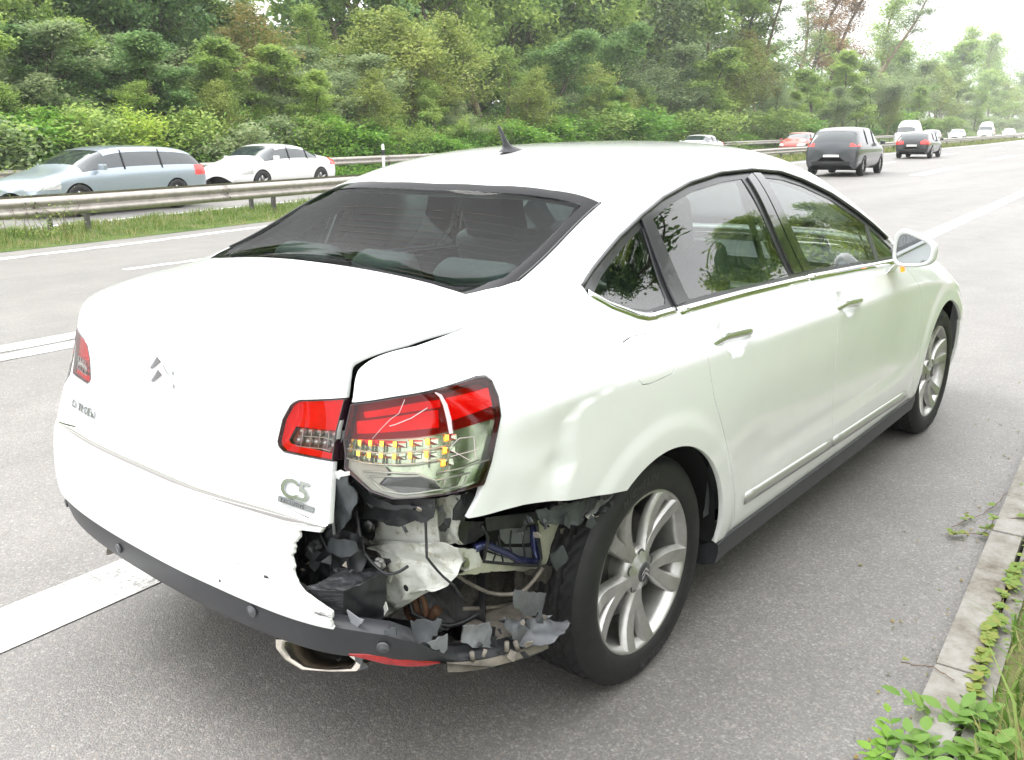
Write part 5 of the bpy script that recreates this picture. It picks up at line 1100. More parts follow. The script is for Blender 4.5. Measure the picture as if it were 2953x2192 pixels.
for pts, r_, m_ in (([(-.78, -.60, .70), (-.80, -.64, .62), (-.79, -.70, .58), (-.76, -.74, .60)], .0035, BLK), ([(-.74, -.78, .72), (-.76, -.80, .64), (-.72, -.84, .57), (-.66, -.82, .50)], .003, BLK), ([(-.66, -.62, .50), (-.68, -.66, .42), (-.62, -.72, .38), (-.56, -.76, .40)], .006, BLK), ([(-.60, -.70, .52), (-.52, -.76, .44), (-.44, -.80, .42), (-.38, -.82, .47)], .005, DIRTYP), ([(-.82, -.50, .66), (-.83, -.56, .60), (-.82, -.60, .64)], .0028, BLK)):
    dn = []; 
    for i in range(len(pts)-1):
        for k in range(5): dn.append(Vector(pts[i]).lerp(Vector(pts[i+1]), k/5)+Vector((0, 0, -.006*math.sin(k/5*math.pi))))
    dn.append(Vector(pts[-1])); mbx = MB(); mbx.tube(dn, r_, 6); mbx.build('cable', m_, CAR)
for nm, mt, r, pts in TUBES:
    mb = MB(); mb.tube(pts, r, 8); mb.build(nm, MATS[mt], CAR)
for x, y, z, ax in BOLTS:
    mb = MB(); d = Vector((-1, 0, 0)) if ax == 0 else Vector((0, -1, 0)); d = (d+Vector((-.2, -.4, .1))).normalized(); fr = Matrix.Translation((x, y, z)) @ d.to_track_quat('Z', 'Y').to_matrix().to_4x4()
    b = MB(); b.lathe([(.015, -.002), (.0145, .002), (.009, .003), (.0085, .011), (.0, .012)], 18); b2 = [fr @ Vector(v) for v in b.v]; mb.add(b2, b.f, False); mb.build('bolt', STEEL, CAR)
for x, y, z in RINGS:
    mb = MB(); mb.tube([(x, y+math.cos(a)*.017, z+math.sin(a)*.027) for a in np.linspace(0, 2*math.pi, 18)], .007, 8, cap=False); mb.build('hanger_ring', RUST, CAR)
mb = MB(); mb.lathe([(0, 0), (.008, 0)], 14, origin=(HOLE[0]-.012, HOLE[1], HOLE[2]), axis='X'); mb.build('drain_hole', mat('void_black', (.006,)*3, .9), CAR)
# seam ribs on the inner panel, silencer and cross-member behind it
mb = MB(); mb.tube([(-.712, -.58, .592), (-.712, -.66, .612), (-.712, -.76, .634), (-.70, -.80, .640)], .006, 8); mb.build('seam_flange', PRIMER, CAR)
mb = MB(); mb.lathe([(0, -.30), (.075, -.30), (.095, -.28), (.095, .28), (.075, .30), (0, .30)], 28, origin=(-.42, -.12, .33), axis='Y'); mb.build('silencer', mat('pipe_dark', (.10, .09, .08), .6, metal=.6), CAR)
mb = MB(); mb.box((-.60, -.16, .57), (.07, 1.0, .11), bev=.01); mb.build('crash_beam', BLK, CAR)

# ------------------------------------------------------------------ cabin
def inner(name, m, gs, box, off):
    s = region(box, *gs, det=False, offset=-off); s.N = -s.N; s.T = s.T[:, ::-1]; return panel(name, m, CAR, s, 0)
wins = [neg(g_side([(x*1.0+(0), z) for x, z in q]), .004) for q in (D_QUARTER, D_REAR, D_FRONT, D_TRI)]
inner('headlining', LINER, [neg(gRG, -.02), neg(gWS, -.02)]+wins+[lambda P: 1.16-P[:, 2], lambda P: P[:, 0]-2.3], (-.4, 2.6, -1.2, 1.2, 1.0, 1.6), .035)
inner('door_lining', DASH, [neg(gRG, -.02), neg(gWS, -.02)]+wins+[lambda P: P[:, 2]-1.16, lambda P: .36-P[:, 2], lambda P: -.36-P[:, 0], lambda P: P[:, 0]-2.62, lambda P: .45-np.abs(P[:, 1]), lambda P: np.where(P[:, 0] < .35, .95-P[:, 2], -1.0)], (-.5, 2.7, -1.2, 1.2, .2, 1.2), .045)
# underbody, then unseen blocks added in the boot so no light leaks through gaps
mb = MB(); mb.box((1.62, 0, .215), (3.86, 1.50, .04)); mb.build('underbody', mat('underbody_black', (.015, .015, .015), .9), CAR)
mb = MB(); mb.box((-.18, .22, .66), (.86, 1.05, .50)); mb.build('boot_light_block', mat('underbody_black', (.015,)*3, .9), CAR)
mb = MB(); mb.box((-.10, -.48, .76), (.70, .30, .32)); mb.build('boot_side_light_block', mat('underbody_black', (.015,)*3, .9), CAR)
mb = MB(); mb.add([(-.36, -.60, 1.075), (-.36, .60, 1.075), (.02, .68, 1.055), (.02, -.68, 1.055), (-.36, -.60, 1.02), (-.36, .60, 1.02), (.02, .68, 1.02), (.02, -.68, 1.02)], [(0, 1, 2, 3), (0, 1, 5, 4), (1, 2, 6, 5), (2, 3, 7, 6), (3, 0, 4, 7), (4, 5, 6, 7)]); mb.build('parcel_shelf', mat('shelf_grey', (.11, .12, .12), .85), CAR)
def cushion(name, c, d, rx=0, m=TRIMGL, par=CAR, bev=.05):
    bm = bmesh.new(); bmesh.ops.create_cube(bm, size=1)
    for v in bm.verts: v.co = Vector((v.co.x*d[0], v.co.y*d[1], v.co.z*d[2]))
    bmesh.ops.bevel(bm, geom=bm.edges[:], offset=bev, segments=3, affect='EDGES', profile=.6)
    me = bpy.data.meshes.new(name); bm.to_mesh(me); bm.free(); me.polygons.foreach_set('use_smooth', [True]*len(me.polygons))
    o = link(name, me, m, par); o.location = c; o.rotation_euler = (0, rx, 0); return o
for y in (-.38, .38):
    s_ = cushion('front_seat', (1.33, y, .50), (.52, .50, .17), R(-4))
    b_ = cushion('seat_back', (0, 0, 0), (.15, .48, .62), 0, par=s_); b_.location = (-.32, 0, .36); b_.rotation_euler = (0, R(-14), 0)
    h_ = cushion('headrest', (0, 0, 0), (.11, .29, .20), 0, par=s_, bev=.045); h_.location = (-.45, 0, .74); h_.rotation_euler = (0, R(-14), 0)
s_ = cushion('rear_seat', (.42, 0, .50), (.50, 1.22, .18), R(-5))
b_ = cushion('seat_back', (0, 0, 0), (.14, 1.22, .60), 0, par=s_); b_.location = (-.34, 0, .32); b_.rotation_euler = (0, R(-22), 0)
for y, w in ((-.38, .28), (0, .24), (.38, .28)):
    h_ = cushion('headrest', (0, 0, 0), (.10, w, .16), 0, par=s_, bev=.04); h_.location = (-.47, y, .635); h_.rotation_euler = (0, R(-20), 0)
mb = MB(); mb.box((2.30, 0, .86), (.62, 1.42, .20), bev=.06); mb.box((1.98, 0, .70), (.25, 1.40, .26), bev=.05); mb.box((1.35, 0, .55), (1.1, .20, .22), bev=.03); mb.build('dashboard', DASH, CAR)
mb = MB(); c = Vector((1.80, .38, .95)); ax1 = Vector((.42, 0, .907)).normalized(); ax2 = Vector((0, 1, 0))
mb.tube([c+ax1*math.cos(a)*.185+ax2*math.sin(a)*.185 for a in np.linspace(0, 2*math.pi, 40)], .014, 8, cap=False)
for a in (0, R(120), R(240)): mb.tube([c+(ax1*math.cos(a+.5)+ax2*math.sin(a+.5))*.05, c+(ax1*math.cos(a+.5)+ax2*math.sin(a+.5))*.18], .013, 6)
mb.lathe([(0, 0), (.07, 0), (.065, .03), (0, .03)], 18, origin=c, axis='X'); mb.build('steering_wheel', mat('wheel_grey', (.16, .17, .17), .5), CAR)
for sgn in (-1, 1):
    mb = MB(); mb.tube([(1.06, sgn*.60, 1.34), (1.08, sgn*.70, 1.05), (1.10, sgn*.74, .75)], .012, 6); mb.build('seat_belt', mat('belt_grey', (.35, .36, .36), .6), CAR)
mb = MB(); mb.box((1.74, 0, 1.335), (.03, .22, .06), bev=.01); mb.build('interior_mirror', DASH, CAR)
# ------------------------------------------------------------------ the motorway
def hz(x): return .0065*max(0.0, x-10)**1.0 if x > 10 else 0.0
def pl(tab): X = [t[0] for t in tab]; Y = [t[1] for t in tab]; return lambda x: float(np.interp(x, X, Y))
KERB = pl([(-30, -3.7), (-6, -2.05), (.2, -1.575), (2.58, -1.39), (10, -.82), (25, .35), (60, 3.2), (110, 7.5), (200, 16), (500, 48)])
EDGE = pl([(-30, -1.25), (-6, .45), (-1.1, .83), (12.2, 1.76), (21.5, 2.42), (60, 5.3), (110, 9.5), (200, 18), (500, 50)])
LANE = pl([(-30, 2.7), (-6, 4.45), (.7, 4.97), (12.2, 5.85), (21.5, 6.6), (60, 9.7), (110, 13.4), (200, 21.5), (500, 54)])
DASH2 = pl([(-30, 6.1), (-6, 7.85), (3.7, 8.54), (12.2, 9.3), (21.5, 10.3), (60, 13.6), (110, 17), (200, 25), (500, 58)])
LEFT = pl([(-30, 7.4), (-6, 9.9), (2.79, 10.9), (4.83, 11.2), (7.11, 11.75), (12, 12.6), (45, 16.6), (100, 19.6), (200, 28.5), (500, 62)])
GR1 = pl([(-30, 8.2), (-6, 10.75), (3.11, 11.72), (5.27, 12.05), (8.1, 12.65), (12, 13.4), (45, 17.4), (100, 20.4), (200, 29.3), (500, 63)])
RAIL = pl([(-30, 9.3), (-8, 11.7), (0, 12.35), (5, 12.95), (9.5, 13.95), (20, 15.5), (45, 18.3), (100, 21.2), (200, 30), (500, 64)])
GR2 = pl([(-30, 11.3), (-8, 13.6), (4.19, 14.55), (10.6, 16.2), (20, 17.6), (45, 20.4), (100, 23.2), (200, 32), (500, 66)])
FRAIL = pl([(-30, 20), (-8, 22.6), (19, 25.8), (55, 30), (75, 31.6), (150, 39), (200, 45), (500, 80)])
XS = [-30, -20, -12, -8, -6, -4, -2, 0, 1, 2, 3, 4, 5, 6, 7, 8, 9, 10, 11, 12, 14, 16, 18, 20, 23, 26, 30, 35, 40, 45, 50, 55, 60, 67, 75, 85, 100, 120, 140, 160, 180, 200, 250, 300, 400, 500]
def band(name, f0, f1, dz, m, kind='structure', parent=None, xs=XS, n=1, bank=None, uvs=False):
    vs, fs = [], []
    for x in xs:
        for k in range(n+1):
            t = k/n; y = f0(x)*(1-t)+f1(x)*t; vs.append((x, y, hz(x)+dz+(bank(x, t) if bank else 0)))
    for i in range(len(xs)-1):
        for k in range(n): fs.append((i*(n+1)+k, (i+1)*(n+1)+k, (i+1)*(n+1)+k+1, i*(n+1)+k+1))
    mb = MB(); mb.add(vs, fs); o = mb.build(name, m, parent, fixn=False)
    if kind: o['kind'] = kind
    return o
def asphalt_mat():
    t = NT('asphalt'); tc = t.N('TexCoord'); P = tc.outputs['Object']
    b = t.N('BsdfPrincipled', {'Roughness': .52, 'Specular IOR Level': .6})
    v = t.N('TexVoronoi', {'Vector': P, 'Scale': 190.0}); v2 = t.N('TexVoronoi', {'Vector': P, 'Scale': 120.0})
    w = t.N('TexWhiteNoise', {'Vector': v.outputs['Color']}); w2 = t.N('TexWhiteNoise', {'Vector': v2.outputs['Color']})
    base = t.ramp(w.outputs['Value'], [(0, (.115, .109, .104)), (.35, (.155, .148, .142)), (.7, (.195, .186, .179)), (.9, (.24, .228, .215)), (.97, (.33, .315, .295))])
    chips = t.ramp(w2.outputs['Value'], [(.0, (.14, .134, .129)), (.80, (.185, .178, .171)), (.93, (.24, .20, .165)), (.975, (.34, .325, .31))])
    mx = t.N('MixRGB', {'Fac': .45, 'Color1': base, 'Color2': chips})
    # wear and patches a metre or so across, slightly darker streaks along the lanes
    mp = t.N('Mapping', {'Vector': P, 'Rotation': (0, 0, R(-4)), 'Scale': (.12, .9, 1)}); n = t.N('TexNoise', {'Vector': mp.outputs['Vector'], 'Scale': 1.0, 'Detail': 5.0})
    n3 = t.N('TexNoise', {'Vector': P, 'Scale': 2.4, 'Detail': 6.0, 'Roughness': .6})
    m1 = t.N('MapRange', {'Value': n.outputs['Fac'], 'From Min': .3, 'From Max': .7, 'To Min': .86, 'To Max': 1.12}); m2 = t.N('MapRange', {'Value': n3.outputs['Fac'], 'From Min': .3, 'From Max': .7, 'To Min': .90, 'To Max': 1.10})
    mu = t.N('Math', {0: m1.outputs[0], 1: m2.outputs[0]}, operation='MULTIPLY'); cc = t.N('CombineColor', {'Red': mu.outputs[0], 'Green': mu.outputs[0], 'Blue': mu.outputs[0]})
    vs_ = t.N('TexVoronoi', {'Vector': P, 'Scale': .9}); ws_ = t.N('TexNoise', {'Vector': P, 'Scale': 14.0, 'Detail': 4.0}); sp = t.N('Math', {0: vs_.outputs['Distance'], 1: .045}, operation='SUBTRACT'); sp2 = t.N('MapRange', {'Value': ws_.outputs['Fac'], 'To Min': -.03, 'To Max': .03}); sp3 = t.N('Math', {0: sp.outputs[0], 1: sp2.outputs[0]}, operation='ADD'); st = t.N('MapRange', {'Value': sp3.outputs[0], 'From Min': -.02, 'From Max': .03, 'To Min': .62, 'To Max': 1.0})
    mu2 = t.N('Math', {0: mu.outputs[0], 1: st.outputs['Result']}, operation='MULTIPLY')
    for k_ in ('Red', 'Green', 'Blue'): t.l.new(mu2.outputs[0], cc.inputs[k_])
    m3 = t.N('MixRGB', {'Fac': 1.0, 'Color1': mx.outputs['Color'], 'Color2': cc.outputs['Color']}, blend_type='MULTIPLY')
    t.l.new(m3.outputs['Color'], b.inputs['Base Color'])
    bp = t.N('Bump', {'Height': v.outputs['Distance'], 'Strength': .45, 'Distance': .003}); bp.invert = True; t.l.new(bp.outputs['Normal'], b.inputs['Normal'])
    MATS['asphalt'] = t.surf(b.outputs['BSDF']); return MATS['asphalt']
ASPH = asphalt_mat()
def line_mat():
    t = NT('road_paint'); tc = t.N('TexCoord'); P = tc.outputs['Object']; b = t.N('BsdfPrincipled', {'Roughness': .6})
    n = t.N('TexNoise', {'Vector': P, 'Scale': 60.0, 'Detail': 8.0, 'Roughness': .8}); n2 = t.N('TexNoise', {'Vector': P, 'Scale': 3.0, 'Detail': 4.0})
    ad = t.N('Math', {0: n.outputs['Fac'], 1: n2.outputs['Fac']}, operation='ADD')
    t.l.new(t.ramp(ad.outputs[0], [(.0, (.16, .155, .15)), (.70, (.22, .215, .21)), (.79, (.52, .52, .50)), (.92, (.78, .78, .77))]), b.inputs['Base Color'])
    # remap sum (0..2) to the ramp
    ad2 = t.N('Math', {0: ad.outputs[0], 1: .83}, operation='MULTIPLY'); rl = b.inputs['Base Color'].links[0].from_node; t.l.new(ad2.outputs[0], rl.inputs['Fac'])
    bp = t.N('Bump', {'Height': n.outputs['Fac'], 'Strength': .6, 'Distance': .004}); t.l.new(bp.outputs['Normal'], b.inputs['Normal'])
    MATS['road_paint'] = t.surf(b.outputs['BSDF']); return MATS['road_paint']
LINEM = line_mat()
def soil_mat():
    t = NT('verge_soil'); tc = t.N('TexCoord'); P = tc.outputs['Object']; b = t.N('BsdfPrincipled', {'Roughness': .95, 'Specular IOR Level': .2})
    n = t.N('TexNoise', {'Vector': P, 'Scale': 1.5, 'Detail': 10.0, 'Roughness': .7})
    t.l.new(t.ramp(n.outputs['Fac'], [(.3, (.05, .085, .02)), (.5, (.09, .135, .035)), (.6, (.14, .15, .06)), (.74, (.20, .175, .10))]), b.inputs['Base Color'])
    nb = t.N('TexNoise', {'Vector': P, 'Scale': 12.0, 'Detail': 6.0}); bp = t.N('Bump', {'Height': nb.outputs['Fac'], 'Strength': .8, 'Distance': .04}); t.l.new(bp.outputs['Normal'], b.inputs['Normal'])
    MATS['verge_soil'] = t.surf(b.outputs['BSDF']); return MATS['verge_soil']
SOIL = soil_mat()
far = lambda d: (lambda x: d)
# one sheet of ground out to the horizon, with a bank beyond the far rail and a gentle one on the right
gx = XS + [600]; gx = [-140, -60] + gx
vs, fs = [], []; cols = 13
for x in gx:
    xe = min(max(x, -30), 500); k0, f0 = KERB(xe), FRAIL(xe); h = hz(x)
    row = [(-150, 8), (-100, 7), (k0-26, 3.6), (k0-12, 2.2), (k0-5, .55), (k0-1.2, .02), (k0+.5, -.05), (f0, -.05), (f0+1.2, .0), (f0+4, .9), (f0+10, 2.6), (f0+22, 4.0), (f0+90, 8)]
    for y, z in row: vs.append((x, y, h+z))
for i in range(len(gx)-1):
    for k in range(cols-1): fs.append((i*cols+k, (i+1)*cols+k, (i+1)*cols+k+1, i*cols+k+1))
mb = MB(); mb.add(vs, fs, True); mb.build('ground', SOIL, kind='structure', fixn=False)
band('road', lambda x: KERB(x), lambda x: GR1(x), .0, ASPH, n=4)
band('opposite_road', GR2, lambda x: FRAIL(x)-.4, .0, ASPH, n=3)
def stripe(name, f, w, xs, dz=.004):
    return band(name, lambda x: f(x)-w/2, lambda x: f(x)+w/2, dz, LINEM, xs=xs)
stripe('edge_line', EDGE, .28, XS)
stripe('left_edge_line', LEFT, .22, XS)
def dashes(f, w, start, length, period, n, name='lane_line', two=False):
    for k in range(n):
        a = start+k*period; xs = list(np.linspace(a, a+length, 7))
        if two: stripe(name, lambda x: f(x)-.15, .22, xs); stripe(name, lambda x: f(x)+.15, .24, xs)
        else: stripe(name, f, w, xs)
dashes(LANE, .2, -4.5, 7.5, 18, 6, two=True)
dashes(DASH2, .15, 3.3-18, 6, 18, 8)
stripe('opposite_line', lambda x: GR2(x)+.5, .2, XS); stripe('opposite_line', lambda x: FRAIL(x)-1.1, .2, XS)
# median strip
band('median_strip', lambda x: GR1(x)-.03, lambda x: GR2(x)+.03, .003, SOIL, n=4, bank=lambda x, t: .06*math.sin(math.pi*t))

# ------------------------------------------------------------------ kerb
def conc_mat():
    t = NT('kerb_concrete'); tc = t.N('TexCoord'); P = tc.outputs['Object']; b = t.N('BsdfPrincipled', {'Roughness': .85})
    g = t.N('NewGeometry'); n = t.N('TexNoise', {'Vector': g.outputs['Position'], 'Scale': 9.0, 'Detail': 9.0, 'Roughness': .7})
    t.l.new(t.ramp(n.outputs['Fac'], [(.3, (.10, .085, .065)), (.42, (.19, .175, .15)), (.55, (.25, .24, .22)), (.72, (.32, .31, .295))]), b.inputs['Base Color'])
    nb = t.N('TexNoise', {'Vector': g.outputs['Position'], 'Scale': 70.0, 'Detail': 5.0}); bp = t.N('Bump', {'Height': nb.outputs['Fac'], 'Strength': .5, 'Distance': .004}); t.l.new(bp.outputs['Normal'], b.inputs['Normal'])
    MATS['kerb_concrete'] = t.surf(b.outputs['BSDF']); return MATS['kerb_concrete']
CONC = conc_mat()
kerb = bpy.data.objects.new('kerb', None); COL.objects.link(kerb); kerb['kind'] = 'structure'
mb = MB(); mb.box((0, -.052, .020), (1.042, .104, .110), bev=.010); kme = mb.mesh('kerb_stone'); kme.materials.append(CONC)
for k in range(-4, 62):
    x = k*1.05-.055; a = math.atan2(KERB(x+.5)-KERB(x-.5), 1.0); o = bpy.data.objects.new('kerb_stone', kme); COL.objects.link(o); o.parent = kerb
    o.location = (x, KERB(x), hz(x)+random.uniform(-.004, .003)); o.rotation_euler = (random.uniform(-.012, .012), 0, a+random.uniform(-.004, .004)); o.scale = (1/math.cos(a), 1, 1)
# concrete channel behind the kerb, half grown over
band('gutter', lambda x: KERB(x)-.16, lambda x: KERB(x)-.115, .055, CONC, xs=[x for x in XS if -12 <= x <= 60])

band('verge_ground', lambda x: KERB(x)-1.5, lambda x: KERB(x)-.158, .045, SOIL, xs=[x for x in XS if -12 <= x <= 60], n=2)

# ------------------------------------------------------------------ guard rails
GALV = mat('galvanised', (.40, .37, .34), .48, metal=.55, noise=(7, .22), bump=(60, .08, .001))
GALVD = mat('galvanised_post', (.115, .11, .105), .6, metal=.4, noise=(9, .4))
def rail(label, f, off, top, x0, x1, side, step=4.0, detail=True, px=None):
    t = thing('guard_rail', label, 'guard rail', (x0, f(x0)+off, hz(x0)))
    loc = Vector(t.location)
    prof = [(0, 0), (.010, -.012), (.055, -.030), (.080, -.060), (.080, -.095), (.030, -.135), (.012, -.155), (.030, -.175), (.080, -.215), (.080, -.250), (.055, -.280), (.010, -.298), (0, -.310)]
    x = x0
    while x < x1-.01:
        xe = min(x1, x+step); xs = np.linspace(x, xe+.12, 5); vs = []; fs = []
        for q in xs:
            for d, z in prof: vs.append(Vector((q, f(q)+off+side*d, hz(q)+top+z))-loc)
        m = len(prof)
        for i in range(4):
            for k in range(m-1): fs.append((i*m+k, i*m+k+1, (i+1)*m+k+1, (i+1)*m+k))
        mb = MB(); mb.add(vs, fs, True); mb.build('rail_beam', GALV, t, fixn=False)
        if detail:
            for dx in (.05, -.1):
                for zz in (-.078, -.155, -.232):
                    p = Vector((x+dx+.06, f(x)+off+side*(.083 if zz != -.155 else .014), hz(x)+top+zz))-loc; mb = MB()
                    b = MB(); b.lathe([(0, .012*side), (.012, .010*side), (.018, 0)], 8, origin=p, axis='Y'); b.build('rail_bolt', GALVD, t)
        x += step
    xs = px if px else np.arange(x0+.2, x1, step)
    for q in xs:
        p = Vector((q, f(q)+off-side*.06, hz(q)+(top-.05)/2))-loc
        mb = MB(); h = top-.05+.3
        for (cx, cy, dx, dy) in ((0, 0, .004, .10), (.027, .048, .055, .004), (.027, -.048, .055, .004)): mb.box((p.x+cx, p.y+cy, p.z-.15), (dx, dy, h))
        mb.build('rail_post', GALVD, t)
    return t
rail('long grey steel guard rail nearest the parked car, in front of the grass strip', RAIL, 0, .68, -8, 68, -1, px=[-4.6, .15, 4.98, 9.4, 13.4, 17.4, 21.4, 25.4, 29.4, 33.4, 37.4, 41.4, 45.4, 49.4, 53.4, 57.4, 61.4, 65.4])
rail('grey steel guard rail on the far side of the central grass strip', RAIL, 1.05, .66, -8, 68, 1, px=[-4.6, .15, 4.75, 9.5, 13.4, 17.4, 21.4, 25.4, 29.4, 33.4, 37.4, 41.4, 45.4, 49.4, 53.4, 57.4, 61.4, 65.4], detail=False)
rail('guard rail of the central strip running on into the distance at the right', RAIL, 0, .70, 68.1, 200, -1, detail=False, step=6)
rail('pale guard rail along the foot of the wooded bank beyond the opposite carriageway', FRAIL, 0, .80, -6, 150, -1, detail=False, step=6)

# ------------------------------------------------------------------ leaves, grass
def leaf_mat(name, stops, trans=.48, rough=.55):
    t = NT(name); g = t.N('NewGeometry'); oi = t.N('ObjectInfo')
    b = t.N('BsdfPrincipled', {'Roughness': rough, 'Specular IOR Level': .35}); tr = t.N('BsdfTranslucent')
    n = t.N('TexNoise', {'Vector': g.outputs['Position'], 'Scale': .45, 'Detail': 3.0})
    m1 = t.N('Math', {0: g.outputs['Random Per Island'], 1: .50}, operation='MULTIPLY'); m2 = t.N('Math', {0: n.outputs['Fac'], 1: .60}, operation='MULTIPLY'); ad = t.N('Math', {0: m1.outputs[0], 1: m2.outputs[0]}, operation='ADD')
    m3 = t.N('MapRange', {'Value': oi.outputs['Random'], 'To Min': -.10, 'To Max': .10}); ad2 = t.N('Math', {0: ad.outputs[0], 1: m3.outputs[0]}, operation='ADD')
    c = t.ramp(ad2.outputs[0], stops); t.l.new(c, b.inputs['Base Color']); t.l.new(c, tr.inputs['Color'])
    mx = t.N('MixShader', {0: trans, 1: b.outputs['BSDF'], 2: tr.outputs['BSDF']}); MATS[name] = t.surf(mx.outputs['Shader']); return MATS[name]
BARK = mat('bark', (.13, .105, .08), .9, noise=(6, .4), bump=(14, .6, .02)); BARKP = mat('pale_bark', (.27, .21, .14), .9, noise=(6, .35), bump=(14, .5, .02))
def cards(C, size, rngs, up=.55, aspect=.55, jit=.35):
    """leaf-shaped quads (diamond) centred at the points C"""
    n = len(C); d = rngs.normal(size=(n, 3)); d /= np.linalg.norm(d, axis=1, keepdims=True)
    nr = rngs.normal(size=(n, 3)); nr[:, 2] = np.abs(nr[:, 2])+up*2; nr /= np.linalg.norm(nr, axis=1, keepdims=True)
    a = np.cross(nr, d); a /= np.maximum(np.linalg.norm(a, axis=1, keepdims=True), 1e-6); b = np.cross(nr, a)
    s = size*(1+jit*rngs.uniform(-1, 1, size=(n, 1)))
    V = np.stack([C-a*s, C+b*s*aspect+a*s*.1-nr*s*.12, C+a*s, C-b*s*aspect+a*s*.1-nr*s*.12], 1).reshape(-1, 3)
    F = np.arange(n*4).reshape(n, 4); return V, F
def tree_proto(name, label, seed, H=10.0, spread=2.6, base=.22, leafn=9000, leaf=.085, lm=None, bark=BARK, up=.35, stems=1, sparse=0.0, droop=.0, width_top=.5, clump=.55):
    rg = np.random.default_rng(seed); rnd = random.Random(seed); t = thing(name, label, 'tree'); mb = MB(); tips = []
    def limb(p, d, L, r, lvl):
        pts = [p]; rs = [r]; n = 5; q = Vector(p); dd = Vector(d)
        for i in range(n):
            dd = (dd+Vector((rnd.gauss(0, .13), rnd.gauss(0, .13), rnd.gauss(0, .08)+(.07 if lvl < 2 else -.02-droop)))).normalized(); q = q+dd*L/n; pts.append(q.copy()); rs.append(r*(1-.72*(i+1)/n))
        mb.tube(pts, rs, 7 if lvl == 0 else 5 if lvl == 1 else 3, cap=False)
        if lvl >= 2:
            for k in (2, 3, 4, 5): tips.append((pts[k], L*.4))
            return
        m = (11 if lvl == 0 else 6)
        for k in range(m):
            t_ = (base+(1-base)*((k+.5)/m)) if lvl == 0 else .3+.7*(k+.5)/m
            i = min(n-1, int(t_*n)); f = t_*n-i; o = pts[i].lerp(pts[i+1], f); az = rnd.uniform(0, 2*math.pi) if lvl else k*2.4+rnd.uniform(-.5, .5)
            if lvl == 0:
                e = rnd.uniform(.15, .75)+.5*t_; prof = math.sin(math.pi*min(1, (t_-base)/(1-base)*.80+.20))**.7; LL = spread*(width_top+(1-width_top)*(1-t_)*1.6)*prof*rnd.uniform(.75, 1.2)
            else: e = rnd.uniform(-.1, .8); LL = L*rnd.uniform(.35, .6)
            v = Vector((math.cos(az)*math.cos(e), math.sin(az)*math.cos(e), math.sin(e)))
            if lvl == 1: v = (v+dd*.6).normalized()
            limb(o, v, max(.4, LL), rs[i]*(.42 if lvl == 0 else .5), lvl+1)
        tips.append((pts[-1], L*.15))
    for s_ in range(stems):
        a = rnd.uniform(0, 6.28); off = Vector((math.cos(a), math.sin(a), 0))*(.35 if stems > 1 else 0)
        limb(off, (off.x*.5, off.y*.5, 1), H*(.93 if s_ == 0 else rnd.uniform(.6, .9)), .016*H/(1 if stems == 1 else 1.9), 0)
    tr = mb.build('trunk', bark, t, fixn=False)
    T = np.array([tuple(p) for p, s in tips]); T = T[T[:, 2] > H*base*.8]
    if sparse: T = T[rg.uniform(size=len(T)) > sparse]
    k = rg.integers(0, len(T), leafn); off = rg.normal(size=(leafn, 3))*np.array([clump, clump, clump*.55])*.62
    C = T[k]+off; C[:, 2] = np.maximum(C[:, 2], .15)
    V, F = cards(C, leaf, rg, up=up); cr = link('crown', mesh_np('crown', V, F, smooth=False), lm, t); return t
G_DK = leaf_mat('leaf_dark', [(.25, (0.096, 0.186, 0.063)), (.5, (0.171, 0.304, 0.110)), (.75, (0.278, 0.419, 0.138))])
G_MID = leaf_mat('leaf_mid', [(.25, (0.175, 0.276, 0.074)), (.5, (0.302, 0.435, 0.119)), (.75, (0.478, 0.604, 0.161))])
G_YEL = leaf_mat('leaf_yellow', [(.25, (0.174, 0.251, 0.058)), (.5, (0.286, 0.370, 0.092)), (.78, (0.449, 0.502, 0.144))])
G_GREY = leaf_mat('leaf_grey', [(.25, (0.140, 0.213, 0.098)), (.5, (0.256, 0.349, 0.165)), (.78, (0.437, 0.500, 0.252))])
G_OCH = leaf_mat('leaf_ochre', [(.2, (0.131, 0.193, 0.053)), (.5, (0.297, 0.289, 0.096)), (.8, (0.455, 0.327, 0.122))])
G_BRI = leaf_mat('leaf_bright', [(.2, (0.093, 0.217, 0.031)), (.5, (0.155, 0.342, 0.054)), (.8, (0.310, 0.513, 0.078))], .45)
G_LIME = leaf_mat('leaf_lime', [(.2, (0.248, 0.389, 0.047)), (.5, (0.404, 0.574, 0.078)), (.8, (0.621, 0.714, 0.155))], .45)
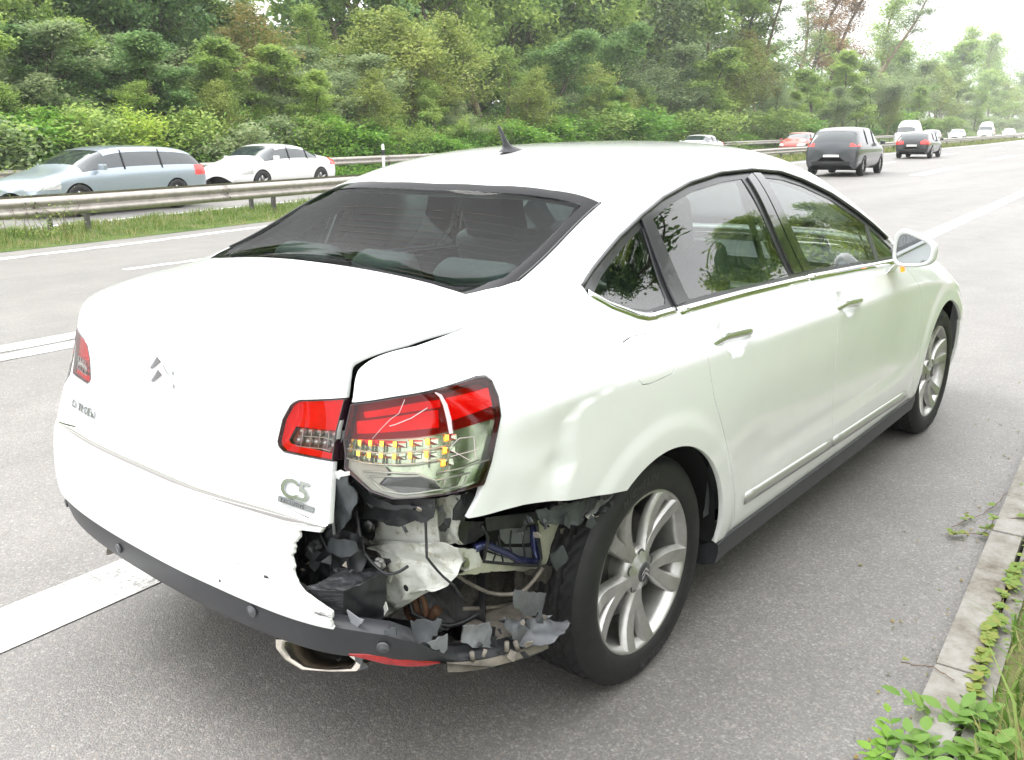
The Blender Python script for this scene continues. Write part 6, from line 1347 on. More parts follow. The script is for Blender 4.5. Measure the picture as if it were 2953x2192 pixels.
PROTO = {
 'A': tree_proto('broadleaf_tree', '', 11, 10, 3.3, .06, 15000, .115, G_DK),
 'A2': tree_proto('broadleaf_tree', '', 12, 10, 3.1, .06, 14000, .11, G_MID),
 'B': tree_proto('willow_tree', '', 13, 9, 2.9, .16, 12000, .095, G_YEL, BARKP, stems=4, clump=.6),
 'C': tree_proto('young_maple', '', 14, 9, 2.3, .28, 6000, .085, G_OCH, BARKP, stems=2, sparse=.2, clump=.5),
 'D': tree_proto('rowan_tree', '', 15, 9, 3.1, .08, 13000, .10, G_GREY, BARK, stems=2),
 'E': tree_proto('slender_ash', '', 16, 10, 1.7, .42, 4200, .085, G_MID, BARKP, sparse=.1),
 'F': tree_proto('birch_tree', '', 17, 12, 1.9, .30, 4200, .075, G_GREY, BARKP, sparse=.35, droop=.05, clump=.45),
 'R': tree_proto('reddish_tree', '', 18, 11, 2.1, .30, 4600, .08, leaf_mat('leaf_rust', [(.2, (0.155, 0.132, 0.047)), (.5, (0.310, 0.202, 0.093)), (.8, (0.435, 0.265, 0.139))]), BARK, sparse=.3),
 'S': tree_proto('round_shrub', '', 19, 2.6, 1.5, .05, 3600, .075, G_MID, stems=5, clump=.30),
 'S2': tree_proto('grey_shrub', '', 20, 2.8, 1.5, .05, 3400, .08, G_GREY, stems=5, clump=.32),
 'S3': tree_proto('bright_shrub', '', 21, 2.2, 1.2, .05, 2800, .085, G_BRI, stems=4, clump=.28),
 'L': tree_proto('lime_shrub', '', 22, 3.0, 1.6, .10, 1800, .10, G_LIME, stems=4, clump=.22, up=1.4),
}
HH = {'A': 10, 'A2': 10, 'B': 9, 'C': 9, 'D': 9, 'E': 10, 'F': 12, 'R': 11, 'S': 2.6, 'S2': 2.8, 'S3': 2.2, 'L': 3.0}
KIND = {'A': 'dark green tree', 'A2': 'mid green tree', 'B': 'yellow-green willow', 'C': 'thin ochre tree', 'D': 'grey-green tree', 'E': 'slender green tree', 'F': 'tall thin tree', 'R': 'rust-coloured tree', 'S': 'low green shrub', 'S2': 'low grey-green shrub', 'S3': 'low bright green shrub', 'L': 'lime-yellow shrub'}
CATS = {k: ('shrub' if k in ('S', 'S2', 'S3', 'L') else 'tree') for k in KIND}
used = set()
def put(k, loc, h, rz=None, label=None, group=None, wide=1.0):
    s = h/HH[k]
    if k not in used: used.add(k); o = PROTO[k]
    else: o = tree_copy(PROTO[k])
    o.location = loc; o.rotation_euler = (0, 0, random.uniform(0, 6.28) if rz is None else rz); o.scale = (s*wide, s*wide, s)
    o['category'] = CATS[k]
    o['label'] = label
    if group: o['group'] = group
    elif 'group' in o: del o['group']
    return o
def bank_z(x, y):
    d = y-FRAIL(x); return hz(x)+float(np.interp(d, [0, 1.2, 4, 10, 22, 60], [0, 0, .9, 2.6, 4.0, 4.6]))
CAMP = Vector((-1.967, -2.052, 1.503)); FPX = 2551.5*2226/2953
def place(dx, off):
    """point on the bank at azimuth of horizontal picture position dx, off metres behind the far rail"""
    az = R(39.885)+math.atan((1113-dx)/FPX); c, s = math.cos(az), math.sin(az); lo, hi = 3, 600
    for _ in range(40):
        m = (lo+hi)/2; x, y = CAMP.x+c*m, CAMP.y+s*m
        if y > FRAIL(x)+off: hi = m
        else: lo = m
    return CAMP.x+c*lo, CAMP.y+s*lo, lo
BACK = [(-120,-60,'A'),(-50,-70,'A2'),(15,-60,'A2'),(75,-70,'A'),(135,-60,'A2'),(200,-60,'A'),(265,-70,'A'),(330,-80,'A'),(385,-30,'A'),(432,45,'A2'),(500,45,'D'),(545,0,'E'),(585,10,'A2'),(640,62,'A2'),(690,30,'E'),(745,-30,'A2'),(800,-60,'A'),(860,-30,'F'),(915,-40,'A2'),(980,-30,'A2'),(1050,-45,'F'),(1120,-60,'A2'),(1190,-60,'A'),(1260,-50,'A2'),(1330,-40,'D'),(1395,-50,'A2'),(1445,-20,'A'),(1490,40,'D'),(1545,-30,'F'),(1590,-25,'A2'),(1640,-20,'F'),(1690,-30,'F'),(1722,-30,'R'),(1765,-10,'R'),(1800,60,'A2'),(1845,-20,'F'),(1872,-5,'E'),(1915,80,'A2'),(1960,100,'D'),(2000,90,'A2'),(2040,62,'E'),(2085,75,'E'),(2130,80,'A2'),(2160,135,'A2'),(2185,190,'D'),(2215,180,'A2'),(2250,170,'A')]
MID = [(-60,60,'A2'),(30,50,'D'),(110,70,'A2'),(230,110,'A'),(310,60,'A'),(385,110,'A'),(455,120,'D'),(520,100,'A2'),(600,25,'C'),(665,120,'A2'),(720,120,'D'),(790,90,'D'),(855,25,'B'),(925,30,'B'),(1000,45,'B'),(1105,110,'E'),(1185,70,'A'),(1240,90,'B'),(1300,50,'A'),(1365,40,'D'),(1430,80,'D'),(1500,110,'A2'),(1560,90,'B'),(1610,70,'C'),(1680,120,'D'),(1745,140,'A2'),(1810,110,'A2'),(1870,130,'D'),(1945,115,'D'),(2005,130,'B'),(2060,130,'A2'),(2110,140,'A2'),(2150,170,'B'),(2195,205,'D')]
_rf = random.Random(21); FRONT = []
_dx = -30.0
while _dx < 2220:
    k_ = 'L' if 300 < _dx < 345 else _rf.choice(['S', 'S', 'S2', 'S3', 'S3']); FRONT.append((_dx, 222 if k_ == 'L' else (_rf.uniform(225, 262) if _dx < 420 else _rf.uniform(238, 284)), k_)); _dx += _rf.uniform(38, 80)
SLIM = [(20,150,'D'),(95,165,'A2'),(160,150,'D'),(290,165,'A2'),(430,160,'A2'),(490,170,'B'),(540,150,'E'),(640,160,'D'),(705,150,'A2'),(755,175,'D'),(820,150,'B'),(880,190,'A2'),(960,160,'A2'),(1040,200,'D'),(1150,150,'B'),(1215,190,'D'),(1280,160,'A2'),(1345,190,'B'),(1410,170,'A2'),(1470,190,'D'),(1530,170,'A2'),(1590,190,'B'),(1650,180,'D'),(1710,190,'A2'),(1780,180,'D'),(1840,180,'A2'),(1900,190,'B'),(1965,180,'A2'),(2030,190,'D'),(2085,190,'A2'),(2140,205,'A2'),(2200,215,'B')]
def spots(rows, off, word):
    out = []
    for dx, ty, k in rows: out.append((dx, ty, k, off, word))
    return out
TALL = [(dx, -600, k) for dx, k in zip(list(range(-700, 380, 88))+list(range(790, 1420, 88)), ['A', 'A2']*20)]  # tall row added for its dark reflection in the rear window
ALL = spots(TALL, 20, 'rear row') + spots(BACK, 12.5, 'back row') + spots(MID, 6.0, 'middle row') + spots(SLIM, 4.2, 'lower row') + spots(FRONT, 2.6, 'front row')
def horizon_y(dx): return 302+(1113-dx)*.0094-12*max(0, (dx-1113)/1113)
cnt = {}
ordn = ['first', 'second', 'third', 'fourth', 'fifth', 'sixth', 'seventh', 'eighth', 'ninth', 'tenth', 'eleventh', 'twelfth', 'thirteenth', 'fourteenth', 'fifteenth', 'sixteenth', 'seventeenth', 'eighteenth', 'nineteenth', 'twentieth']
rowname = {'rear row': 'in the added tall row behind', 'back row': 'atop the bank', 'middle row': 'half way up', 'lower row': 'low on the bank', 'front row': 'at its foot'}
for dx, ty, k, off, word in ALL:
    if word == 'back row' and ty <= -20 and (dx < 440 or 770 < dx < 1430): ty -= 230
    if k == 'L': off = 1.7; ty = 232
    elif word == 'front row' and dx > 560: ty += 10
    x, y, d = place(dx, off+random.uniform(-1.2, 1.2)*(k != 'L')); z = bank_z(x, y)
    depth = d*math.cos(math.atan((1113-dx)/FPX)); ztop = CAMP.z+(horizon_y(dx)-ty)/FPX*depth
    h = max(ztop-z, .8 if word == 'front row' else 2.6 if word == 'lower row' else 4.5)
    n = cnt.get((k, word), 0); cnt[(k, word)] = n+1
    lab = f"{KIND[k]}, {ordn[min(n, 19)]} of its sort from the left {rowname[word]}"
    w = 1.0 if word != 'front row' else 1.35
    if word == 'lower row': w = 1.15
    elif word != 'front row': w = min(1.5, max(.9, 9/h))*(1 if dx < 1400 else 1.35)
    elif dx > 1150: h *= 1.25; w = 1.8
    if k == 'L': w = .75
    put(k, (x, y, z-.15), h, label=lab, group='trees on the bank' if word != 'front row' else 'shrubs at the foot of the bank', wide=w)
# a wood further back fills in behind the rows: one mass
rg = np.random.default_rng(5); pts = []
for dx in np.linspace(-60, 2260, 190):
    x, y, d = place(dx, 20); z = bank_z(x, y); 
    ty = float(np.interp(dx, [-60, 400, 640, 720, 1470, 1500, 1560, 1700, 1800, 1900, 1960, 2060, 2130, 2180, 2260], [40, 60, 120, 60, 50, 110, 70, 180, 190, 90, 150, 120, 130, 215, 215])); ztop = CAMP.z+(horizon_y(dx)-ty)/FPX*d*.93
    m = 420; h = rg.uniform(0, 1, m)**.8*(ztop-z)*rg.uniform(.85, 1.05); pts.append(np.stack([x+rg.normal(0, 2.2, m)*d/50, y+rg.normal(0, 1.6, m)*d/50, z+h], 1))
P_ = np.concatenate(pts); V, F = cards(P_, .33, rg, up=.3); o = link('distant_wood', mesh_np('distant_wood', V, F, smooth=False), G_DK, kind='stuff')
# undergrowth and grass on the bank: one mass
pts = []; 
for dx in np.linspace(-60, 2260, 700):
    for off in (.9, 1.8, 3.0, 4.5, 6.5):
        x, y, d = place(dx, off+rg.uniform(-.5, .5)); m = 22 if d < 70 else 9; hh = (.25 if off < 1 else .75)
        cx = rg.normal(0, .45, m); cy = rg.normal(0, .45, m); pts.append(np.stack([x+cx, y+cy, bank_z(x, y)+np.abs(rg.normal(0, hh, m))], 1))
P_ = np.concatenate(pts); V, F = cards(P_, .075, rg, up=.2, aspect=.42); link('undergrowth', mesh_np('undergrowth', V, F, smooth=False), G_BRI, kind='stuff')

# right-hand bank beside the parked car: seen in its doors and windows
k0 = 0
labs = ['nearest the bottom right corner plants', 'beside the kerb behind the first one', 'further along the kerb']
RB = [(-9, -10, 'D', 8), (-3, -11, 'D', 8), (2, -10.5, 'D', 9), (5, -7.6, 'D', 11.5), (8, -7.4, 'A2', 10.5), (10.5, -7.2, 'A', 9), (13.5, -7.2, 'D', 5.6), (17, -6.8, 'A2', 6.4), (20.5, -7.2, 'D', 5.8), (24, -7, 'B', 6.5), (28, -7.4, 'A2', 7.5), (33, -7.4, 'A', 8.5), (39, -8, 'A2', 9), (46, -9, 'D', 9), (55, -10, 'A', 11), (66, -11, 'A2', 10), (80, -12, 'A', 11), (-.5, -4.6, 'S3', 1.3), (5, -4.8, 'S', 1.7), (11, -4.9, 'S2', 1.7), (18, -5.0, 'S', 1.9)]
for i, (x, dy, k, h) in enumerate(RB):
    y = KERB(x)+dy; z = hz(x)+float(np.interp(-dy, [1.2, 5, 12, 26], [.02, .55, 2.2, 3.6]))
    put(k, (x, y, z-.1), h, label=f"{KIND[k]} right of the kerb, {(ordn+['twenty-first', 'twenty-second', 'twenty-third'])[i]} of the row going forward", group='trees right of the kerb')

def blades(name, P_, H, m, rgx, lean=.5, w=.004, bent=True):
    n = len(P_); az = rgx.uniform(0, 2*np.pi, n); ln = rgx.uniform(0, lean, n)*H; d = np.stack([np.cos(az), np.sin(az), 0*az], 1); s = np.stack([-np.sin(az), np.cos(az), 0*az], 1)*w
    up = np.array([0, 0, 1.0]); H_ = H[:, None]; L_ = ln[:, None]
    a = P_-s; b = P_+s; c = P_+up*H_*.6+d*L_*.35+s*.8; e = P_+up*H_*.6+d*L_*.35-s*.8; f = P_+up*H_*np.where(ln[:, None] > .3*H_, .88, 1)+d*L_
    V = np.stack([a, b, c, e, f], 1).reshape(-1, 3); i = np.arange(n)[:, None]*5
    F = np.concatenate([i+np.array([[0, 1, 2]]), i+np.array([[0, 2, 3]]), i+np.array([[3, 2, 4]])])
    return link(name, mesh_np(name, V, F, smooth=False), m, kind='stuff')
G_GRASS = leaf_mat('grass_leaf', [(.15, (.08, .16, .025)), (.42, (.15, .24, .045)), (.56, (.22, .28, .07)), (.75, (.40, .35, .18))], .4)
G_VERGE = leaf_mat('verge_leaf', [(.15, (.09, .19, .03)), (.5, (.15, .28, .05)), (.68, (.22, .34, .08)), (.85, (.38, .36, .16))], .4)
G_DRY = leaf_mat('dry_grass', [(.15, (.12, .16, .05)), (.45, (.26, .24, .11)), (.8, (.46, .37, .19))], .35)
n = 40000; x = 1.0+27*rg.uniform(0, 1, n)**1.6; t_ = rg.uniform(0, 1, n); y0 = np.array([GR1(v) for v in x]); y1 = np.array([GR2(v) for v in x]); cl = np.sin(x*7.1)*np.sin(x*2.3+t_*9)
keep = rg.uniform(0, 1, n) < .65+.35*cl; x, t_, y0, y1 = x[keep], t_[keep], y0[keep], y1[keep]
P_ = np.stack([x, y0+(y1-y0)*t_+rg.normal(0, .05, len(x)), .02+.06*np.sin(np.pi*t_)+.0065*np.maximum(0, x-10)], 1); blades('median_grass', P_, rg.uniform(.03, .12, len(x))*(1+.6*np.sin(x*5.3)*np.sin(t_*7+x)), G_GRASS, rg, 1.1, .006)
n = 30000; x = 28+110*rg.uniform(0, 1, n)**1.3; t_ = rg.uniform(0, 1, n); y0 = np.array([GR1(v) for v in x]); y1 = np.array([GR2(v) for v in x])
P_ = np.stack([x, y0+(y1-y0)*t_, .02+.0065*(x-10)], 1); blades('distant_median_grass', P_, rg.uniform(.10, .28, n), G_GRASS, rg, .9, .02)
# verge grass beside the kerb
n = 46000; x = -1.2+12*rg.uniform(0, 1, n)**1.2; w_ = rg.uniform(0, 1, n)**.8*2.4; yk = np.array([KERB(v) for v in x]); P_ = np.stack([x, yk-.15-w_, np.interp(w_, [0, 1.2, 3], [.03, .05, .25])], 1)
blades('verge_grass', P_, rg.uniform(.08, .27, n)*np.where(w_ > .12, 1.3, .6), G_VERGE, rg, .9, .0045)
n = 5000; x = rg.normal(1.15, .5, n); w_ = .08+np.abs(rg.normal(.15, .13, n)); yk = np.array([KERB(v) for v in x]); P_ = np.stack([x, yk-.17-w_, 0*x+.03], 1); blades('dry_tuft_grass', P_, rg.uniform(.12, .26, n), G_DRY, rg, .8, .0024)
n = 26000; x = -8+70*rg.uniform(0, 1, n); w_ = 2.5+8*rg.uniform(0, 1, n); yk = np.array([KERB(v) for v in x]); P_ = np.stack([x, yk-w_, .0065*np.maximum(0, x-10)+np.interp(w_, [1.2, 5, 12], [.02, .55, 2.2])], 1); blades('bank_grass', P_, rg.uniform(.2, .6, n), G_DRY, rg, .8, .012)

# ------------------------------------------------------------------ damp air: one even volume round everything
mb = MB(); mb.box((235, 30, 19), (780, 420, 44)); hzm = NT('haze'); pv = hzm.N('VolumePrincipled', {'Color': (.93, .96, .97, 1), 'Density': .0008, 'Anisotropy': .25}); hzm.l.new(pv.outputs['Volume'], hzm.out.inputs['Volume'])
hz_o = mb.build('haze', hzm.m, kind='stuff')
# ------------------------------------------------------------------ plants on the kerb, bottom right
def leaf_shape(L, W, fold=.18, curl=.15, serr=False):
    """one leaf blade along +x, folded along its midrib"""
    prof = [(0, .0), (.12, .28), (.30, .46), (.50, .50), (.70, .40), (.86, .22), (1, 0)]
    vs = []; 
    for t, w in prof:
        z = -curl*L*t*t; vs += [(t*L, w*W, z+fold*w*W), (t*L, 0, z), (t*L, -w*W, z+fold*w*W)]
    fs = []
    for i in range(6):
        for k in range(2): fs.append((i*3+k, (i+1)*3+k, (i+1)*3+k+1, i*3+k+1))
    return vs, fs
BIGLEAF = leaf_mat('big_leaf', [(.2, (.085, .19, .03)), (.5, (.14, .28, .05)), (.8, (.23, .37, .085))], .45, .42)
CREEP = leaf_mat('creeper_leaf', [(.15, (.10, .20, .03)), (.5, (.17, .30, .05)), (.75, (.30, .30, .07)), (.95, (.32, .20, .08))], .4, .5)
STEM = mat('stem_brown', (.16, .10, .06), .7); STEMG = mat('stem_green', (.16, .22, .07), .6)
bigme = {}
def leaf_mesh(L, W, key, m, fold=.18, curl=.15):
    if key not in bigme:
        v, f = leaf_shape(L, W, fold, curl); b = MB(); b.add(v, f, True); me = b.mesh('leaf'); me.materials.append(m); bigme[key] = me
    return bigme[key]
def spray(parent, base, d, L, nl, size, me, stem=STEMG, droop=.25, rs=None):
    """a compound leaf: stalk with paired leaflets, each an object"""
    rnd = rs or random; d = Vector(d).normalized(); pts = []; p = Vector(base)
    for i in range(8): pts.append(p.copy()); p = p+d*L/7; d = (d+Vector((0, 0, -droop/7))).normalized()
    mb = MB(); mb.tube(pts, [.0022*(1-.7*i/7) for i in range(8)], 4); mb.build('stem', stem, parent)
    for k in range(nl):
        t = .30+.70*(k//2)/max(1, (nl-1)//2) if k < nl-1 else 1.0; i = min(6, int(t*7)); o = pts[i].lerp(pts[i+1], min(1, t*7-i)) if i < 7 else pts[-1]; ax = (pts[i+1]-pts[i]).normalized()
        sd = ax.cross(Vector((0, 0, 1))).normalized()*(1 if k % 2 else -1)
        v = (ax*.55+sd*.85) if k < nl-1 else ax
        v = (v+Vector((rnd.uniform(-.15, .15), rnd.uniform(-.15, .15), rnd.uniform(-.05, .30)))).normalized()
        up = Vector((rnd.uniform(-.3, .3), rnd.uniform(-.3, .3), 1)); y = up.cross(v).normalized(); z = v.cross(y)
        s = size*rnd.uniform(.8, 1.15)*(.75+.4*t)
        ob = bpy.data.objects.new('leaf', me); COL.objects.link(ob); ob.parent = parent
        loc = o; ob.matrix_local = Matrix(((v.x*s, y.x*s, z.x*s, loc.x), (v.y*s, y.y*s, z.y*s, loc.y), (v.z*s, y.z*s, z.z*s, loc.z), (0, 0, 0, 1)))
rs = random.Random(4)
SHX, SHY = .02, -1.72
plant = thing('leafy_shrub', 'fresh green shrub with large pointed leaflets overhanging the kerb in the near right corner', 'shrub', (SHX, SHY, .04))
me = leaf_mesh(1, .52, 'big', BIGLEAF)
for k in range(40):
    a = rs.uniform(-3.1, 3.1); u_ = rs.uniform(-.16, .26); v_ = rs.uniform(-.20, .09); spray(plant, (u_, v_, .0), (math.cos(a)*.7, math.sin(a)*.7, rs.uniform(.35, 1.1)), rs.uniform(.09, .16), rs.choice((5, 7, 7)), .050, me, rs=rs, droop=.7)
plant2 = thing('leafy_shrub', 'small darker green sprig left of the big-leaved shrub, leaning over the asphalt edge', 'shrub', (.03, -1.585, .02))
for k in range(9):
    a = rs.uniform(-3.1, 3.1); spray(plant2, (rs.uniform(-.05, .09), rs.uniform(-.03, .03), .01), (math.cos(a)*.8, math.sin(a)*.8+.3, rs.uniform(.3, .9)), rs.uniform(.05, .09), 5, .034, leaf_mesh(1, .62, 'mid', G_BRI), rs=rs, droop=.5)
weeds = thing('ground_weeds', 'low leafy weeds growing in the gap behind the kerb stones', 'plant', (.5, -1.70, .03)); weeds_me = leaf_mesh(1, .8, 'weed', BIGLEAF, .1, .2)
C_ = []
mbw = MB()
for k in range(900):
    x = rs.uniform(-.9, 4.5); y = KERB(x)-.125-abs(rs.gauss(0, .13)); s_ = rs.uniform(.010, .022); a = rs.uniform(0, 6.28); v = Vector((math.cos(a), math.sin(a), rs.uniform(.1, .9))).normalized(); yv = Vector((0, 0, 1)).cross(v).normalized(); zv = v.cross(yv); o = Vector((x-.5, y+1.70, rs.uniform(.02, .07)))
    vv_, ff_ = leaf_shape(s_, s_*.75, .1, .2); mbw.add([o+v*p[0]+yv*p[1]+zv*p[2] for p in vv_], ff_, True)
wo = mbw.build('leaves', CREEP, weeds, kind='stuff', fixn=False)
# creeper: rooted beside the kerb, runners lie over the kerb stones and the asphalt
def runner(label, pts, nleaf, size, cat='creeper', stem=STEM):
    o0 = Vector(pts[0]); t = thing('creeper', label, cat, o0); P = [Vector(p)-o0 for p in pts]; dense = []
    for i in range(len(P)-1):
        for k in range(5): dense.append(P[i].lerp(P[i+1], k/5)+Vector((rs.uniform(-.004, .004), rs.uniform(-.004, .004), 0)))
    dense.append(P[-1]); mb = MB(); mb.tube(dense, .0016, 4); mb.build('stem', stem, t)
    me = leaf_mesh(1, .85, 'creep', CREEP, .1, .2)
    for k in range(nleaf):
        o = dense[rs.randrange(len(dense))]+Vector((rs.uniform(-.01, .01), rs.uniform(-.01, .01), .004+rs.uniform(0, .012))); a = rs.uniform(0, 6.28)
        for j in (-1, 0, 1):
            v = Vector((math.cos(a+j*1.25), math.sin(a+j*1.25), rs.uniform(0, .5))).normalized(); y = Vector((0, 0, 1)).cross(v).normalized(); z = v.cross(y); s = size*rs.uniform(.75, 1.2)
            ob = bpy.data.objects.new('leaf', me); COL.objects.link(ob); ob.parent = t; ob.matrix_local = Matrix(((v.x*s, y.x*s, z.x*s, o.x), (v.y*s, y.y*s, z.y*s, o.y), (v.z*s, y.z*s, z.z*s, o.z), (0, 0, 0, 1)))
    return t
runner('creeper runner with small yellow-green leaves reaching furthest out over the asphalt', [(2.18, -1.60, .09), (2.10, -1.50, .085), (2.07, -1.42, .03), (1.93, -1.40, .012), (1.82, -1.385, .012), (1.60, -1.32, .012)], 9, .024)
runner('leafy creeper runner crossing the kerb stone joint beside the longer runner', [(1.80, -1.66, .07), (1.70, -1.57, .085), (1.66, -1.46, .07), (1.60, -1.435, .015), (1.57, -1.37, .012), (1.53, -1.345, .012)], 13, .026)
runner('creeper strip covering the back edge of the kerb stones', [(2.9, -1.52, .06), (2.2, -1.58, .07), (1.7, -1.61, .07), (1.25, -1.615, .07), (1.05, -1.62, .07), (.82, -1.64, .07), (.66, -1.64, .07), (.40, -1.67, .06)], 120, .026)
runner('thin bare brown twig poking over the kerb onto the asphalt', [(.40, -1.62, .08), (.43, -1.56, .08), (.455, -1.50, .05), (.50, -1.46, .02)], 1, .012)
# fallen leaves and grit on the hard shoulder
mb = MB()
for k in range(110):
    x = rs.uniform(-.8, 6); y = KERB(x)+abs(rs.gauss(0, .12))+.01; s = rs.uniform(.004, .012); a = rs.uniform(0, 6.28); mb.add([(x+math.cos(a+q)*s*(1 if j % 2 else .6), y+math.sin(a+q)*s*(1 if j % 2 else .6), .002+rs.uniform(0, .006)) for j, q in enumerate((0, 1.5, 3, 4.6))], [(0, 1, 2, 3)])
mb.build('leaf_litter', G_OCH, kind='stuff', fixn=False)
mb = MB()
for k in range(260):
    x = rs.uniform(-1, 7); y = KERB(x)+abs(rs.gauss(0, .2)); s = rs.uniform(.0015, .0045); v, f = [], []
    c = Vector((x, y, .001+s*.5)); mb.add([c+Vector(q)*s*rs.uniform(.6, 1.2) for q in ((1, 0, 0), (-1, 0, 0), (0, 1, 0), (0, -1, 0), (0, 0, 1), (0, 0, -1))], [(0, 2, 4), (2, 1, 4), (1, 3, 4), (3, 0, 4)])
mb.build('grit', mat('grit', (.30, .29, .27), .8, noise=(30, .5)), kind='stuff', fixn=False)
# ------------------------------------------------------------------ moving traffic, built at rest
def traffic(name, label, cat, paint, loc, rz, kind='saloon', group=None, detail=True):
    t = thing(name, label, cat, loc, rz, group)
    # stations: x, roof/bonnet height, belt height, half width, greenhouse?
    K = {
     'saloon': [(-2.25,.80,.70,.70,0),(-2.18,.98,.86,.80,0),(-1.75,1.05,.92,.87,0),(-1.25,1.12,.94,.89,0),(-.75,1.36,.94,.90,1),(0,1.43,.93,.90,1),(.55,1.41,.92,.90,1),(1.20,1.04,.90,.89,0),(1.60,.92,.86,.88,0),(2.10,.78,.72,.80,0),(2.22,.62,.56,.68,0)],
     'hatch': [(-2.05,.85,.80,.72,0),(-1.98,1.05,.95,.82,0),(-1.72,1.36,.97,.86,1),(-1.2,1.46,.96,.88,1),(-.3,1.49,.95,.89,1),(.45,1.44,.93,.89,1),(1.10,1.05,.91,.88,0),(1.5,.94,.87,.87,0),(1.95,.80,.74,.80,0),(2.08,.62,.56,.68,0)],
     'estate': [(-2.35,.85,.80,.74,0),(-2.30,1.02,.94,.83,0),(-2.05,1.35,.96,.86,1),(-1.3,1.45,.95,.89,1),(-.2,1.47,.94,.90,1),(.55,1.42,.92,.90,1),(1.22,1.03,.90,.89,0),(1.6,.93,.86,.88,0),(2.15,.79,.73,.80,0),(2.28,.62,.56,.68,0)],
     'suv': [(-2.22,.92,.86,.80,0),(-2.18,1.12,1.02,.88,0),(-1.95,1.58,1.06,.91,1),(-1.3,1.68,1.06,.94,1),(-.3,1.70,1.05,.94,1),(.5,1.64,1.04,.94,1),(1.15,1.20,1.03,.93,0),(1.5,1.10,1.0,.92,0),(2.1,.98,.88,.86,0),(2.25,.75,.68,.74,0)],
     'van': [(-2.5,.90,.86,.84,0),(-2.48,1.2,1.1,.92,0),(-2.42,2.25,1.25,.92,1),(-1.5,2.38,1.25,.95,1),(0,2.40,1.25,.95,1),(1.2,2.30,1.25,.95,1),(1.75,1.75,1.22,.94,1),(2.15,1.22,1.12,.92,0),(2.5,1.0,.9,.84,0),(2.6,.72,.66,.72,0)]}[kind]
    V = []; rows = []
    for x, zt, zb, w, gh in K:
        e = .6 if abs(x) > abs(K[1][0])-.001 or x == K[-1][0] or x == K[0][0] else 1
        zl = .24 if 0 < rows.__len__() < len(K)-1 else .34
        pr = [(w*.86, zl), (w*.98, zl+.12), (w, .55*zb+.12), (w*.995, zb-.10 if zb > .7 else zb-.06), (w*.955, zb)]
        if gh: pr += [(w*.955-.42*(zt-zb)*.62, zt-.10), (w*.955-.42*(zt-zb)*.62-.10, zt-.035), (0, zt)]
        else: pr += [(w*.80, zb+(zt-zb)*.6), (w*.55, zb+(zt-zb)*.9), (0, zt)]
        rows.append(len(V)); V += [(x, -a, z) for a, z in pr]
    n = len(K); m = 8; body = []; glz = []; scr = []
    def q(i, j): return (rows[i]+j, rows[i+1]+j, rows[i+1]+j+1, rows[i]+j+1)
    for i in range(n-1):
        g0, g1 = K[i][4], K[i+1][4]
        for j in range(m-1):
            f = q(i, j)
            if j == 4 and (g0 and g1) and not (kind == 'van' and i < 4): glz.append(f)
            elif j == 4 and (g0 != g1): glz.append(f) if kind != 'van' or i > 4 else body.append(f)
            elif j in (5, 6) and g0 != g1 and not (kind == 'van' and i < 4): scr.append(f)
            else: body.append(f)
    ends = [tuple(rows[0]+k for k in range(m)), tuple(rows[-1]+k for k in reversed(range(m)))]
    body += [(rows[0], rows[0]+1, rows[0]+2, rows[0]+3), (rows[0], rows[0]+3, rows[0]+4, rows[0]+7), (rows[0]+4, rows[0]+5, rows[0]+6, rows[0]+7), (rows[-1], rows[-1]+3, rows[-1]+2, rows[-1]+1), (rows[-1], rows[-1]+7, rows[-1]+4, rows[-1]+3), (rows[-1]+4, rows[-1]+7, rows[-1]+6, rows[-1]+5)]
    N0 = len(V); V2 = V+[(x, -y, z) for x, y, z in V]; mirf = lambda F: F+[tuple(N0+v for v in reversed(f)) for f in F]
    allf = mirf(body)+mirf(glz)+mirf(scr); mi = [0]*(2*len(body))+[1]*(2*len(glz))+[2]*(2*len(scr))
    me = bpy.data.meshes.new('tmp'); me.from_pydata(V2, [], allf); me.polygons.foreach_set('material_index', mi)
    bm = bmesh.new(); bm.from_mesh(me); bmesh.ops.remove_doubles(bm, verts=bm.verts[:], dist=.0005); bmesh.ops.recalc_face_normals(bm, faces=bm.faces[:]); bm.to_mesh(me); bm.free()
    tmp = bpy.data.objects.new('tmp', me); COL.objects.link(tmp); md = tmp.modifiers.new('s', 'SUBSURF'); md.levels = 3 if detail else 2; md.render_levels = md.levels
    for k in range(3): me.materials.append(None)
    dg = bpy.context.evaluated_depsgraph_get(); ev = bpy.data.meshes.new_from_object(tmp.evaluated_get(dg)); bpy.data.objects.remove(tmp)
    vv = np.array([v.co[:] for v in ev.vertices]); nn_ = np.array([v.normal[:] for v in ev.vertices])
    fs = [[], [], []]
    for p in ev.polygons:
        c = p.center; 
        fs[p.material_index].append(tuple(p.vertices))
    DG = mat('traffic_glass', (.03, .04, .045), .05, coat=1.0)
    cen = lambda f: vv[list(f)].mean(0)
    groups = [(0, 'body', paint, fs[0]), (1, 'side_window', DG, [f for f in fs[1] if cen(f)[1] < 0]), (1, 'side_window', DG, [f for f in fs[1] if cen(f)[1] > 0]), (2, 'windscreen', DG, [f for f in fs[2] if cen(f)[0] > 0]), (2, 'rear_window', DG, [f for f in fs[2] if cen(f)[0] < 0])]
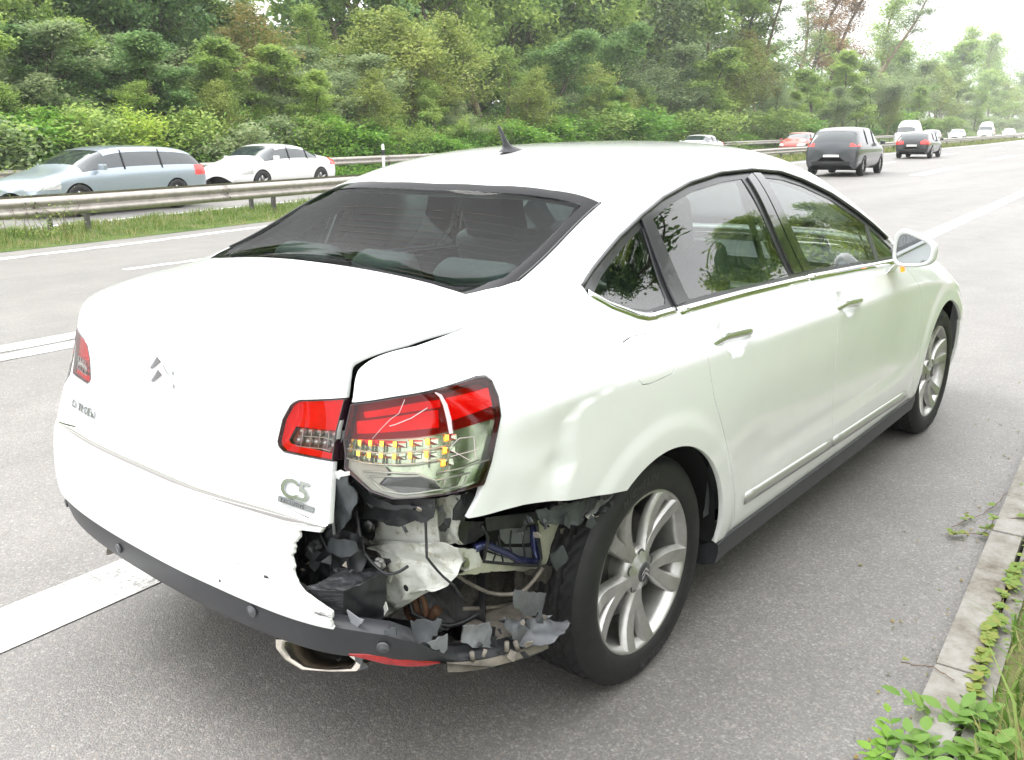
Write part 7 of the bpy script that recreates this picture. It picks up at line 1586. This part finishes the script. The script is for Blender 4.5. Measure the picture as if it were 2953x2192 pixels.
    for k, nm, mm, FF in groups:
        if not FF: continue
        F = np.array(FF); T3 = np.concatenate([F[:, [0, 1, 2]], F[:, [0, 2, 3]]]); s3 = compact(Srf(vv-(nn_*.006 if k else 0), T3, nn_))
        if k == 0:
            s3 = cut(s3, lambda P: np.where((np.abs(P[:, 1]) > .4) & (P[:, 2] < .9), .365-np.minimum(np.hypot(P[:, 0]-1.32, P[:, 2]-.33), np.hypot(P[:, 0]+1.32, P[:, 2]-.33)), -1.0), .03, 1)
        link(nm, mesh_np(nm, s3.V, s3.T.astype(np.int32), s3.N), mm, t)
    for cx in (-1.32, 1.32):
        for s_ in (-1, 1):
            b = MB(); b.lathe([(.20, .0), (.225, -.012), (.30, -.014), (.325, .0), (.33, .03), (.33, .18), (.30, .20), (.15, .20)], 28, origin=(cx, 0, .33), axis='Y')
            b.v = [(x, s_*(.885*(1.04 if kind in ('suv', 'van') else 1)-y), z) for x, y, z in b.v]; w = b.build('wheel', RUBBER, t)
            b = MB()
            for k in range(5):
                a = k*2*math.pi/5; b.tube([(cx+math.cos(a)*.04, s_*.875, .33+math.sin(a)*.04), (cx+math.cos(a+.1)*.20, s_*.878, .33+math.sin(a+.1)*.20)], [.035, .028], 6)
            b.lathe([(0, .845*s_), (.17, .835*s_), (.205, .81*s_)], 20, origin=(cx, 0, .33), axis='Y'); b.lathe([(.205, .872*s_), (.225, .885*s_), (.228, .875*s_), (.21, .80*s_)], 24, origin=(cx, 0, .33), axis='Y'); b.build('rim', SILVER, w)
    mb = MB(); mb.box((0, 0, .38), (3.7, 1.30, .30)); mb.box((-1.32, 0, .45), (.80, 1.60, .5)); mb.box((1.32, 0, .45), (.80, 1.60, .5)); mb.build('underside', mat('void_black', (.006,)*3, .9), t)
    bvh = BVHTree.FromPolygons([v.co for v in ev.vertices], [tuple(p.vertices) for p in ev.polygons])
    def lamp(nm, pts, m_, out=.006):
        vs = []
        for x, y, z in pts:
            q_ = bvh.find_nearest(Vector((x, y, z))); vs.append(q_[0]+q_[1]*out)
        c = sum(vs, Vector())/len(vs); nr = bvh.find_nearest(c)[1]; mb = MB(); k = len(vs); mb.add(vs+[v-nr*.03 for v in vs]+[c+nr*.012], [(i, (i+1) % k, 2*k) for i in range(k)]+[(i, i+k, (i+1) % k+k, (i+1) % k) for i in range(k)], False); mb.build(nm, m_, t)
    xr = K[0][0]; xf = K[-1][0]; hz_ = {'suv': 1.0, 'van': .95}.get(kind, .82); wd = K[1][3]
    TL = mat('traffic_tail', (.55, .02, .02), .15, coat=1.0, emit=((1, .02, .015), 1.0)); HL = mat('traffic_head', (.75, .76, .78), .08, coat=1.0, metal=.5)
    tp = {'suv': [(.60, 1.00), (1.2, 1.02), (1.2, 1.50), (.74, 1.46), (.72, 1.14), (.60, 1.10)], 'van': [(.78, .8), (1.2, .8), (1.2, 1.5), (.80, 1.5)]}.get(kind, [(.42, .76), (1.2, .74), (1.2, 1.00), (.60, .96), (.44, .88)])
    hp = {'suv': [(.45, .72), (1.2, .78), (1.2, .96), (.55, .86)], 'van': [(.5, .78), (1.2, .8), (1.2, 1.1), (.6, .98)]}.get(kind, [(.42, .56), (1.2, .60), (1.2, .78), (.50, .70)])
    F = np.array([f for f in fs[0]]); T3 = np.concatenate([F[:, [0, 1, 2]], F[:, [0, 2, 3]]]); bs = compact(Srf(vv, T3, nn_))
    for s_ in (-1, 1):
        for nm_, poly_, end, mm_ in (('tail_lamp', tp, -1, TL), ('headlamp', hp, 1, HL)):
            lim = (xr+.42) if end < 0 else (xf-.55)
            l_ = cut(bs, lambda P: np.maximum(np.maximum(sdp(poly_, P[:, 1]*s_, P[:, 2]), (P[:, 0]-lim)*(-end)), -P[:, 1]*s_), .02, 1)
            if len(l_.T): l_.V = l_.V+l_.N*.008; link(nm_, mesh_np(nm_, l_.V, l_.T.astype(np.int32), l_.N), mm_, t)
    # black posts between the side windows, following the skin
    if detail and kind != 'van':
        for s_ in (-1, 1):
            for x in (.10, -.95 if kind != 'saloon' else -.72):
                zb, zt = (.95, 1.36) if kind != 'suv' else (1.07, 1.58); q_ = []
                for k in range(6):
                    f_ = k/5; p_ = bvh.find_nearest(Vector((x-.03*f_, s_*(.90-.20*f_), zb+(zt-zb)*f_))); q_.append(p_[0]+p_[1]*.001)
                mb = MB(); mb.tube(q_, .022, 5); mb.build('window_post', mat('post_black', (.012, .012, .012), .3), t)
    if detail:
        lamp('number_plate', [(xr-.1, -.26, .62), (xr-.1, .26, .62), (xr-.1, .26, .73), (xr-.1, -.26, .73)], mat('plate_white', (.72, .72, .70), .4))
        lamp('bumper_insert', [(xr-.1, -.62, .34), (xr-.1, .62, .34), (xr-.1, .66, .50), (xr-.1, -.66, .50)], mat('post_black', (.012,)*3, .3))
    for s_ in (-1, 1):
        mb = MB(); mb.box((.78, s_*(wd+.16), (1.12 if kind in ('suv', 'van') else 1.0)), (.10, .17, .13), bev=.03); mb.build('door_mirror', paint if kind != 'van' else BLK, t)
    bpy.data.meshes.remove(ev); return t
def carpaint(n, c, metal=.0): return mat(n, c, .3, metal=metal, coat=1.0)
CW = carpaint('car_white', (.78, .78, .78)); CS = carpaint('car_silverblue', (.36, .42, .48), .5); CG = carpaint('car_darkgrey', (.055, .06, .068), .4); CB = carpaint('car_black', (.03, .032, .036), .3); CR = carpaint('car_red', (.45, .05, .03)); CSI = carpaint('car_silver', (.55, .55, .56), .5)
GRO = 'vehicles on the opposite carriageway'; GRS = 'vehicles driving away on this carriageway'
def at(x, y): return (x, y, hz(x)+.005)
traffic('passing_estate', 'silver-blue estate car on the opposite carriageway, nearest the left edge of the picture', 'car', CS, at(7.9, 18.2), R(193), 'estate', GRO)
traffic('passing_saloon', 'white saloon on the opposite carriageway directly behind the silver-blue estate', 'car', CW, at(14.6, 21.3), R(193), 'saloon', GRO)
traffic('passing_hatchback', 'white car on the opposite carriageway, seen above the roof of the damaged saloon', 'car', CW, at(49, 25.2), R(188), 'saloon', GRO)
traffic('overtaking_suv', 'dark grey off-roader with large red tail lamps driving away in the next lane', 'car', CG, at(31.6, 9.9), R(6), 'suv', GRS)
traffic('black_estate', 'black estate car driving away ahead of the dark grey off-roader', 'car', CB, at(52.5, 13.3), R(6), 'estate', GRS)
traffic('red_hatchback', 'orange-red car half hidden behind the off-roader on the opposite carriageway', 'car', CR, at(58, 22.6), R(187), 'hatch', GRO)
traffic('white_delivery_van', 'white delivery van on the opposite carriageway just beyond the black estate', 'van', CW, at(88, 24.4), R(187), 'van', GRO, False)
traffic('silver_hatchback', 'silver car following behind the first white van in the distance', 'car', CSI, at(101, 26.0), R(187), 'hatch', GRO, False)
traffic('distant_hatchback', 'small white car alone between the two vans in the far distance', 'car', CW, at(122, 28.6), R(188), 'hatch', GRO, False)
traffic('distant_van', 'tall white van furthest along the opposite carriageway near the right edge', 'van', CW, at(136, 28.4), R(188), 'van', GRO, False)
traffic('distant_saloon', 'white car behind the furthest van at the right edge of the picture', 'car', CW, at(158, 30.0), R(188), 'saloon', GRO, False)
# marker post on the verge beyond the opposite carriageway
t = thing('marker_post', 'white marker post with a black band before the wooded bank, above the car roof', 'post', (23.2, 25.7, hz(23)))
mb = MB(); mb.prism([(-.06, -.04), (.06, -.04), (.07, 0), (0, .06), (-.07, 0)], 0, 1.22); mb.prism([(-.045, -.03), (.045, -.03), (.05, 0), (0, .045), (-.05, 0)], 1.2205, 1.28); mb.build('post_body', mat('marker_white', (.8, .8, .78), .5), t)
mb = MB(); mb.prism([(-.062, -.042), (.062, -.042), (.072, 0), (0, .062), (-.072, 0)], .82, 1.04); mb.build('black_band', BLK, t)
# a vine-covered stub under the near rail
t = thing('vine_growth', 'trailing weeds hanging on the guard rail posts at the left edge of the picture', 'plant', (3.9, 12.6, .03)); C_ = rg.normal(size=(900, 3))*np.array([.45, .22, .20])+np.array([.2, .3, .32]); C_[:, 2] = np.abs(C_[:, 2]); V, F = cards(C_, .022, rg, up=.2, aspect=.3); link('leaves', mesh_np('leaves', V, F, smooth=False), G_MID, t)
mb = MB()
for k in range(14): a = rs.uniform(-.5, .8); mb.tube([(a, rs.uniform(-.1, .3), 0), (a+rs.uniform(-.1, .1), rs.uniform(0, .3), .35), (a+rs.uniform(-.3, .3), rs.uniform(0, .4), rs.uniform(.4, .62))], .004, 3)
mb.build('stems', STEM, t)
